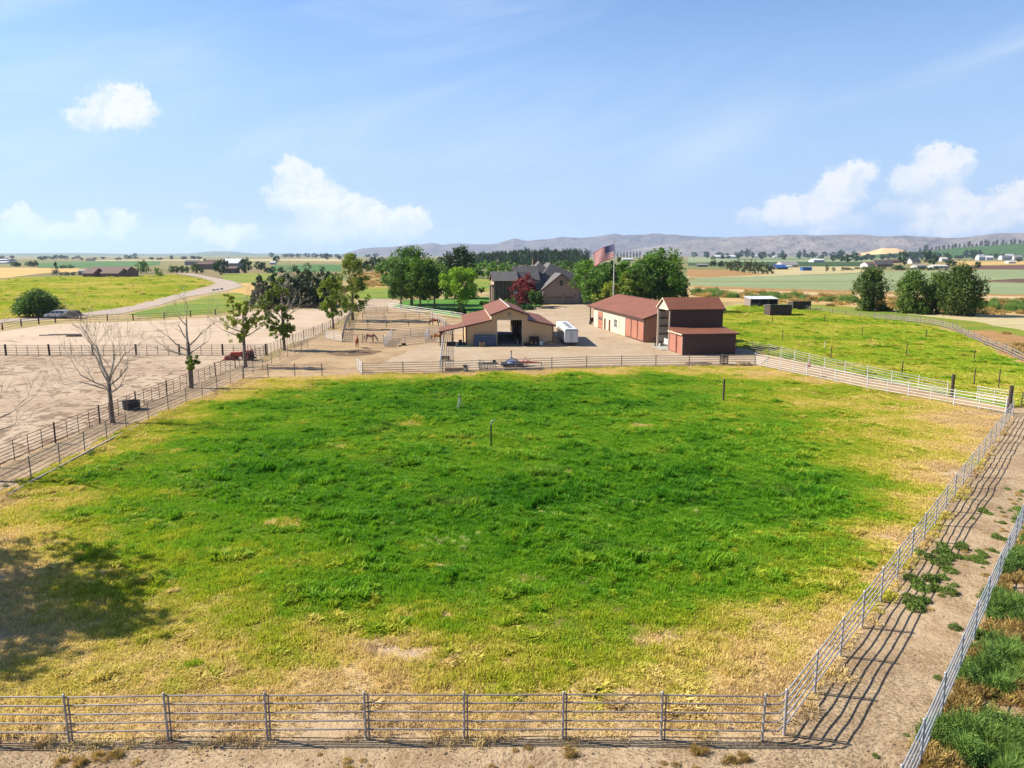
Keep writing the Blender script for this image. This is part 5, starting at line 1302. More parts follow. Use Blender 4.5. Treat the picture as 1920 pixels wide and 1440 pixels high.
def fence(label, pts, h=1.5, zs=(.3, .6, .9, 1.2, 1.48), rp=.045, rr=.027, mp=None, mr=None, bay=3.05, stiff=0, square=False, name='pipe_fence', group=None, over=.06, flat=False, ground_rel=True, skip_first=False, leg=0.0, mst=None):
    mp = mp or GALV; mr = mr or mp
    x0, y0 = pts[0]
    th = thing(name, label, 'fence', (x0, y0, 0), 0, group)

    def gz(x, y): return float(relief(x, y)) * .8 if ground_rel else 0.0
    rail = None if flat else unit_rail(rr, mr)
    fr_ = random.Random(len(label) * 7 + len(pts))
    first = True
    for (a, b) in zip(pts[:-1], pts[1:]):
        a = Vector(a); b = Vector(b); L = (b - a).length
        n = max(1, round(L / bay)); d = (b - a) / n; ang = math.atan2(d.y, d.x)
        for i in range(n + 1):
            p = a + d * i
            if i == 0 and not first: continue
            if i == 0 and skip_first: continue
            place('post', unit_post(rp, h + over, mp, square), th, (p.x - x0, p.y - y0, gz(p.x, p.y)), (fr_.gauss(0, .008), fr_.gauss(0, .008), ang))
        first = False
        for i in range(n):
            p = a + d * i; q = a + d * (i + 1)
            za, zb = gz(p.x, p.y), gz(q.x, q.y)
            for z in zs:
                if flat:
                    me_k = ('b', mr.name, rr)
                    if me_k not in UNIT: UNIT[me_k] = MB().box(0, 1, -.02, .02, -rr, rr).mesh('board', mr)
                    nx, ny = -math.sin(ang) * (rp + .022), math.cos(ang) * (rp + .022)
                    place('board', UNIT[me_k], th, (p.x - x0 - nx, p.y - y0 - ny, z + za), (0, -math.atan2(zb - za, d.length), ang), (d.length, 1, 1))
                else:
                    place('rail', rail, th, (p.x - x0, p.y - y0, z + za + fr_.gauss(0, .006)), (0, -math.atan2(zb - za, d.length) + fr_.gauss(0, .0015), ang), (d.length, 1, 1))
            if leg:
                for e in (leg,):
                    sp = p + d.normalized() * e
                    place('panel_leg', unit_post(rr * .95, zs[-1], mr, False, False), th, (sp.x - x0, sp.y - y0, gz(sp.x, sp.y)))
            for s in range(stiff):
                sp = p.lerp(q, (s + 1) / (stiff + 1))
                place('upright', unit_post(rr * 1.1, zs[-1] + .01, mst or mr, False, False), th, (sp.x - x0, sp.y - y0, gz(sp.x, sp.y)))
    return th


# front fence: nine bays along the bottom of the picture
f = fence("galvanised five-rail pipe fence running along the bottom of the picture", [(-25.95, 20.45), (-22.9, 20.47), (-13.71, 20.55), (-4.54, 20.66), (4.63, 20.62), (7.75, 20.58)], rp=.038, rr=.027, mp=GALV, mr=GALVD, leg=.105)
for z in (.3, .6, .9, 1.2, 1.48):   # the bent sleeve that ties the last panel to the corner post
    MB().tube([(7.75 + 25.95, .13, z), (8.25 + 25.95, .15, z), (8.42 + 25.95, .28, z + .05)], .027, 6).build('rail', GALVD, f)
fence("long galvanised pipe fence running from the near corner up the right side of the pasture", [(8.5, 20.8), (27.22, 43.44), (46.6, 67.0)], rp=.04, rr=.027, bay=3.0, leg=.11)
fence("blue-grey pipe fence at the lower right beside the weeds", [(8.6, 15.4), (11.99, 19.39), (25.95, 36.01), (40.5, 53.5)], rp=.04, rr=.026, mp=CREST, bay=3.0, leg=.11)
fence("white pipe fence slanting down the top right edge of the pasture", [(36.22, 89.39), (39.4, 80.4), (46.3, 67.6)], rp=.06, rr=.032, mp=WHITEP, bay=4.3, stiff=1, ground_rel=False, h=1.6, zs=(.35, .66, .97, 1.28, 1.56))
fence("white pipe fence on the far side of the grass lane at right", [(38.6, 110.0), (40.9, 95.4), (46.0, 76.5)], rp=.045, rr=.03, mp=WHITEP, mr=GALV, bay=4.0, ground_rel=False, h=1.6, zs=(.35, .66, .97, 1.28, 1.56))
fence("dark pipe fence leaving the right end of the brown lean-to", [(34.3, 119.5), (38.6, 110.0)], rp=.05, rr=.03, mp=RUSTY, mr=GALVD, bay=3.2, ground_rel=False)
fence("loading gate panels at the top right corner of the pasture", [(32.9, 98.7), (34.6, 94.2), (36.2, 89.4)], rp=.05, rr=.03, mp=WHITEP, bay=2.6, ground_rel=False, h=1.7, zs=(.3, .55, .8, 1.05, 1.3, 1.65))
fence("short white pipe gate at the right end of the lane", [(47.7, 74.2), (49.3, 71.2)], rp=.035, rr=.028, mp=WHITEP, bay=1.7, name='pipe_gate', ground_rel=False, zs=(.4, .7, 1.0, 1.3, 1.55))
fence("dark rail fence at the far right corner past the gate post", [(50.1, 71.0), (58, 72.5)], rp=.05, rr=.03, mp=RUSTY, bay=2.6, ground_rel=False)
# far side of the pasture
fence("pipe fence along the far edge of the pasture before the barn", [(-18.7, 91.0), (-8.8, 92.3), (9.9, 96.8), (19.3, 97.8), (32.9, 98.7)], rp=.06, rr=.036, mp=GALVD, mr=GALVD, bay=4.6, ground_rel=False, h=1.55)
fence("short bright panel at the left end of the far pasture fence", [(-18.7, 91.0), (-20.2, 95.0)], rp=.05, rr=.035, mp=WHITEP, bay=1.4, ground_rel=False)
fence("two-rail pipe fence at the top left corner of the pasture", [(-32.30, 87.43), (-29.98, 89.39), (-26.82, 89.80), (-23.46, 89.80)], rp=.06, rr=.03, mp=GREYW, mr=GALVD, zs=(1.0, 1.45), bay=3.6, ground_rel=False, h=1.6)
fence("silver pipe fence from the barn lean-to post down to the pasture", [(-11.6, 123.6), (-9.2, 92.9)], rp=.055, rr=.034, mp=WHITEP, mr=WHITEP, bay=3.4, ground_rel=False, h=1.6)
# lane fences on the left
LZ = (.2, .46, .72, .98, 1.24, 1.52)
fence("dark brown pipe fence between the lane trees and the riding arena", [(-36.1, 43.5), (-36.5, 57.2), (-36.9, 70.8), (-36.8, 110), (-37.0, 150), (-36.6, 168)], h=1.62, zs=LZ, rp=.065, rr=.026, mp=DKWOOD, mr=RUSTY, bay=6.6, stiff=3, ground_rel=False)
fence("grey pipe fence between the lane trees and the pasture", [(-31.6, 40.0), (-32.2, 47.5), (-33.2, 61.8), (-32.6, 88.0), (-32.9, 118)], rp=.04, rr=.024, mp=GALVD, mr=GALVD, bay=3.6, ground_rel=False)
fence("dark post-and-rail cross fence over the sandy arena", [(-95, 109.0), (-36.9, 109.6)], h=1.62, zs=LZ, rp=.10, rr=.034, mp=DKWOOD, mr=RUSTY, bay=6.45, stiff=3, ground_rel=False, square=True)
fence("thin dark fence along the far edge of the arena", [(-103.54, 139.73), (-101.76, 146.80), (-103.15, 154.60), (-102.51, 159.44), (-101.26, 163.26), (-97.11, 165.92), (-86.72, 168.66), (-81.63, 172.94), (-73.92, 183.81), (-66.45, 199.94), (-52.29, 199.94)], h=1.5, zs=(.4, .85, 1.4), rp=.10, rr=.035, mp=DKWOOD, mr=RUSTY, bay=6.0, ground_rel=False, square=True)
# horse pens
PZ = (.25, .5, .75, 1.0, 1.25, 1.55)
pens = 'fences of the horse pens'
for lb, pts, kw in [
        ("silver gate at the left end of the horse pens", [(-33.19, 130.72), (-29.13, 125.85)], dict(mp=WHITEP, bay=3.2, zs=PZ)),
        ("brown pipe fence behind the grazing horse", [(-29.13, 125.85), (-21.68, 123.54)], dict(mp=RUSTY, mr=GALVD, bay=3.4)),
        ("silver pen side seen end-on, left of the two", [(-20.84, 119.17), (-21.67, 132.43)], dict(mp=WHITEP, bay=2.5, zs=PZ)),
        ("silver pen side seen end-on, right of the two", [(-14.93, 125.85), (-15.52, 136.90)], dict(mp=WHITEP, bay=2.5, zs=PZ)),
        ("close-set front rails of the silver pen", [(-20.84, 119.17), (-14.93, 125.85), (-11.73, 125.85)], dict(mp=GALV, bay=3.6, zs=PZ)),
        ("close-set back rails of the silver pen", [(-21.67, 132.43), (-15.52, 136.90), (-11.52, 137.83)], dict(mp=GALV, bay=3.6, zs=PZ)),
        ("pipe fence crossing the pens behind the silver pen", [(-33.94, 153.44), (-25.96, 152.29), (-17.40, 155.78)], dict(mp=RUSTY, mr=GALVD, bay=4.2, zs=(.5, 1.0, 1.45))),
        ("pipe fence crossing the pens before the bay horse's back", [(-34.77, 171.49), (-25.04, 172.94), (-18.68, 174.41)], dict(mp=RUSTY, mr=GALVD, bay=4.2, zs=(.5, 1.0, 1.45))),
        ("farthest pipe fence crossing the horse pens", [(-43.31, 187.17), (-37.83, 188.89), (-32.41, 192.44)], dict(mp=GALVD, bay=4.0)),
        ("pen fence running back from the gate beside the lane", [(-29.13, 125.85), (-34.72, 153.44), (-38.18, 172.94), (-40.97, 188.89)], dict(mp=RUSTY, mr=GALVD, bay=4.0)),
        ("right side fence of the pens by the bay horse", [(-11.73, 125.85), (-13.90, 154.60), (-19.44, 174.41)], dict(mp=GALV, bay=3.6)),
        ("white three-rail fence slanting along the drive to the barn", [(-35.00, 208.04), (-11.33, 170.06)], dict(mp=WHITEP, rr=.06, bay=5, zs=(.6, 1.05, 1.5))),
        ("low white round-pen rails in the middle pen", [(-32.41, 163.26), (-27.92, 163.26)], dict(mp=WHITEP, rr=.05, bay=4, zs=(.6, 1.0, 1.3)))]:
    k = dict(rp=.06, rr=.038, ground_rel=False, group=pens); k.update(kw)
    fence(lb, pts, **k)
# right-hand pasture: plank fence curving into the gully and lone wire-fence posts
fence("weathered plank fence curving down into the gully at right", [(85.13, 172.94), (88.94, 165.92), (90.60, 158.20), (88.53, 147.86), (83.41, 134.19), (78.66, 121.31), (75.53, 111.89), (71.55, 101.69)], h=1.3, zs=(.35, .75, 1.15), rp=.09, rr=.09, mp=GREYW, mr=GREYW, bay=4.5, square=True, flat=True, name='plank_fence', ground_rel=False)
fence("faint grey fence along the top of the right pasture", [(78.91, 210.16), (81.95, 188.89), (85.13, 172.94)], h=1.2, zs=(.4, .8, 1.15), rp=.07, rr=.03, mp=GREYW, mr=GREYW, bay=5, square=True, ground_rel=False)


def lone_posts():
    tp = [((56.83, 160.69), 1.9), ((47.31, 128.24), 1.9), ((69.87, 164.58), 1.7), ((64.42, 135.08), 1.8), ((46.31, 105.99), 1.75), ((58.44, 108.27), 1.8), ((48.81, 91.03), 1.7), ((73.32, 129.89), 1.7), ((53.32, 83.74), 1.8), ((54.81, 81.67), 2.1), ((65.06, 102.73), 1.6)]
    words = ["post before the dark shed standing in the right pasture", "post right of the brown lean-to in the right pasture", "small post high up the right pasture near the sheds", "post alone in the middle of the right pasture",
             "post just above the left half of the white lane fence", "post in the right pasture below the middle one", "short post close behind the white lane fence",
             "small post near the plank fence in the right pasture", "post above the short white gate", "taller post above the short white gate", "post nearest the curving plank fence"]
    for (loc, h), w_ in zip(tp, words):
        tag(place('fence_post', unit_post(.062, h, DKWOOD), None, (loc[0], loc[1], 0.02)), "thin dark " + w_ if not w_.startswith(('small', 'short', 'taller')) else w_.replace(' post', ' dark post', 1), 'post', 'lone posts in the right pasture')


lone_posts()
tag(place('gate_post', unit_post(.16, 2.45, DKWOOD), None, (46.3, 76.2, 0)), "stout dark wooden post ending the far lane fence", 'post')
tag(place('gate_post', unit_post(.17, 2.6, DKWOOD), None, (47.3, 68.6, 0)), "stout dark wooden post where the two pasture fences meet", 'post')
tag(place('fence_post', unit_post(.1, 2.3, DKWOOD), None, (*(21.64, 74.01), 0)), "lone dark post in the upper right of the green pasture", 'post')
tag(place('marker_stake', unit_post(.05, 1.1, WHITEP), None, (*(50.02, 117.09), 0)), "thin white stake in the right pasture", 'stake')

# sprinkler riser in the middle of the pasture: hooked pipe on a wooden stake
sp = thing('sprinkler_stand', "dark sprinkler riser with a bent top in the middle of the pasture", 'sprinkler', (-1.63, 55.92))
MB().box(-.055, .055, -.055, .055, -.2, 1.75).build('stake', DKWOOD, sp)
MB().tube([(0, -.02, 1.6), (-.02, -.02, 1.9), (.05, -.02, 2.08), (.22, 0, 2.15), (.45, 0, 2.18)], [.05, .045, .04, .035, .025], 8).build('nozzle', CREST, sp, smooth=True)
tp = thing('sprinkler_tripod', "small grey tripod sprinkler in the far half of the pasture", 'sprinkler', (-5.11, 70.55))
for a in (0.3, 2.4, 4.5):
    MB().tube([(math.cos(a) * .42, math.sin(a) * .42, -.05), (0, 0, 1.15)], .035, 6).build('leg', GALV, tp)
MB().lathe([(.05, 1.1), (.09, 1.2), (.09, 1.32), (.03, 1.4)], 8).build('head', GALVD, tp)

# ---------------------------------------------------------------- buildings
ROOFRED_Y = mat('maroon_roof_y', (.235, .092, .052), (.20, .078, .046), 0.6, 0.35, rib='y', ribpitch=.30, ribamt=.35, bdist=.03, spec=.2)
ROOFRED_X = mat('maroon_roof_x', (.235, .092, .052), (.20, .078, .046), 0.6, 0.35, rib='x', ribpitch=.30, ribamt=.35, bdist=.03, spec=.2)
TRIMRED = mat('maroon_trim', (.105, .036, .030), None, 0.5)
TAN = mat('tan_siding', (.64, .42, .22), (.58, .38, .195), 0.6, 0.4, rib='xy', ribpitch=.3, ribamt=.3, bdist=.03)
CREAM = mat('cream_siding', (.68, .56, .43), (.62, .51, .39), 0.6, 0.5, rib='xy', ribpitch=.3, ribamt=.3, bdist=.03)
BROWNS = mat('brown_siding', (.095, .043, .034), (.082, .037, .030), 0.55, 0.5, rib='xy', ribpitch=.3, ribamt=.35, bdist=.03)
BRICKRED = mat('rust_siding', (.42, .21, .13), (.38, .19, .115), 0.6, 0.5, rib='xy', ribpitch=.3, ribamt=.3, bdist=.03)
DOORRED = mat('sliding_door_red', (.42, .175, .12), (.38, .155, .105), 0.55, 0.6, rib='xy', ribpitch=.3, ribamt=.3, bdist=.03)
STALL = mat('stall_boards', (.16, .095, .055), (.10, .06, .035), 0.85, 1.5)
CONC = mat('concrete', (.42, .40, .37), (.34, .32, .29), 0.9, 1.0)
GLASSM = mat('window_glass', (.035, .045, .055), (.05, .06, .07), 0.08, 1.0, spec=.8)
BLACKM = mat('black_plastic', (.022, .022, .025), (.03, .03, .03), 0.5, 2)
WHITEM = mat('white_paint', (.78, .78, .77), (.70, .70, .69), 0.35, 0.8, spec=.5)
TYRE = mat('tyre_rubber', (.022, .022, .022), (.035, .033, .03), 0.85, 6)
STEEL = mat('steel', (.45, .45, .46), (.36, .36, .37), 0.4, 3, metal=.6)
LAMPG = mat('lamp_glass', (.6, .58, .5), None, 0.2, 3)


def window(parent, x0, x1, z0, z1, y, axis='y', frame=WHITEM, sgn=-1, mull=1, bars=0, name='window'):
    """framed window on a wall facing -y (or -x); pane set back in its frame"""
    a = .07; d = .06
    mb = MB()

    def bx(u0, u1, w0, w1, d0, d1):
        p, q = sorted((y + sgn * d0, y + sgn * d1))
        if axis == 'y': mb.box(u0, u1, p, q, w0, w1)
        else: mb.box(p, q, u0, u1, w0, w1)
    bx(x0 - a, x1 + a, z1, z1 + a, 0.002, d); bx(x0 - a, x1 + a, z0 - a, z0, 0.002, d + .03)
    bx(x0 - a, x0, z0, z1, .002, d); bx(x1, x1 + a, z0, z1, .002, d)
    for i in range(mull): bx(x0 + (x1 - x0) * (i + 1) / (mull + 1) - .03, x0 + (x1 - x0) * (i + 1) / (mull + 1) + .03, z0, z1, .012, d - .01)
    for i in range(bars): bx(x0, x1, z0 + (z1 - z0) * (i + 1) / (bars + 1) - .03, z0 + (z1 - z0) * (i + 1) / (bars + 1) + .03, .013, d - .012)
    f = mb.build(name, frame, parent)
    mb = MB()
    p, q = sorted((y + sgn * .003, y + sgn * .016))
    if axis == 'y': mb.box(x0, x1, p, q, z0, z1)
    else: mb.box(p, q, x0, x1, z0, z1)
    mb.build('pane', GLASSM, f)
    return f


# ---- barn: raised centre aisle, low wings, an open lean-to on the left
bn = thing('barn', "tan barn with raised centre aisle and maroon metal roofs, big door open", 'barn', (-.4, 121.0, .1), R(5.0))
L = 22.5


def barn_front(y0, y1, name, hole):
    mb = MB()
    mb.prism([(-7.13, 0), (-3.0, 0), (-3.0, 4.08), (-7.13, 3.2)], 'y', y0, y1)
    mb.prism([(3.0, 0), (7.27, 0), (7.27, 3.2), (3.0, 4.08)], 'y', y0, y1)
    mb.prism([(-2.998, 0), (hole[0], 0), (hole[0], 4.15), (-2.998, 4.15)], 'y', y0, y1)
    mb.prism([(hole[1], 0), (2.998, 0), (2.998, 4.15), (hole[1], 4.15)], 'y', y0, y1)
    mb.prism([(-2.998, 4.152), (2.998, 4.152), (2.998, 5.0), (0, 6.1), (-2.998, 5.0)], 'y', y0, y1)
    return mb.build(name, TAN, bn)


barn_front(0, .14, 'front_wall', (-2.03, 2.05))
barn_front(L - .14, L, 'rear_wall', (-2.03, 2.05))
mb = MB(); mb.box(-7.13, -7.0, .142, L - .142, 0, 3.2); mb.box(7.13, 7.27, .142, L - .142, 0, 3.2); mb.build('side_wall', TAN, bn)
mb = MB(); mb.box(-3.0, -2.88, .142, L - .142, 3.95, 5.0); mb.box(2.88, 3.0, .142, L - .142, 3.95, 5.0); mb.build('clerestory_wall', CREAM, bn)
for sx in (-1, 1):
    e = 3.35
    MB().slab([(0, -.35, 6.26), (sx * e, -.35, 5.03), (sx * e, L + .35, 5.03), (0, L + .35, 6.26)], .09).build('roof', ROOFRED_Y, bn)
    MB().slab([(0, -.40, 6.285), (sx * e, -.40, 5.05), (sx * e, -.352, 5.05), (0, -.352, 6.285)], .24).build('fascia', TRIMRED, bn)
MB().slab([(-3.004, -.35, 4.24), (-7.55, -.35, 3.25), (-7.55, L + .35, 3.25), (-3.004, L + .35, 4.24)], .09).build('roof', ROOFRED_Y, bn)
MB().slab([(3.004, -.35, 4.24), (7.7, -.35, 3.25), (7.7, L + .35, 3.25), (3.004, L + .35, 4.24)], .09).build('roof', ROOFRED_Y, bn)
MB().slab([(-3.004, -.40, 4.265), (-7.55, -.40, 3.275), (-7.55, -.352, 3.275), (-3.004, -.352, 4.265)], .22).build('fascia', TRIMRED, bn)
MB().slab([(3.004, -.40, 4.265), (7.7, -.40, 3.275), (7.7, -.352, 3.275), (3.004, -.352, 4.265)], .22).build('fascia', TRIMRED, bn)
MB().tube([(0, -.45, 6.31), (0, L + .4, 6.31)], .10, 8).build('ridge_cap', mat('ridge_cap', (.62, .55, .50), None, .4), bn)
lt = MB().slab([(-7.56, -.35, 3.22), (-11.6, -.35, 2.38), (-11.6, 6.4, 2.38), (-7.56, 6.4, 3.22)], .08).build('lean_to_roof', ROOFRED_Y, bn)
MB().slab([(-7.56, -.40, 3.24), (-11.6, -.40, 2.40), (-11.6, -.352, 2.40), (-7.56, -.352, 3.24)], .2).build('fascia', TRIMRED, bn)
for x, y in ((-11.4, -.1), (-9.4, -.1), (-11.4, 6.1), (-9.4, 6.1), (-7.6, -.1)):
    MB().box(x - .09, x + .09, y - .09, y + .09, -.3, 2.35 + (x + 11.5) * .208).build('lean_to_post', DKWOOD, bn)
for x0, x1 in ((-7.16, -7.0), (7.14, 7.31)):
    MB().box(x0, x1, -.03, -.002, 0, 3.15).build('corner_trim', TRIMRED, bn)
mb = MB(); mb.box(-2.16, -2.03, -.05, -.002, 0, 4.2); mb.box(2.05, 2.18, -.05, -.002, 0, 4.2); mb.box(-2.16, 2.18, -.05, -.002, 4.21, 4.34); mb.build('door_frame', CREAM, bn)
MB().box(-6.98, 7.12, .15, L - .15, .0, .03).build('aisle_floor', CONC, bn)
for sx in (-1, 1):
    for k in range(5):
        y = 1.2 + k * 4.2
        st = MB().box(sx * 2.25 - .05, sx * 2.25 + .05, y, y + 4.1, .03, 1.3).build('stall_front', STALL, bn)
        mb = MB()
        for j in range(9): mb.tube([(sx * 2.25, y + .25 + j * .45, 1.3), (sx * 2.25, y + .25 + j * .45, 2.25)], .02, 4)
        mb.tube([(sx * 2.25, y, 2.25), (sx * 2.25, y + 4.1, 2.25)], .03, 4)
        mb.build('stall_bars', GALVD, st)
        MB().box(sx * 2.25 - .1, sx * 2.25 + .1, y - .1, y - .002, .03, 4.0).build('stall_post', STALL, bn)
mb = MB(); mb.box(-2.25, -2.2, .2, L - .2, 3.0, 4.9); mb.box(2.2, 2.25, .2, L - .2, 3.0, 4.9); mb.build('aisle_lining', STALL, bn)
lg = MB().lathe([(.05, -.18), (.26, -.18), (.30, -.10), (.22, -.02), (.04, -.003)], 12, (0, 0, 5.05), 'y').build('gable_light', TRIMRED, bn)
MB().lathe([(.02, -.21), (.2, -.205), (.2, -.185)], 12, (0, 0, 5.05), 'y').build('lamp_glass', LAMPG, lg)

BM = Matrix.Translation((-.4, 121.0, .1)) @ Matrix.Rotation(R(5.0), 4, 'Z')


def barn_pt(x, y, z=0.0):
    p = BM @ Vector((x, y, z)); return (p.x, p.y, p.z)


# things round the barn
BLUEP = mat('blue_panel', (.075, .115, .20), (.055, .085, .15), 0.5, 1.0)
bp = thing('panel_stack', "stack of blue corral panels leaning on the left of the barn front", 'panels', barn_pt(-4.1, -.75), R(5))
for k in range(4):
    y = .52 - k * .11; mb = MB()
    for z in (.1, .5, .9, 1.3, 1.75): mb.tube([(-1.75, y - .25 + .1 * z, z), (1.75, y - .25 + .1 * z, z)], .055, 5)
    for x in (-1.75, 0, 1.75): mb.tube([(x, y - .25, .03), (x, y - .07, 1.8)], .05, 5)
    mb.build('panel', BLUEP, bp)
    MB().slab([(-1.7, y - .215, .15), (1.7, y - .215, .15), (1.7, y - .06, 1.7), (-1.7, y - .06, 1.7)], .02).build('sheet', BLUEP, bp)
CRATEW = mat('raw_wood', (.42, .29, .16), (.33, .22, .12), .85, 3)
cr = thing('crate', "small slatted wooden crate before the blue panels", 'crate', barn_pt(-4.6, -1.15), R(8))
for z in (.08, .3, .52):
    MB().box(-.45, .45, -.4, -.37, z, z + .15).build('slat', CRATEW, cr); MB().box(-.45, .45, .37, .4, z, z + .15).build('slat', CRATEW, cr)
    MB().box(-.45, -.42, -.368, .368, z, z + .15).build('slat', CRATEW, cr); MB().box(.42, .45, -.368, .368, z, z + .15).build('slat', CRATEW, cr)
for x in (-.4, .4):
    for y in (-.35, .35): MB().box(x - .04, x + .04, y - .04, y + .04, 0, .7).build('corner_post', CRATEW, cr)
sh = thing('shelf_rack', "dark shelf rack standing at the right of the barn door", 'rack', barn_pt(4.0, -.5), R(5))
for x in (-.75, .75):
    for y in (-.3, .3): MB().box(x - .04, x + .04, y - .04, y + .04, 0, 1.5).build('upright', DKWOOD, sh)
for z in (.15, .75, 1.4): MB().box(-.79, .79, -.34, .34, z, z + .06).build('shelf', DKWOOD, sh)
MB().slab([(-.78, .30, .2), (.78, .30, .2), (.78, .31, 1.4), (-.78, .31, 1.4)], .02).build('back_board', DKWOOD, sh)
for i, (x, z, s) in enumerate([(-.3, .81, .34), (.35, .81, .28), (-.4, .21, .4), (.3, .21, .36)]):
    tag(MB().box(x - s / 2, x + s / 2, -.2, .2, z, z + s).build('box', [DKWOOD, BLACKM, CRATEW, GALVD][i]), ["brown box on the middle shelf of the barn rack", "black box on the middle shelf of the barn rack", "wooden box on the bottom shelf of the barn rack", "grey box on the bottom shelf of the barn rack"][i], 'box')
for o in [o for o in COL.objects if o.name.split('.')[0] == 'box']:
    o.location = barn_pt(4.0, -.5); o.rotation_euler = (0, 0, R(5))
bk = thing('feed_bin', "white feed bin beside the dark shelf rack", 'bin', barn_pt(5.15, -.6), R(5))
MB().lathe([(.24, 0), (.30, .05), (.32, .75)], 12).build('body', WHITEM, bk); MB().lathe([(.34, .752), (.34, .8), (.1, .86)], 12).build('lid', mat('grey_lid', (.3, .3, .31), None), bk)
fr = thing('frame', "small pale window frame leaning on the barn wall", 'frame', barn_pt(5.95, -.45), R(5))
for x in (-.35, .35): MB().box(x - .04, x + .04, -.03, .03, 0, 1.0).build('stile', WHITEM, fr)
for z in (.0, .48, .96): MB().box(-.308, .308, -.025, .025, z, z + .06).build('bar', WHITEM, fr)
bx_ = thing('box', "tan wooden chest at the right corner of the barn", 'chest', barn_pt(6.75, -.6), R(3))
MB().box(-.5, .5, -.3, .3, 0, .55).build('body', CRATEW, bx_); MB().box(-.53, .53, -.33, .33, .552, .62).build('lid', STALL, bx_)
MB().box(-.06, .06, -.36, -.302, .4, .5).build('latch', STEEL, bx_)
tag(place('mat_roll', MB().lathe([(.2, -.6), (.24, -.58), (.24, .58), (.2, .6)], 10, (0, 0, .24), 'x').mesh('mat_roll', BLACKM), None, barn_pt(3.0, -.5), (0, 0, R(12))), "black rolled mat lying just right of the barn door", 'mat')
tr_ = thing('stock_tank', "long black stock tank under the barn lean-to", 'tank', barn_pt(-9.6, .4), R(5))
mb = MB(); mb.box(-.75, .75, -.4, -.34, .04, .6); mb.box(-.75, .75, .34, .4, .04, .6); mb.box(-.75, -.69, -.338, .338, .04, .6); mb.box(.69, .75, -.338, .338, .04, .6); mb.box(-.75, .75, -.4, .4, 0, .038)
mb.build('body', BLACKM, tr_); MB().box(-.688, .688, -.336, .336, .4, .42).build('water', mat('tank_water', (.03, .04, .04), None, .05), tr_)
br = thing('barrel', "black barrel beside the first barn wall post", 'barrel', barn_pt(-8.1, .5), 0)
MB().lathe([(.26, 0), (.3, .1), (.3, .45), (.31, .47), (.3, .49), (.3, .85), (.27, .9)], 12).build('body', BLACKM, br); MB().lathe([(.25, .902), (.25, .93)], 12).build('lid', BLACKM, br)
pl = thing('bucket', "white bucket between the black tank and the barrel", 'bucket', barn_pt(-8.75, .05), 0)
MB().lathe([(.15, 0), (.19, .4)], 10).build('body', WHITEM, pl); MB().tube([(-.19, 0, .38), (-.12, 0, .55), (.12, 0, .55), (.19, 0, .38)], .012, 4).build('handle', STEEL, pl)
HOSE = mat('green_hose', (.06, .32, .20), (.05, .26, .16), .5)
mb = MB(); mb.tube([(.55 * math.cos(a * .45) * (1.3 if a < 14 else 1.3 + (a - 14) * .12), .3 * math.sin(a * .45), .06 + .02 * (a % 3)) for a in range(34)], .045, 5)
tag(mb.build('hose', HOSE, None, smooth=True), "green garden hose coiled on the ground by the barn corner", 'hose')
bpy.data.objects['hose'].location = barn_pt(-7.6, -1.1)
for i, (x, y, c) in enumerate([(1.6, 2.2, (.55, .50, .42)), (1.7, 3.6, (.30, .06, .04)), (1.75, 5.0, (.35, .12, .05)), (1.8, 6.6, (.4, .3, .2))]):
    o = thing('bucket', ["pale bucket nearest the barn door inside the aisle", "red bucket inside the barn aisle behind the pale one", "rust bucket deeper inside the barn aisle", "tan bucket deepest inside the barn aisle"][i], 'bucket', barn_pt(x, y, .03), 0)
    MB().lathe([(.17, 0), (.22, .42)], 10).build('body', mat(f'bucket_{i}', c, None), o); MB().tube([(-.2, 0, .4), (-.12, 0, .58), (.12, 0, .58), (.2, 0, .4)], .014, 4).build('handle', STEEL, o)

# ---- workshop: long brown-roofed shed with three sliding doors
ws = thing('workshop', "long cream workshop with maroon roof and three red sliding doors", 'workshop', (22.6, 125.0, .1), R(10.3))
W, LL, EV, RG = 12.6, 33.4, 4.1, 6.3
mb = MB(); mb.box(0, .14, .142, 30.3, 0, EV); mb.build('side_wall', CREAM, ws)
MB().box(W - .14, W, .142, LL - .142, 0, EV).build('side_wall', BRICKRED, ws)
gp = [(0, 0), (W, 0), (W, EV), (W / 2, RG - .1), (0, EV)]
MB().prism(gp, 'y', 0, .14).build('gable_wall', BRICKRED, ws)
MB().prism([(3.4, 0), (W, 0), (W, EV), (W / 2, RG - .1), (3.4, EV + .6), (3.4, 0)][:5], 'y', LL - .14, LL).build('gable_wall', CREAM, ws)
mb = MB(); mb.box(.02, 3.4, 30.302, 30.44, 0, EV); mb.box(3.26, 3.4, 30.442, LL - .142, 0, EV); mb.build('porch_wall', BRICKRED, ws)
MB().box(.02, .2, LL - .2, LL - .02, -.2, EV).build('porch_post', TRIMRED, ws)
for sx in (0, 1):
    x = -.45 if sx == 0 else W + .45
    MB().slab([(W / 2, -.4, RG + .12), (x, -.4, EV - .02), (x, LL + .4, EV - .02), (W / 2, LL + .4, RG + .12)], .09).build('roof', ROOFRED_Y, ws)
    MB().slab([(W / 2, -.45, RG + .15), (x, -.45, EV + .01), (x, -.402, EV + .01), (W / 2, -.402, RG + .15)], .26).build('fascia', TRIMRED, ws)
    MB().box(min(x, x - .1 + .2 * sx), max(x, x - .1 + .2 * sx), -.4, LL + .4, EV - .24, EV - .03).build('gutter', TRIMRED, ws)
MB().tube([(W / 2, -.46, RG + .13), (W / 2, LL + .42, RG + .13)], .09, 6).build('ridge_cap', TRIMRED, ws)
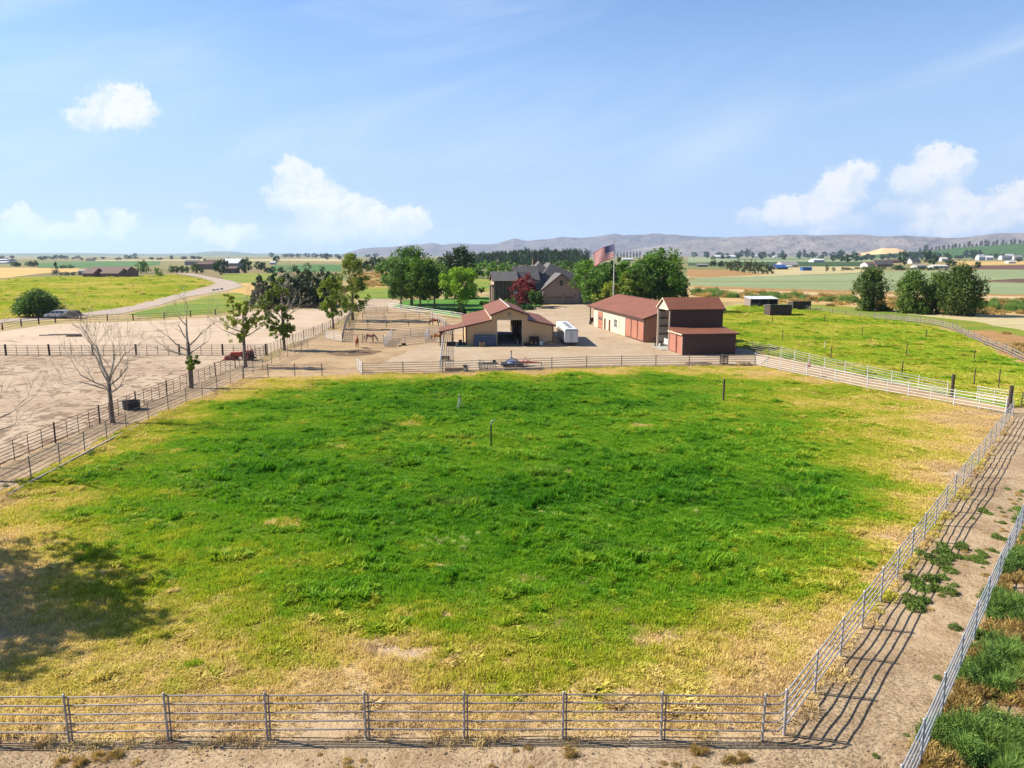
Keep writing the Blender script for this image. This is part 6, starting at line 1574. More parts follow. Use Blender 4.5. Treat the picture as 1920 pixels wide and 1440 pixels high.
for y0, y1 in ((.25, 3.3), (3.45, 6.55), (6.7, 9.8)):
    dr = MB().box(-.10, -.012, y0, y1, .08, 3.5).build('sliding_door', DOORRED, ws)
    mb = MB()
    for y in (y0, y1 - .1): mb.box(-.13, -.102, y, y + .1, .08, 3.5)
    mb.box(-.13, -.102, y0 + .102, y1 - .102, 3.38, 3.5); mb.box(-.13, -.102, y0 + .102, y1 - .102, .08, .2)
    mb.build('door_frame', TRIMRED, dr)
MB().box(-.2, -.004, .1, 13.2, 3.55, 3.75).build('door_track', CREAM, ws)
for y0, y1 in ((19.0, 19.95), (22.0, 22.95)):
    d = MB().box(-.05, -.003, y0, y1, .05, 2.2).build('door', TRIMRED, ws); MB().box(-.12, -.052, y0 + .1, y0 + .18, 1.0, 1.12).build('handle', STEEL, d)
window(ws, 14.9, 16.5, 1.15, 2.6, 0, 'x', mull=1, bars=1)
ru = MB().box(-.06, -.003, 24.0, 27.2, .05, 3.3).build('roll_up_door', DOORRED, ws)
for k in range(4): MB().box(-.085, -.062, 24.25 + k * .74, 24.8 + k * .74, 1.75, 2.25).build('pane', GLASSM, ru)
for k in range(4): MB().box(-.075, -.061, 24.02, 27.18, .1 + k * .8, .14 + k * .8).build('panel_seam', TRIMRED, ru)
MB().box(-.04, -.002, 13.4, 13.6, 0, EV).build('trim', CREAM, ws); MB().box(-.04, -.002, .0, .2, 0, EV).build('trim', TRIMRED, ws)
MB().tube([(.9, -.55, .6), (3.2, -.5, 1.0), (4.0, -.5, 2.6)], .05, 6).build('downpipe', TRIMRED, ws)

# ---- tall cover with an open left end, and the low lean-to in front of it
tc = thing('tall_shed', "tall dark brown open-ended vehicle shed beside the workshop", 'shed', (24.6, 114.8, .1), R(8))
W2, D2, E2, R2 = 8.7, 5.3, 6.4, 7.95
MB().box(0, W2, 0, .12, 0, E2).build('front_wall', BROWNS, tc)
MB().box(0, W2, D2 - .12, D2, 0, E2).build('rear_wall', mat('pale_liner', (.55, .47, .37), (.48, .41, .32), .7, 1.0), tc)
MB().prism([(0.122, 0), (D2 - .122, 0), (D2 - .122, E2), (D2 / 2, R2 - .08), (.122, E2)], 'x', W2 - .12, W2).build('end_wall', BROWNS, tc)
MB().prism([(.0, E2 - .22), (D2, E2 - .22), (D2, E2), (D2 / 2, R2 - .06), (0, E2)], 'x', -.12, -.004).build('gable', CREAM, tc)
mb = MB(); mb.box(-.14, .04, -.14, -.002, -.2, E2 - .23); mb.box(-.14, .04, D2 + .002, D2 + .16, -.2, E2 - .23); mb.build('corner_post', CREAM, tc)
for z in (.6, 1.9, 3.2, 4.5, 5.7): MB().box(.1, W2 - .13, D2 - .24, D2 - .122, z, z + .16).build('girt', TRIMRED, tc)
for x in (2.9, 5.8): MB().box(x, x + .18, D2 - .3, D2 - .242, 0, E2 - .1).build('stud', TRIMRED, tc)
for s in (0, 1):
    y = -.3 if s == 0 else D2 + .3
    MB().slab([(-.35, D2 / 2, R2 + .12), (-.35, y, E2 - .04), (W2 + .3, y, E2 - .04), (W2 + .3, D2 / 2, R2 + .12)], .09).build('roof', ROOFRED_X, tc)
    MB().slab([(-.40, D2 / 2, R2 + .14), (-.40, y, E2 - .02), (-.352, y, E2 - .02), (-.352, D2 / 2, R2 + .14)], .18).build('fascia', CREAM, tc)
MB().box(-.35, W2 + .3, -.36, -.302, E2 - .24, E2 - .05).build('gutter', TRIMRED, tc)
MB().box(-1.2, W2 - .1, -.0, D2 - .3, .0, .05).build('slab', CONC, tc)
MB().tube([(-.05, .05, 4.6), (-.05, 1.0, 5.6), (-.05, 1.6, 6.1)], .06, 6).build('brace', TRIMRED, tc)
ln = thing('lean_to', "low maroon lean-to shed in front of the tall brown shed", 'shed', (25.42, 109.1, .1), R(8))
D3, W3 = 5.72, 8.35
MB().box(.0, W3, 0, .12, 0, 3.1).build('front_wall', BROWNS, ln)
MB().prism([(.122, 0), (D3 - .02, 0), (D3 - .02, 3.5), (.122, 3.1)], 'x', W3 - .12, W3).build('end_wall', BROWNS, ln)
MB().prism([(.122, 0), (D3 - .02, 0), (D3 - .02, 3.5), (.122, 3.1)], 'x', 0, .12).build('end_wall', DOORRED, ln)
MB().box(-.09, -.004, 2.4, D3 - .3, .05, 3.1).build('sliding_door', DOORRED, ln)
MB().box(-.12, -.092, 2.4, 2.55, .05, 3.1).build('trim', TRIMRED, ln)
MB().box(-.06, -.002, -.03, .35, 0, 3.05).build('corner_trim', mat('pink_trim', (.42, .24, .19), None, .5), ln)
MB().slab([(-.3, -.35, 3.14), (W3 + .35, -.35, 3.14), (W3 + .35, D3 - .01, 3.66), (-.3, D3 - .01, 3.66)], .08).build('roof', ROOFRED_X, ln)
MB().box(-.3, W3 + .35, -.40, -.352, 2.94, 3.16).build('gutter', TRIMRED, ln)
MB().box(-.35, -.302, -.35, D3 - .02, 2.95, 3.12).build('fascia', CREAM, ln)

# ---- big house behind the lawn
SHING = mat('slate_shingle', (.14, .135, .13), (.105, .10, .10), 0.85, 1.2, detail=6, bump=.6, bscale=3.0, bdist=.08)
STUCCO = mat('pink_stucco', (.48, .335, .28), (.42, .295, .245), 0.9, 0.8)
STONE = mat('brown_timber_wall', (.24, .15, .10), (.18, .11, .08), 0.9, 1.2)
FASC = mat('house_fascia', (.20, .13, .10), None, .7)
GDOOR = mat('garage_door', (.38, .28, .24), (.35, .26, .225), .7, .5)
hs = thing('house', "big stucco house with steep slate-grey roofs and a three-car garage", 'house', (14.95, 226, .1), R(9))


def gabled(x0, x1, y0, y1, ze, zr, axis, over=.5, wallm=STUCCO, base=0.0):
    """walls and a gable roof; axis = direction of the ridge"""
    if axis == 'y':
        xm = (x0 + x1) / 2
        for y in (y0, y1 - .2): MB().prism([(x0, base), (x1, base), (x1, ze), (xm, zr), (x0, ze)], 'y', y, y + .2).build('gable_wall', wallm, hs)
        mb = MB(); mb.box(x0, x0 + .2, y0 + .202, y1 - .202, base, ze); mb.box(x1 - .2, x1, y0 + .202, y1 - .202, base, ze); mb.build('wall', wallm, hs)
        k = (zr - ze) / (xm - x0)
        for s in (-1, 1):
            xe = xm + s * ((x1 - x0) / 2 + over); zl = ze - k * over + .12
            MB().slab([(xm, y0 - over, zr + .14), (xe, y0 - over, zl), (xe, y1, zl), (xm, y1, zr + .14)], .18).build('roof', SHING, hs)
            MB().slab([(xm, y0 - over - .06, zr + .16), (xe, y0 - over - .06, zl + .02), (xe, y0 - over - .004, zl + .02), (xm, y0 - over - .004, zr + .16)], .34).build('fascia', FASC, hs)
    else:
        ym = (y0 + y1) / 2
        for x in (x0, x1 - .2): MB().prism([(y0, base), (y1, base), (y1, ze), (ym, zr), (y0, ze)], 'x', x, x + .2).build('gable_wall', wallm, hs)
        mb = MB(); mb.box(x0 + .202, x1 - .202, y0, y0 + .2, base, ze); mb.box(x0 + .202, x1 - .202, y1 - .2, y1, base, ze); mb.build('wall', STONE if wallm is STUCCO and x0 < -15 else wallm, hs)
        k = (zr - ze) / (ym - y0)
        for s in (-1, 1):
            ye = ym + s * ((y1 - y0) / 2 + over); zl = ze - k * over + .12
            MB().slab([(x0 - over, ym, zr + .14), (x0 - over, ye, zl), (x1, ye, zl), (x1, ym, zr + .14)], .18).build('roof', SHING, hs)
            MB().slab([(x0 - over - .06, ym, zr + .16), (x0 - over - .06, ye, zl + .02), (x0 - over - .004, ye, zl + .02), (x0 - over - .004, ym, zr + .16)], .34).build('fascia', FASC, hs)


def hipy(x0, x1, y0, y1, ze, zr, rx, ry0, ry1, over=.5):
    a0, a1, b0, b1 = x0 - over, x1 + over, y0 - over, y1 + over
    MB().slab([(a0, b0, ze), (rx, ry0, zr), (rx, ry1, zr), (a0, b1, ze)], .16).build('roof', SHING, hs)
    MB().slab([(a1, b0, ze), (a1, b1, ze), (rx, ry1, zr), (rx, ry0, zr)], .16).build('roof', SHING, hs)
    MB().slab([(a0, b0, ze), (a1, b0, ze), (rx, ry0, zr)], .16).build('roof', SHING, hs)
    MB().slab([(a0, b1, ze), (rx, ry1, zr), (a1, b1, ze)], .16).build('roof', SHING, hs)
    mb = MB(); mb.box(x0, x1, y0, y0 + .2, 0, ze); mb.box(x0, x1, y1 - .2, y1, 0, ze); mb.box(x0, x0 + .2, y0 + .202, y1 - .202, 0, ze); mb.box(x1 - .2, x1, y0 + .202, y1 - .202, 0, ze)
    mb.build('wall', STUCCO, hs)
    MB().tube([(rx, ry0, zr + .02), (rx, ry1, zr + .02)], .12, 5).build('ridge_cap', SHING, hs)


gabled(-5.65, 5.65, 0, 13.5, 4.6, 9.1, 'y')                 # garage wing
gabled(-12.9, -5.5, 5.5, 13.5, 7.4, 11.2, 'x')              # middle gable facing left
gabled(-13.6, -8.5, 2.4, 7.2, 6.8, 9.5, 'x')                # smaller gable before it
gabled(-20.5, -13.0, 1.0, 8.2, 7.2, 9.6, 'x', .5, STUCCO)   # low left wing
gabled(-9.4, -4.6, 3.4, 11.8, 4.4, 7.2, 'x', .4)            # low link roof between wing and garage
hipy(-10.5, 2.0, 8.0, 26.0, 6.0, 12.5, -4.2, 13.0, 20.5)
hipy(-6.3, 12.6, 6.6, 25.0, 5.6, 12.15, -1.0, 11.2, 18.5)
ch = MB().box(-5.6, -4.5, 17.0, 18.0, 9, 13.3).build('chimney', STONE, hs); MB().box(-5.7, -4.4, 16.9, 18.1, 13.302, 13.5).build('chimney_cap', FASC, ch)
for x0, x1, nw in ((-4.9, .15, 8), (1.0, 4.0, 5)):
    d = MB().box(x0, x1, -.06, -.003, .03, 2.35).build('garage_door', GDOOR, hs)
    for k in range(nw):
        w_ = (x1 - x0) / nw
        MB().box(x0 + k * w_ + .12, x0 + (k + 1) * w_ - .12, -.08, -.062, 1.8, 2.12).build('pane', GLASSM, d)
    for z in (.6, 1.15, 1.7): MB().box(x0 + .02, x1 - .02, -.07, -.061, z, z + .04).build('panel_seam', FASC, d)
    MB().prism([(x0 - .15, 2.4)] + [(x0 - .15 + (x1 - x0 + .3) * k / 8, 2.4 + .35 * math.sin(math.pi * k / 8) + .12) for k in range(9)] + [(x1 + .15, 2.4)], 'y', -.05, -.004).build('door_arch', STUCCO, d)
window(hs, -.45, .55, 5.55, 7.1, 0, 'y', mat('shutter_trim', (.42, .34, .24), None), mull=1, bars=1)
for s in (-1, 1):
    MB().prism([(s * 1.0, 5.5), (s * 1.55, 5.5), (s * 1.55, 7.3), (s * 1.0, 7.0)], 'y', -.07, -.003).build('shutter', mat('shutter_trim', (.42, .34, .24), None), hs)
for x in (-5.25, .55, 4.6): MB().box(x - .12, x + .12, -.2, -.004, 2.3, 2.75).build('wall_lamp', BLACKM, hs)
# the left wing: timber bays, an arched white window, tall entry on its lit end
for x in (-19.6, -18.4, -17.2, -16.0, -14.8): MB().box(x - .1, x + .1, .9, .997, .2, 6.9).build('timber', DKWOOD, hs)
window(hs, -14.4, -13.0, .9, 2.9, 1.0, 'y', mull=1, bars=2)
mb = MB(); mb.prism([(-14.55, 2.98)] + [(-13.7 + .85 * math.cos(math.pi * (8 - k) / 8), 2.98 + .8 * math.sin(math.pi * k / 8)) for k in range(9)], 'y', .93, .996); mb.build('window_arch', WHITEM, hs)
MB().prism([(2.6, 0)] + [(4.5 - 1.5 * math.cos(math.pi * k / 10), 4.0 + 1.5 * math.sin(math.pi * k / 10)) for k in range(11)] + [(6.0, 0)], 'x', -20.56, -20.503).build('entry_arch', BLACKM, hs)
for y in (1.0, 2.4, 6.3, 7.9): MB().box(-21.0, -20.6, y - .18, y + .18, 0, 5.6).build('entry_column', STUCCO, hs)
MB().slab([(-21.3, .6, 5.7), (-20.5, .6, 5.9), (-20.5, 8.4, 5.9), (-21.3, 8.4, 5.7)], .2).build('entry_canopy', FASC, hs)
window(hs, 8.6, 10.0, 7.9, 9.4, -12.9, 'x', mull=1, bars=1, frame=FASC)
window(hs, 4.2, 5.4, 6.2, 8.2, -13.6, 'x', mull=1, bars=1, frame=FASC)

# ---- small sheds in the right pasture
def shed(label, loc, rz, w, d, h0, h1, wallm, roofm, openf=False, name='shed', roofthick=.1):
    th = thing(name, label, 'shed', loc, rz)
    MB().box(-w / 2, w / 2, d / 2 - .1, d / 2, 0, h1).build('rear_wall', wallm, th)
    for x in (-w / 2, w / 2 - .1): MB().prism([(-d / 2, 0), (d / 2 - .102, 0), (d / 2 - .102, h1), (-d / 2, h0)], 'x', x, x + .1).build('side_wall', wallm, th)
    if openf:
        for k in range(4): x = -w / 2 + .15 + (w - .3) * k / 3; MB().box(x - .1, x + .1, -d / 2 - .02, -d / 2 + .14, 0, h0 - .02).build('post', GREYW, th)
        MB().box(-w / 2 + .102, -w / 6, -d / 2 + .15, -d / 2 + .2, 0, 1.0).build('half_wall', wallm, th)
    else:
        n = 8
        for k in range(n): MB().box(-w / 2 + .102 + (w - .204) * k / n + .01, -w / 2 + .102 + (w - .204) * (k + 1) / n - .01, -d / 2 - .03 * (k % 2) * .5, -d / 2 + .06, 0, h0 - .03).build('board', wallm, th)
    MB().slab([(-w / 2 - .2, -d / 2 - .3, h0 + .08), (w / 2 + .2, -d / 2 - .3, h0 + .08), (w / 2 + .2, d / 2 + .2, h1 + .12), (-w / 2 - .2, d / 2 + .2, h1 + .12)], roofthick).build('roof', roofm, th)
    return th


WHROOF = mat('white_metal_roof', (.70, .70, .70), (.62, .62, .62), .4, .5, rib='x', ribpitch=.35, ribamt=.3, bdist=.03)
s1 = shed("open-fronted shed with a white roof beyond the right pasture", (72.92, 216.81), R(4), 8.2, 5.0, 2.2, 2.7, GREYW, WHROOF, True)
s2 = shed("dark board shelter, nearer of the two in the right pasture", (66.21, 183.81), R(6), 5.6, 3.4, 2.7, 2.3, DKWOOD, WHROOF, False, roofthick=.06)
s3 = shed("dark board shelter, farther of the two in the right pasture", (79.24, 203.91), R(6), 5.2, 3.2, 2.3, 2.0, DKWOOD, WHROOF, False, roofthick=.06)

# ---- flag on its pole
fp = thing('flagpole', "tall white flagpole behind the brown workshop", 'flagpole', (23.25, 170.0, 0))
MB().tube([(0, 0, -.3), (0, 0, 9), (0, 0, 17.6)], [.13, .10, .055], 10).build('pole', WHITEM, fp)
MB().lathe([(.02, 17.6), (.12, 17.68), (.14, 17.76), (.1, 17.86), (.01, 17.9)], 10).build('finial', mat('gilt', (.6, .45, .2), None, .3, metal=.6), fp)
MB().lathe([(.35, -.1), (.35, .1), (.2, .2)], 10).build('base', CONC, fp)
MB().tube([(.12, -.05, 1.2), (.13, -.06, 9), (.09, -.04, 17.4)], .012, 4).build('halyard', WHITEM, fp)
F_RED = leafmat('flag_red', (.75, .02, .05), (.75, .02, .05), .6, 0); F_WH = leafmat('flag_white', (.95, .93, .92), (.95, .93, .92), .6, 0); F_BL = leafmat('flag_blue', (.015, .03, .22), (.015, .03, .22), .3, 0)


def make_flag(name, label, loc, W, H, tilt, droop):
    fl = thing(name, label, 'flag', loc, 0)

    def S(u, v, off=0.0):   # u along the fly 0..1, v up 0..1; blown to the left, sagging at the fly end
        x = -u * W * .88; wv = math.sin(u * 7.5 + v * 1.2) * .26 * u ** .6 + math.sin(u * 15 - v * 2) * .07 * u
        z = -(1 - v) * H - droop * u ** 1.25 - .10 * math.sin(u * 8 + 1) * u
        x += (1 - v) * .12 * W * u * .6
        return (x, wv * W * .22 + off, z)
    for k in range(13):
        v1 = 1 - k / 13; v0 = 1 - (k + 1) / 13
        u0 = .4 if k < 7 else 0.0
        n = 18; vs = []; fs = []
        for i in range(n + 1):
            u = u0 + (1 - u0) * i / n
            vs += [S(u, v0, -.006), S(u, v1, -.006), S(u, v0, .006), S(u, v1, .006)]
        for i in range(n):
            a = i * 4; b_ = a + 4
            fs += [(a, b_, b_ + 1, a + 1), (a + 2, a + 3, b_ + 3, b_ + 2)]
        fs += [(0, 1, 3, 2), (n * 4, n * 4 + 2, n * 4 + 3, n * 4 + 1)]
        for i in range(n):
            a = i * 4; b_ = a + 4
            fs += [(a + 1, b_ + 1, b_ + 3, a + 3), (a, a + 2, b_ + 2, b_)]
        MB().add(vs, fs).build('stripe', F_RED if k % 2 == 0 else F_WH, fl, smooth=False)
    n, m_ = 12, 8; vs = []; fs = []
    for off in (-.008, .008):
        for i in range(n + 1):
            for j in range(m_ + 1): vs.append(S(.4 * i / n, 1 - 7 / 13 * j / m_, off))
    b0 = (n + 1) * (m_ + 1)
    for i in range(n):
        for j in range(m_):
            a = i * (m_ + 1) + j; c = a + m_ + 1
            fs += [(a, c, c + 1, a + 1), (b0 + a, b0 + a + 1, b0 + c + 1, b0 + c)]
    ca = MB().add(vs, fs).build('canton', F_BL, fl)
    st = MB()
    for r_ in range(9):
        for c_ in range(6 if r_ % 2 == 0 else 5):
            u = .4 * ((c_ + .5) / 6 if r_ % 2 == 0 else (c_ + 1) / 6); v = 1 - 7 / 13 * (r_ + .5) / 9
            p = Vector(S(u, v, -.02)); pu = (Vector(S(u + .01, v, -.02)) - p).normalized(); pv = (Vector(S(u, v + .01, -.02)) - p).normalized()
            ring = [p + (pu * math.cos(a * math.pi / 5 + math.pi / 2) + pv * math.sin(a * math.pi / 5 + math.pi / 2)) * (.085 if a % 2 == 0 else .036) * W / 4.6 for a in range(10)]
            st.add(ring + [p], [(a, (a + 1) % 10, 10) for a in range(10)])
    st.build('stars', F_WH, ca)
    return fl


make_flag('flag', "Stars and Stripes flag flying from the tall pole", (23.15, 169.95, 17.25), 6.3, 3.1, 0, 1.95).rotation_euler.z = R(-35)

# ---------------------------------------------------------------- vehicles
def wheel(parent, x, y, r, w, rimm=None):
    """axle along y"""
    ty = MB().lathe([(r * .62, -w / 2), (r * .92, -w / 2), (r, -w / 2 + .04), (r, w / 2 - .04), (r * .92, w / 2), (r * .62, w / 2)], 16, (x, y, r), 'y').build('wheel', TYRE, parent)
    MB().lathe([(.03, -w / 2 - .01), (r * .5, -w / 2 - .005), (r * .6, -w / 2 + .03), (r * .6, w / 2 - .03), (r * .5, w / 2 + .005), (.03, w / 2 + .01)], 12, (x, y, r), 'y').build('rim', rimm or STEEL, ty)
    return ty


def car(name, label, cat, loc, rz, paint, kind='suv', Lc=4.9, Wc=1.95, Hc=1.85):
    th = thing(name, label, cat, loc, rz)
    h = Lc / 2; w = Wc / 2
    low = [(-h, .45), (-h + .05, .95), (-h + .1, 1.12), (h - 1.35, 1.12), (h - .25, .98), (h - .02, .8), (h, .45), (h - .3, .36)]
    # lower body with wheel arches cut as notches
    body = [(-h, .42), (-h + .35, .36), (-h + .62, .36), (-h + .68, .62), (-h + 1.0, .78), (-h + 1.32, .62), (-h + 1.38, .36), (h - 1.38, .36), (h - 1.32, .62), (h - 1.0, .78), (h - .68, .62), (h - .62, .36), (h - .1, .40), (h, .55), (h - .03, .85), (h - .3, 1.02), (h - 1.3, 1.14), (-h + .06, 1.14), (-h, 1.0)]
    MB().prism(body, 'y', -w, w).build('body', paint, th)
    if kind == 'suv':
        cab = [(-h + .12, 1.142), (-h + .35, Hc - .06), (-h + .7, Hc), (h - 2.2, Hc), (h - 1.85, Hc - .12), (h - 1.25, 1.142)]
    else:
        cab = [(-.35, 1.142), (-.25, Hc - .08), (0, Hc), (h - 2.0, Hc), (h - 1.75, Hc - .1), (h - 1.2, 1.142)]
    vs = MB(); i_ = .12
    n = len(cab)
    P = [(x, -w + .04 + (z - 1.142) / (Hc - 1.142) * i_, z) for x, z in cab] + [(x, w - .04 - (z - 1.142) / (Hc - 1.142) * i_, z) for x, z in cab]
    F = [tuple(range(n)), tuple(range(2 * n - 1, n - 1, -1))] + [(k, k + n, (k + 1) % n + n, (k + 1) % n) for k in range(n)]
    cb = MB().add(P, F).build('cabin', paint, th)
    xa, xb = cab[0][0] + .3, cab[-1][0] - .3
    ng = 3 if kind == 'suv' else 2
    for s in (-1, 1):
        for k in range(ng):
            x0 = xa + (xb - xa) * k / ng + .05; x1 = xa + (xb - xa) * (k + 1) / ng - .05
            y = s * (w - .04); z0, z1 = 1.24, Hc - .2
            q = [(x0, y - s * .02 * 0, z0), (x1, y, z0), (x1 - (.25 if k == ng - 1 else 0), y - s * i_ * .8, z1), (x0 + (.12 if k == 0 else 0), y - s * i_ * .8, z1)]
            mb = MB(); mb.add([(a, b + s * .012, c) for a, b, c in q] + [(a, b - s * .05, c) for a, b, c in q], [(0, 1, 2, 3), (7, 6, 5, 4), (0, 4, 5, 1), (1, 5, 6, 2), (2, 6, 7, 3), (3, 7, 4, 0)])
            mb.build('side_window', GLASSM, cb)
    a, b = Vector((cab[-1][0], 0, 1.142)), Vector((cab[-2][0], 0, cab[-2][1])); dn = Vector((b.z - a.z, 0, a.x - b.x)).normalized() * .012
    p0, p1 = a.lerp(b, .12), a.lerp(b, .9)
    MB().slab([(p0.x + dn.x, -w + .2, p0.z + dn.z), (p0.x + dn.x, w - .2, p0.z + dn.z), (p1.x + dn.x, w - .28, p1.z + dn.z), (p1.x + dn.x, -w + .28, p1.z + dn.z)], .03).build('windscreen', GLASSM, cb)
    a, b = Vector((cab[0][0], 0, 1.142)), Vector((cab[1][0], 0, cab[1][1])); dn = Vector((-(b.z - a.z), 0, -(a.x - b.x))).normalized() * .012
    p0, p1 = a.lerp(b, .2), a.lerp(b, .9)
    MB().slab([(p0.x + dn.x, -w + .22, p0.z + dn.z), (p0.x + dn.x, w - .22, p0.z + dn.z), (p1.x + dn.x, w - .28, p1.z + dn.z), (p1.x + dn.x, -w + .28, p1.z + dn.z)], .03).build('rear_window', GLASSM, cb)
    if kind == 'pickup':
        mb = MB(); mb.box(-h + .15, -.45, -w + .12, w - .12, 1.142, 1.16); mb.build('bed_liner', BLACKM, th)
        mb = MB()
        for s in (-1, 1): mb.box(-h + .05, -.4, s * w - (.1 if s > 0 else 0), s * w + (.1 if s < 0 else 0), 1.142, 1.42)
        mb.box(-h + .02, -h + .12, -w + .102, w - .102, 1.142, 1.42)
        mb.build('bed_side', paint, th)
    for x in (-h + 1.0, h - 1.0):
        for s in (-1, 1): wheel(th, x, s * (w - .1), .38, .24)
    for s in (-1, 1):
        MB().obox((h - .1, s * (w - .3), .82), (.16, .36, .16)).build('headlight', LAMPG, th)
        MB().obox((-h + .005, s * (w - .14), .98), (.05, .14, .32)).build('tail_light', F_RED, th)
        MB().obox((cab[-1][0] - .35, s * (w + .09), 1.22), (.1, .2, .16)).build('mirror', BLACKM, th)
    MB().box(-h - .1, -h - .004, -w + .05, w - .05, .42, .62).build('bumper', STEEL, th)
    MB().box(h + .003, h + .07, -w + .1, w - .1, .42, .6).build('bumper', BLACKM, th)
    MB().obox((h - .02, 0, .78), (.06, 1.0, .2)).build('grille', BLACKM, th)
    return th


CARWH = mat('car_white', (.75, .75, .75), (.70, .70, .71), .22, .8, spec=.6)
TRUCKW = mat('truck_white', (.70, .69, .66), (.64, .63, .60), .25, .8, spec=.6)
g = (-107.69, 174.41)
car('white_car', "white estate car parked under the round dark tree", 'car', (g[0], g[1], .12), R(188), CARWH, 'suv', 4.9, 1.95, 1.85)
DKLOAD = mat('dark_tarp', (.045, .045, .045), (.07, .065, .06), .8, 2)
g = (-103.90, 174.41)
ft = thing('flat_trailer', "grey flatbed trailer with a dark tarped load behind the white car", 'trailer', (g[0], g[1], .1), R(8))
MB().box(-2.3, 2.3, -1.0, 1.0, .55, .78).build('deck', GALVD, ft)
for x in (-.5, .5):
    for s in (-1, 1): wheel(ft, x, s * 1.1, .34, .2)
mb = MB()
for i, x in enumerate((-2.28, -1.1, 0, 1.1, 2.28)): mb.box(x - .04, x + .04, -1.05, -1.003, .5, 1.2)
mb.box(-2.3, 2.3, -1.1, -1.052, 1.08, 1.2); mb.build('side_rail', GALVD, ft)
MB().tube([(2.3, .5, .6), (3.3, 0, .55), (2.3, -.5, .6)], .06, 6).build('tongue', GALVD, ft)
ld = MB()
r_ = random.Random(4); V = []; Fz = []
for i in range(9):
    for j in range(7):
        x = -1.9 + 3.8 * i / 8; y = -.85 + 1.7 * j / 6; e = min(1, min(i, 8 - i) / 2.0, min(j, 6 - j) / 1.5)
        V.append((x, y, .79 + 1.0 * e ** .6 * (.8 + .3 * r_.random())))
for i in range(8):
    for j in range(6): Fz.append((i * 7 + j, (i + 1) * 7 + j, (i + 1) * 7 + j + 1, i * 7 + j + 1))
o = ld.add(V, Fz).build('tarped_load', DKLOAD, None, True); o.location = (g[0], g[1], .1); o.rotation_euler = (0, 0, R(8))
tag(o, "dark tarped load heaped on the flatbed trailer", 'load')
# pickup parked inside the tall shed, tail towards the yard
car('pickup_truck', "white pickup backed into the tall brown shed", 'pickup', (27.5, 117.9, .16), R(8), TRUCKW, 'pickup', 5.7, 2.0, 1.9)

# white horse trailer beside the barn
ht = thing('horse_trailer', "white enclosed horse trailer parked right of the barn", 'trailer', (9.75, 120.2, .1), R(2.2))
TW, TL = 1.1, 12.6
prof = [(-TW, .55), (TW, .55), (TW, 2.55), (TW - .22, 2.78), (-TW + .22, 2.78), (-TW, 2.55)]
ALU = mat('trailer_white', (.74, .75, .76), (.69, .70, .71), .3, .4, rib='y', ribpitch=.6, ribamt=.12, bdist=.02, spec=.6)
MB().prism(prof, 'y', .0, TL).build('body', ALU, ht)
MB().prism([(-TW, 1.4), (TW, 1.4), (TW, 2.55), (TW - .22, 2.78), (-TW + .22, 2.78), (-TW, 2.55)], 'y', TL + .002, TL + 1.9).build('gooseneck', ALU, ht)
for s in (-1, 1):
    d = MB().box(min(s * .02, s * (TW - .06)), max(s * .02, s * (TW - .06)), -.05, -.003, .62, 2.45).build('rear_door', ALU, ht)
    MB().tube([(s * .12, -.07, .8), (s * .12, -.07, 2.3)], .025, 6).build('door_bar', STEEL, d)
    MB().box(min(s * 1.0, s * 1.07), max(s * 1.0, s * 1.07), -.08, -.052, .5, .62).build('tail_light', F_RED, ht)
MB().box(-TW - .02, TW + .02, -.06, -.002, 2.47, 2.6).build('rear_header', STEEL, ht)
MB().box(-TW, TW, -.12, -.004, .38, .55).build('bumper', BLACKM, ht)
for k in range(6):
    y = 1.6 + k * 1.75
    f = MB().box(-TW - .04, -TW - .003, y, y + 1.0, 1.75, 2.25).build('window', STEEL, ht); MB().box(-TW - .055, -TW - .042, y + .07, y + .93, 1.81, 2.19).build('pane', GLASSM, f)
for k in range(4): MB().box(-.35, .35, 2.4 + k * 2.6, 3.0 + k * 2.6, 2.782, 2.9).build('roof_vent', mat('roof_vent', (.35, .35, .36), None), ht)
MB().box(-TW - .06, -TW - .004, .1, TL - .1, .9, 1.0).build('rub_rail', STEEL, ht)


def wheel_x(parent, x, y, r, w):
    ty = MB().lathe([(r * .62, -w / 2), (r * .92, -w / 2), (r, -w / 2 + .04), (r, w / 2 - .04), (r * .92, w / 2), (r * .62, w / 2)], 14, (x, y, r), 'x').build('wheel', TYRE, parent)
    MB().lathe([(.03, -w / 2 - .01), (r * .6, -w / 2 + .01), (r * .6, w / 2 - .01), (.03, w / 2 + .01)], 10, (x, y, r), 'x').build('rim', STEEL, ty)
    return ty


for y in (4.6, 5.5):
    for s in (-1, 1): wheel_x(ht, s * (TW - .02), y, .37, .24)
for s in (-1, 1): MB().prism([(4.05, .55), (4.2, .85), (5.9, .85), (6.05, .55)], 'x', s * TW + (.003 if s > 0 else -.14), s * TW + (.14 if s > 0 else -.003)).build('fender', STEEL, ht)
MB().tube([(0, TL + 1.7, 1.4), (0, TL + 1.7, .35)], .09, 8).build('hitch', BLACKM, ht)
MB().box(-.06, .06, TL + .25, TL + .37, 0, 1.4).build('landing_leg', STEEL, ht)
for s in (-1, 1): MB().box(s * .8 - .05, s * .8 + .05, .4, .5, 0, .55).build('landing_leg', STEEL, ht)

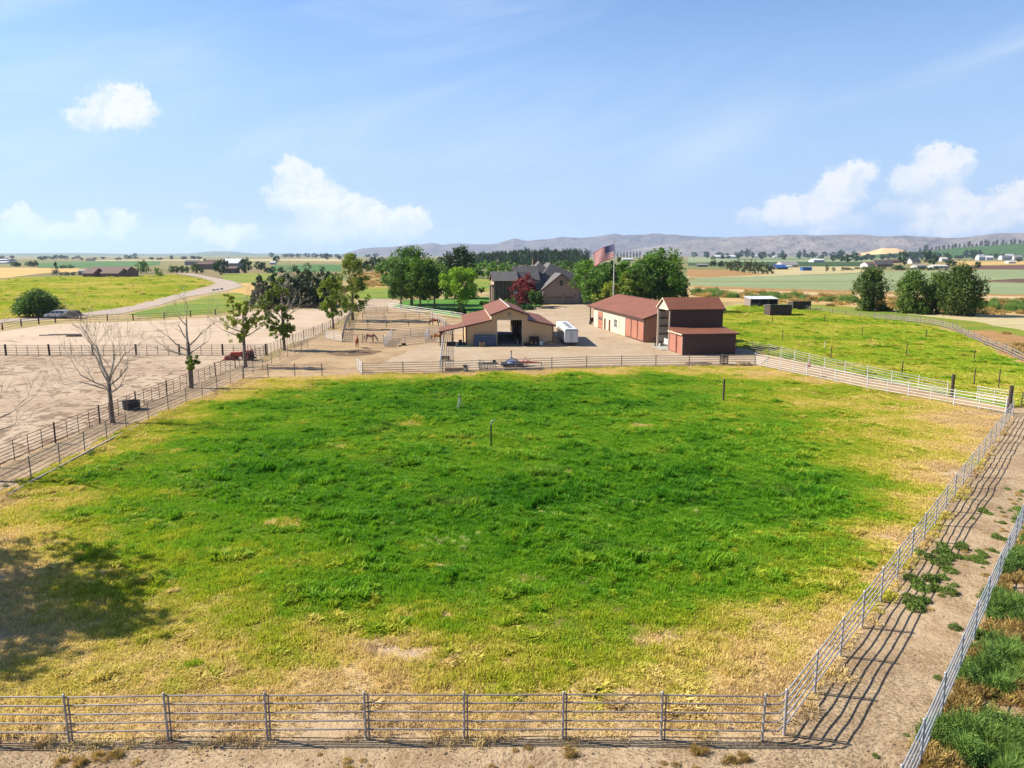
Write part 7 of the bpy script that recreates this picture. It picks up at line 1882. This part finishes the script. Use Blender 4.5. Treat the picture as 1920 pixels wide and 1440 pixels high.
# red compact tractor in the arena corner
RED = mat('tractor_red', (.50, .05, .025), (.42, .045, .025), .4, 2)
g = (-38.44, 104.33)
tt = thing('tractor', "small red tractor with a front loader beside the arena fence", 'tractor', (g[0], g[1], -.05), R(176))
MB().prism([(.1, .55), (1.7, .55), (1.75, 1.0), (1.6, 1.18), (.1, 1.25)], 'y', -.34, .34).build('hood', RED, tt)
MB().box(-1.0, .098, -.3, .3, .45, .8).build('chassis', BLACKM, tt)
MB().box(-.7, -.2, -.28, .28, .802, .95).build('seat', BLACKM, tt); MB().box(-.82, -.702, -.28, .28, .9, 1.4).build('backrest', BLACKM, tt)
MB().tube([(.1, 0, 1.2), (-.1, 0, 1.4)], .03, 6).build('steering_column', BLACKM, tt)
MB().lathe([(.2, -.015), (.22, 0), (.2, .015)], 12, (-.12, 0, 1.42)).build('steering_wheel', BLACKM, tt)
MB().tube([(-1.0, -.5, .9), (-1.0, -.5, 2.2), (-1.0, .5, 2.2), (-1.0, .5, .9)], .045, 6).build('roll_bar', RED, tt)
for s in (-1, 1):
    wheel(tt, -.75, s * .62, .62, .36, RED); wheel(tt, 1.25, s * .55, .38, .24, RED)
    MB().prism([(-1.35, 1.0), (-1.2, 1.32), (-.3, 1.32), (-.1, 1.0), (-.3, 1.2), (-1.2, 1.2)], 'y', s * .62 - .2, s * .62 + .2).build('fender', RED, tt)
    MB().tube([(.2, s * .42, 1.1), (1.3, s * .42, 1.15), (2.3, s * .42, .45)], .06, 6).build('loader_arm', RED, tt)
MB().prism([(2.25, .08), (3.0, .05), (2.95, .14), (2.42, .2), (2.4, .62), (2.28, .65)], 'y', -.75, .75).build('bucket', RED, tt)
for s in (-1, 1): MB().obox((1.74, s * .2, .95), (.05, .14, .12)).build('headlight', LAMPG, tt)
MB().tube([(1.3, .15, 1.2), (1.3, .15, 1.7)], .035, 6).build('exhaust', BLACKM, tt)
MB().box(-1.7, -1.3, -.7, .7, .25, .45).build('rear_blade', BLACKM, tt); MB().tube([(-1.35, 0, .4), (-.9, 0, .6)], .06, 5).build('blade_link', BLACKM, tt)

# implements parked along the far pasture fence
IBLUE = mat('implement_blue', (.09, .15, .33), (.07, .12, .26), .45, 2); IGREY = mat('implement_grey', (.20, .20, .20), (.12, .12, .12), .6, 2)
RM = thing('rotary_mower', "blue rotary mower with an upright red-tipped post by the far fence", 'mower', (*(0.00, 97.72), .08), R(3))
MB().prism([(-1.5, .22), (1.5, .22), (1.45, .5), (-1.45, .5)], 'y', -.8, .8).build('deck', BLACKM, RM)
MB().lathe([(.72, .502), (.62, .66), (.36, .8), (.1, .84)], 14).build('dome', IBLUE, RM)
for s in (-1, 1): MB().tube([(-1.0, s * .35, .55), (0, s * .3, 1.15), (1.0, s * .35, .6)], .05, 6).build('arch', IBLUE, RM)
MB().tube([(-.1, 0, .95), (-.1, 0, 1.9)], .06, 6).build('post', IBLUE, RM); MB().lathe([(.07, 1.9), (.13, 1.98), (.1, 2.1), (.02, 2.14)], 8, (-.1, 0, 0)).build('cap', RED, RM)
for x in (-.9, .9): MB().lathe([(.05, -.08), (.26, -.07), (.26, .07), (.05, .08)], 10, (x, -.9, .26), 'y').build('gauge_wheel', TYRE, RM)
AU = thing('red_harrow', "red tined implement with a long drawbar by the far fence", 'implement', (*(2.30, 98.19), .08), R(-3))
MB().box(-1.25, -.1, -.5, .5, .45, .58).build('frame', RED, AU); MB().tube([(-.1, .35, .5), (1.7, 0, .45), (-.1, -.35, .5)], .06, 6).build('drawbar', RED, AU)
MB().tube([(-.9, 0, .58), (-.5, 0, 1.15), (-.2, .1, .6)], .06, 6).build('mast', RED, AU); MB().tube([(-.3, -.3, .6), (.2, -.3, 1.0)], .05, 6).build('lever', RED, AU)
for k in range(6):
    for s in (-1, 1): MB().tube([(-1.15 + k * .19, s * .4, .45), (-1.12 + k * .19, s * .4, .2), (-1.0 + k * .19, s * .4, 0)], .025, 4).build('tine', RED, AU)
MB().tube([(1.65, 0, .45), (1.7, 0, 0)], .05, 6).build('stand', BLACKM, AU)
DH = thing('disc_harrow', "grey and black disc harrow at the left of the parked implements", 'implement', (*(-3.23, 95.84), .08), R(4))
for y in (-.45, .45):
    MB().box(-1.25, 1.25, y - .06, y + .06, .62, .74).build('beam', IGREY, DH); MB().tube([(-1.2, y, .28), (1.2, y, .28)], .03, 6).build('axle', BLACKM, DH)
    for k in range(7): MB().lathe([(.02, -.03), (.3, -.02), (.3, 0), (.02, .03)], 12, (-1.1 + k * .37, y, .3), 'x').build('disc', IGREY, DH)
for x in (-.9, .9): MB().box(x - .06, x + .06, -.388, .388, .62, .74).build('crossbar', IGREY, DH)
MB().tube([(-.9, 0, .7), (-.7, 0, 1.15), (-.3, 0, .72)], .05, 6).build('mast', CREST, DH); MB().lathe([(.03, -.14), (.22, -.12), (.22, .12), (.03, .14)], 12, (.9, 0, .96), 'y').build('gauge_wheel', TYRE, DH)
MB().tube([(1.25, .3, .66), (1.7, 0, .5), (1.25, -.3, .66)], .05, 6).build('hitch', BLACKM, DH)
BEAM = mat('pale_timber', (.46, .38, .30), (.36, .29, .22), .85, 2)
tag(place('timber_beam', MB().box(-2.6, 2.6, -.12, .12, .0, .26).mesh('timber_beam', BEAM), None, (*(1.53, 94.70), .08), (0, 0, R(3))), "long pale timber lying before the blue mower at the fence", 'timber')
lgt = tag(place('log', MB().lathe([(.2, -1.5), (.24, -1.45), (.25, 1.4), (.21, 1.5)], 12, (0, 0, .24), 'x').mesh('log', CRATEW), None, (*(-7.17, 94.03), .08), (0, 0, R(2))), "short tan log lying inside the far fence", 'log')
rl = thing('seed_spreader', "small black and white spreader at the end of the tan log", 'spreader', (*(-6.06, 94.03), .08))
MB().lathe([(.12, .3), (.36, .75)], 10).build('hopper', BLACKM, rl)
for s in (-1, 1): MB().lathe([(.03, -.05), (.2, -.05), (.2, .05), (.03, .05)], 10, (0, s * .35, .2), 'y').build('wheel', WHITEM, rl)
MB().tube([(0, -.2, .3), (.7, -.2, .7), (.7, .2, .7), (0, .2, .3)], .03, 5).build('handle', STEEL, rl)
mt = thing('mounting_block', "dark wooden step box among the fence shadows by the barn", 'step', (*(-9.45, 103.79), .1), R(-4))
MB().box(-.55, .55, -.35, .35, .45, .55).build('top', DKWOOD, mt)
for x in (-.48, .48):
    for y in (-.3, .3): MB().box(x - .05, x + .05, y - .05, y + .05, 0, .45).build('leg', DKWOOD, mt)
MB().box(-.5, .5, -.62, -.36, .2, .27).build('step', CRATEW, mt)
MB().box(-.43, .43, -.3, -.26, .1, .4).build('side_panel', STALL, mt)
# timber and pallets near the right end of the far fence
for i, (px, py, L_, W_, lb) in enumerate([(1312, 684, 3.4, 1.3, "low heap of grey boards left of the pallets by the fence")]):
    bp_ = thing('board_pile', lb, 'boards', (*(25.67, 99.66), .08), R(4))
    rr_ = random.Random(3)
    for k in range(9):
        place('board', MB().box(-1.5, 1.5, -.1, .1, 0, .05).mesh('board', [GREYW, DKWOOD, CRATEW][k % 3]), bp_, (rr_.uniform(-.4, .4), rr_.uniform(-.6, .6), .03 + .055 * (k // 3)), (0, 0, rr_.uniform(-.2, .2)))
for lb, loc, m_ in [("brown pallet standing upright by the far fence", (28.95, 99.66), STALL), ("pale pallet lying right of the brown one by the fence", (31.50, 99.17), CRATEW)]:
    pt = thing('pallet', lb, 'pallet', (*loc, .08), R(5))
    up = 'upright' in lb
    for k in range(5):
        if up: MB().box(-.6, .6, -.08, -.05, .05 + k * .24, .2 + k * .24).build('slat', m_, pt)
        else: MB().box(-.85, .85, -.5 + k * .22, -.36 + k * .22, .32, .35).build('slat', m_, pt)
    for k in range(3):
        if up: MB().box(-.58 + k * .53, -.48 + k * .53, -.048, .05, 0, 1.2).build('runner', m_, pt)
        else: MB().box(-.8 + k * .75, -.7 + k * .75, -.5, .54, .0, .318).build('runner', m_, pt)
wb = thing('water_tub', "round black water tub by the bare tree in the arena", 'tub', (*(-37.07, 70.30), 0))
MB().lathe([(.72, 0), (.78, .1), (.8, .72), (.84, .8), (.76, .8), (.70, .3), (.05, .28)], 20).build('body', BLACKM, wb)
MB().lathe([(.70, .52), (.02, .521)], 20).build('water', mat('tank_water', (.03, .04, .04), None, .05), wb)
tag(place('tub_liner', MB().lathe([(.5, 0), (.56, .55), (.52, .55), (.46, .06)], 16).mesh('tub_liner', WHITEM), None, (*(-37.74, 70.80), 0)), "pale tub tucked behind the black water tub", 'tub')
ob = thing('bucket', "orange-red bucket hung at the corner of the white lane fence", 'bucket', (36.5, 89.6, 1.15))
MB().lathe([(.2, 0), (.28, .5)], 12).build('body', mat('orange_plastic', (.62, .12, .03), None, .5), ob); MB().tube([(-.26, 0, .48), (-.1, 0, .66), (.1, 0, .66), (.26, 0, .48)], .02, 5).build('handle', STEEL, ob)
# rails and poles lying in the arena
for lb, loc, L_, rz in [("longer jump pole lying in the arena", (-84.27, 136.90), 7.0, R(14)), ("dark log lying at the end of the jump pole", (-80.36, 134.63), 2.6, R(5)), ("shorter jump pole behind the longer one", (-84.22, 137.65), 5.0, R(8))]:
    tag(place('jump_pole', MB().lathe([(.10 if 'pole lying' in lb or 'shorter' in lb else .24, -L_ / 2), (.12 if 'pole' in lb.split('end')[0] else .26, L_ / 2)], 8, (0, 0, .13), 'x').mesh('jump_pole', GREYW if 'dark' not in lb else DKWOOD), None, (*loc, 0), (0, 0, rz)), lb, 'pole')
# utility cart at the workshop porch
uc = thing('utility_cart', "small grey and black cart at the workshop porch", 'cart', (*(17.45, 159.44), .1), R(15))
MB().box(-.7, .7, -.45, .45, .35, .6).build('tray', IGREY, uc); MB().box(-.5, .3, -.35, .35, .602, 1.35).build('cover', BLACKM, uc); MB().tube([(.6, -.3, .6), (1.0, -.3, 1.0), (1.0, .3, 1.0), (.6, .3, .6)], .03, 5).build('handle', STEEL, uc)
for x in (-.5, .5):
    for s in (-1, 1): wheel(uc, x, s * .5, .18, .1)
# bits at the mouth of the tall shed
tag(place('jug', MB().lathe([(.16, 0), (.17, .35), (.06, .5), (.06, .56)], 10).mesh('jug', WHITEM), None, (24.05, 119.2, .12)), "white jug standing at the corner of the tall shed", 'jug')
tag(place('jack_stand', MB().lathe([(.3, 0), (.08, .12), (.08, .5), (.14, .56)], 8).mesh('jack_stand', BLACKM), None, (23.4, 119.6, .12)), "black jack stand left of the white jug", 'stand')
rc = thing('quad_bike', "red and white quad bike behind the right wing of the barn", 'quad bike', barn_pt(8.1, 14.8), R(70))
MB().box(-.8, .8, -.3, .3, .45, .75).build('body', RED, rc); MB().box(-.6, .1, -.22, .22, .752, .92).build('seat', BLACKM, rc); MB().box(.45, .85, -.42, .42, .752, .84).build('front_rack', WHITEM, rc)
MB().tube([(.4, -.4, 1.1), (.45, 0, .95), (.4, .4, 1.1)], .03, 5).build('handlebar', BLACKM, rc)
for x in (-.55, .6):
    for s in (-1, 1): wheel(rc, x, s * .45, .3, .24)

# ---------------------------------------------------------------- horses
def horse_body(name, pose, m):
    if pose == 'graze':
        neck = [(.70, 0, 1.30, .20), (.98, 0, 1.02, .145), (1.22, 0, .68, .115), (1.30, 0, .52, .115), (1.42, 0, .18, .065)]
    else:
        neck = [(.70, 0, 1.36, .20), (.92, 0, 1.58, .145), (1.10, 0, 1.80, .115), (1.22, 0, 1.78, .115), (1.50, 0, 1.52, .065)]
    V = [(-.58, 0, 1.25, .28), (-.25, 0, 1.18, .29), (.12, 0, 1.14, .30), (.46, 0, 1.20, .27)]
    E = [(0, 1), (1, 2), (2, 3)]
    last = 3
    for p in neck: V.append(p); E.append((last, len(V) - 1)); last = len(V) - 1
    for s in (-1, 1):
        b = len(V)
        V.extend([(.50, s * .15, .92, .12), (.52, s * .16, .55, .065), (.50, s * .16, .28, .045), (.53, s * .16, .02, .06)])
        E.extend([(3, b), (b, b + 1), (b + 1, b + 2), (b + 2, b + 3)])
        b = len(V)
        V.extend([(-.56, s * .16, .98, .17), (-.50, s * .17, .74, .10), (-.74, s * .17, .50, .06), (-.70, s * .17, .26, .045), (-.66, s * .17, .02, .06)])
        E.extend([(0, b), (b, b + 1), (b + 1, b + 2), (b + 2, b + 3), (b + 3, b + 4)])
    h = 4 + len(neck) - 2
    for s in (-1, 1):
        b = len(V); hx, hy, hz, _ = V[h - 1]
        V.append((hx + (-.02 if pose == 'stand' else .06), s * .08, hz + (.20 if pose == 'stand' else .14), .028)); E.append((h - 1, b))
    me = bpy.data.meshes.new(name); me.from_pydata([v[:3] for v in V], E, [])
    o = bpy.data.objects.new(name, me); COL.objects.link(o)
    sk = o.modifiers.new('skin', 'SKIN'); sk.use_smooth_shade = True
    for i, v in enumerate(V): me.skin_vertices[0].data[i].radius = (v[3], v[3])
    me.skin_vertices[0].data[1].use_root = True
    me.skin_vertices[0].data[0].use_root = False
    sb = o.modifiers.new('sub', 'SUBSURF'); sb.levels = 1; sb.render_levels = 1
    dg = bpy.context.evaluated_depsgraph_get()
    nm = bpy.data.meshes.new_from_object(o.evaluated_get(dg))
    bpy.data.objects.remove(o)
    nm.materials.clear(); nm.materials.append(m)
    return nm


def horse(label, loc, rz, pose, coat, mane):
    th = thing('horse', label, 'horse', loc, rz, 'horses in the pens')
    bd = place('body', horse_body('body', pose, coat), th)
    MB().tube([(-.82, 0, 1.32), (-.93, 0, 1.1), (-.95, 0, .75), (-.9, 0, .5)], [.05, .085, .08, .03], 7).build('tail', mane, th, True)
    pts = [(.52, 0, 1.50), (.80, 0, 1.28), (1.06, 0, .98), (1.26, 0, .70)] if pose == 'graze' else [(.52, 0, 1.52), (.74, 0, 1.72), (.95, 0, 1.92), (1.12, 0, 1.97)]
    mb = MB()
    for a, b in zip(pts[:-1], pts[1:]):
        mb.obox(((a[0] + b[0]) / 2, .0, (a[2] + b[2]) / 2 - .03), (math.dist(a, b) * 1.1, .2, .22), 0, -math.atan2(b[2] - a[2], b[0] - a[0]))
    mb.build('mane', mane, th)
    return th


SORREL = mat('sorrel_coat', (.40, .115, .035), (.32, .09, .028), .55, 2); BAY = mat('bay_coat', (.26, .07, .025), (.21, .055, .02), .55, 2); PALO = mat('palomino_coat', (.72, .36, .10), (.62, .30, .085), .55, 2); DKM = mat('dark_mane', (.03, .015, .01), None, .7)
horse("chestnut horse standing end-on beside the tree shadow", (*(-25.01, 118.12), .07), R(-75), 'stand', SORREL, SORREL)
horse("chestnut horse grazing side-on against the pen fence", (*(-24.22, 125.07), .07), R(-6), 'graze', SORREL, DKM)
horse("dark bay horse standing side-on in the rear pen", (*(-16.27, 155.78), .07), R(176), 'graze', BAY, DKM)
horse("golden palomino horse under the barn lean-to eave", (*(-12.79, 125.46), .07), R(8), 'stand', PALO, DKM)
g = (-19.71, 121.31)
tag(place('feed_tub', MB().lathe([(.35, 0), (.42, .32), (.38, .32), (.32, .06)], 12).mesh('feed_tub', BLACKM), None, (*(-17.94, 121.31), .07)), "black feed tub lying below the silver pen front", 'tub')
tag(place('salt_block', MB().obox((0, 0, .1), (.5, .35, .2), .3).mesh('salt_block', GREYW), None, (*(-18.34, 119.87), .07)), "small grey block beside the black feed tub", 'block')

# ---------------------------------------------------------------- far farms
PALEW = mat('pale_wall', (.62, .56, .47), (.55, .50, .42), .8, .3); GREYR = mat('grey_roof', (.28, .27, .26), (.23, .22, .22), .7, .3); BRNR = mat('brown_roof', (.15, .085, .07), (.12, .07, .06), .8, .4); DARKR = mat('dark_roof', (.07, .065, .07), None, .8, .4)
BRICKW = mat('brick_wall', (.30, .17, .12), (.25, .14, .10), .85, .5); BLUEW = mat('blue_sheet', (.03, .12, .36), (.025, .1, .3), .5, .5); WHW = mat('white_wall', (.60, .59, .57), (.52, .51, .50), .6, .3)


def far_house(name, label, loc, rz, w, d, he, hr, wallm, roofm, nwin=4, door=True, group=None, wings=()):
    th = thing(name, label, 'house' if 'house' in name else 'farm building', (loc[0], loc[1], -.1), rz, group)
    for (x0, y0, w_, d_, e_, r_) in [(0, 0, w, d, he, hr)] + list(wings):
        MB().prism([(y0 - d_ / 2, 0), (y0 + d_ / 2, 0), (y0 + d_ / 2, e_), (y0, r_), (y0 - d_ / 2, e_)], 'x', x0 - w_ / 2, x0 + w_ / 2).build('wall', wallm, th)
        k = (r_ - e_) / (d_ / 2)
        for s in (-1, 1):
            ye = y0 + s * (d_ / 2 + .6); zl = e_ - .6 * k + .15
            MB().slab([(x0 - w_ / 2 - .5, y0, r_ + .15), (x0 - w_ / 2 - .5, ye, zl), (x0 + w_ / 2 + .5, ye, zl), (x0 + w_ / 2 + .5, y0, r_ + .15)], .2).build('roof', roofm, th)
    for i in range(nwin):
        x = -w / 2 + w * (i + .5) / nwin
        f = MB().box(x - .8, x + .8, -d / 2 - .08, -d / 2 - .004, .9, min(he - .4, 2.4)).build('window', WHW, th)
        MB().box(x - .65, x + .65, -d / 2 - .12, -d / 2 - .082, 1.05, min(he - .55, 2.25)).build('pane', GLASSM, f)
    return th


far_house("ranch_house", "low brown brick ranch house beside the yellow-green meadow", (-273.6, 511.0), R(-6), 26.4, 16.0, 3.3, 7.0, BRICKW, BRNR, 5, wings=((-8.1, -9.0, 7.3, 12.0, 2.9, 6.2), (6.6, -8.0, 12.5, 12.0, 2.9, 5.9), ))
far_house("garden_shed", "small grey shed left of the brown ranch house", (-317.0, 551.5), R(4), 5.5, 6.0, 3.2, 4.3, GREYR, GREYR, 1, wings=())
far_house("farmhouse", "reddish farmhouse above the bend of the lane", (-319.2, 777.2), R(8), 16.7, 14.0, 5.6, 8.3, BRICKW, BRNR, 3, wings=((6.7, 2.0, 10.0, 12.0, 6.1, 10.0), ))
far_house("farmhouse", "dark grey farm building left of the reddish farmhouse", (-472.5, 1105.2), R(4), 19.0, 14.0, 4.7, 7.1, GREYR, DARKR, 2, wings=())
far_house("white_roof_barn", "barn with a bright cream-white roof among dark trees", (-313.5, 839.5), R(0), 19.2, 26.0, 6.0, 10.8, GREYR, WHROOF, 2, wings=())
far_house("farmhouse", "low brown house below the white-roofed barn", (-232.3, 616.7), R(4), 10.6, 10.0, 4.0, 5.7, BRNR, BRNR, 2, wings=())
far_house("white_shed", "small white shed at the left of the striped fields", (-373.6, 1166.7), R(4), 8.3, 10.0, 3.3, 5.0, WHW, WHW, 1, wings=())
far_house("farm_shed", "long white-roofed shed at the far left edge, upper", (-1192.9, 1750.5), R(4), 37.5, 40.0, 3.8, 5.6, WHW, WHROOF, 2, wings=())
far_house("farm_shed", "long white-roofed shed at the far left edge, lower", (-893.1, 1312.7), R(4), 20.6, 30.0, 1.9, 3.8, WHW, WHROOF, 2, wings=())
far_house("far_farmhouse", "tiny tan house on the left skyline among trees", (-1077.5, 1909.6), R(4), 16.4, 14.0, 4.1, 8.2, PALEW, BRNR, 2, wings=())
far_house("far_farmhouse", "tiny white house on the left skyline right of the tan one", (-1103.2, 2333.8), R(4), 13.3, 14.0, 4.2, 6.7, WHW, GREYR, 1, wings=())
far_house("far_barn", "small grey shed at the foot of the far hill behind the flag", (294.6, 1909.6), R(4), 27.3, 20.0, 4.1, 6.8, GREYR, WHROOF, 2, wings=())
far_house("long_barn", "long white barn on the right skyline", (920.0, 3230.1), R(4), 87.6, 40.0, 8.1, 13.8, WHW, WHROOF, 4, wings=())
far_house("white_barn", "small white barn right of the long one", (1310.5, 4035.7), R(4), 28.8, 20.0, 8.6, 11.5, WHW, WHROOF, 1, wings=())
far_house("farm_shed", "dark open farm shed left of the olive trees", (242.3, 954.2), R(4), 12.3, 12.0, 2.4, 3.8, DARKR, GREYR, 1, wings=())
far_house("gable_house", "grey gable-roofed house beside the dark sheds", (336.2, 912.7), R(4), 19.6, 22.0, 3.3, 7.2, PALEW, GREYR, 3, wings=())
far_house("dark_barn", "dark blue-grey barn in front of the gable house", (277.5, 777.2), R(20), 13.3, 14.0, 2.2, 5.0, DARKR, BLUEW, 1, wings=())
far_house("white_shed", "low white shed right of the grey gable house", (331.0, 893.2), R(4), 6.4, 8.0, 1.6, 2.6, WHW, WHW, 1, wings=())
far_house("blue_shed", "bright blue container shed on the straw strip", (280.5, 711.1), R(4), 8.7, 6.0, 3.1, 3.6, BLUEW, BLUEW, 0, wings=())
far_house("greenhouse", "white curved greenhouse in the striped fields", (634.7, 1556.0), R(4), 23.3, 24.0, 4.4, 7.2, WHW, WHROOF, 0, wings=())
far_house("white_silo_barn", "pair of tiny white barns on the right skyline", (1422.9, 4035.7), R(4), 25.9, 16.0, 5.8, 11.5, WHW, WHROOF, 0, wings=())
far_house("far_farmhouse", "pale house below the skyline trees at right", (1604.3, 4035.7), R(4), 31.7, 18.0, 7.2, 13.0, WHW, PALEW, 1, wings=())
far_house("hamlet_house", "white-gabled house at the left of the brown hamlet", (435.4, 912.7), R(10), 10.4, 14.0, 3.9, 6.5, WHW, BRNR, 2, wings=())
far_house("hamlet_house", "dark-roofed brown house in the hamlet", (473.6, 954.2), R(-8), 20.5, 16.0, 3.4, 8.2, BRICKW, DARKR, 3, wings=((-5.5, -5.0, 8.2, 10.0, 3.4, 6.1), ))
far_house("hamlet_house", "brown-roofed house behind the dark-roofed one", (712.4, 1400.3), R(4), 20.0, 16.0, 4.0, 7.0, BRICKW, BRNR, 2, wings=())
far_house("hamlet_house", "dark-roofed house between the hamlet trees", (706.4, 1312.7), R(10), 16.9, 14.0, 3.8, 9.4, WHW, DARKR, 2, wings=())
far_house("white_house", "white low house below the hamlet trees", (440.1, 807.1), R(4), 10.4, 12.0, 3.5, 4.6, WHW, GREYR, 2, wings=())
far_house("beige_house", "beige low house with white gable right of the white one", (479.3, 839.5), R(4), 16.8, 12.0, 2.7, 4.2, WHW, PALEW, 3, wings=())
far_house("white_house", "white house with a yellow bank beside it", (1010.3, 1750.5), R(4), 15.0, 14.0, 6.3, 10.0, WHW, PALEW, 2, wings=())
far_house("white_farmhouse", "left one of the big white farmhouses at far right", (1317.0, 2100.6), R(10), 21.0, 14.0, 9.0, 16.5, WHW, WHROOF, 3, wings=())
far_house("white_farmhouse", "second white farmhouse from the left at far right", (1411.5, 2211.0), R(-10), 18.9, 12.0, 7.9, 12.6, WHW, WHROOF, 2, wings=())
far_house("white_farmhouse", "third white farmhouse from the left at far right", (1455.7, 2211.0), R(10), 25.3, 14.0, 9.5, 14.2, WHW, GREYR, 3, wings=())
far_house("white_farmhouse", "tallest white farmhouse at far right", (1553.1, 2333.8), R(4), 23.3, 14.0, 11.7, 18.3, WHW, WHROOF, 3, wings=())
far_house("white_farmhouse", "right-hand white farmhouse beside the frame edge", (1495.2, 2211.0), R(-8), 22.1, 12.0, 9.5, 14.2, WHW, GREYR, 2, wings=())
far_house("white_shed", "white shed before the row of white farmhouses", (876.2, 1312.7), R(4), 13.1, 10.0, 3.3, 4.7, WHW, WHROOF, 1, wings=())
# the small flag over the white-roofed barn
fp2 = thing('flagpole', "small far flagpole before the white-roofed barn", 'flagpole', (*(-615.26, 1615.83), 0)); MB().tube([(0, 0, 0), (0, 0, 11)], [.15, .08], 6).build('pole', WHW, fp2)
_g = (-615.26, 1615.83)
make_flag('flag', "small far flag hanging limp left of the white roof", (_g[0] + 3.4, _g[1], 10.8), 3.6, 3.6, 0, 2.2)

# roadside walls, cones and boulders by the lane bend
for i, (px, lb) in enumerate([((-125.56, 311.75), "first boulder edging the bend of the gravel lane"), ((-125.86, 316.52), "second boulder edging the bend of the gravel lane"), ((-125.95, 321.42), "third boulder edging the bend of the gravel lane")]):
    bmx = bmesh.new(); bmesh.ops.create_icosphere(bmx, subdivisions=2, radius=.8); rx = random.Random(i)
    for v in bmx.verts: v.co *= rx.uniform(.8, 1.1); v.co.z *= .6
    mx_ = bpy.data.meshes.new('boulder'); bmx.to_mesh(mx_); bmx.free(); mx_.materials.append(CONC)
    tag(place('boulder', mx_, None, (px[0], px[1], .3)), lb, 'boulder', 'boulders at the lane bend')

# ---------------------------------------------------------------- air
hz = bpy.data.materials.new('haze'); hz.use_nodes = True
t = NT(hz.node_tree); t.n.clear()
pv = t.new('ShaderNodeVolumePrincipled')
pv.inputs['Color'].default_value = (.58, .74, 1.0, 1)
pv.inputs['Density'].default_value = 4.2e-5
pv.inputs['Anisotropy'].default_value = 0.25
ou = t.new('ShaderNodeOutputMaterial'); t.l.new(pv.outputs[0], ou.inputs['Volume'])
hb = MB().box(-16000, 16000, -16000, 16000, -1.3, 520).build('haze', hz)
hb['label'] = "thin pale summer haze filling the air over the plain"; hb['kind'] = 'stuff'
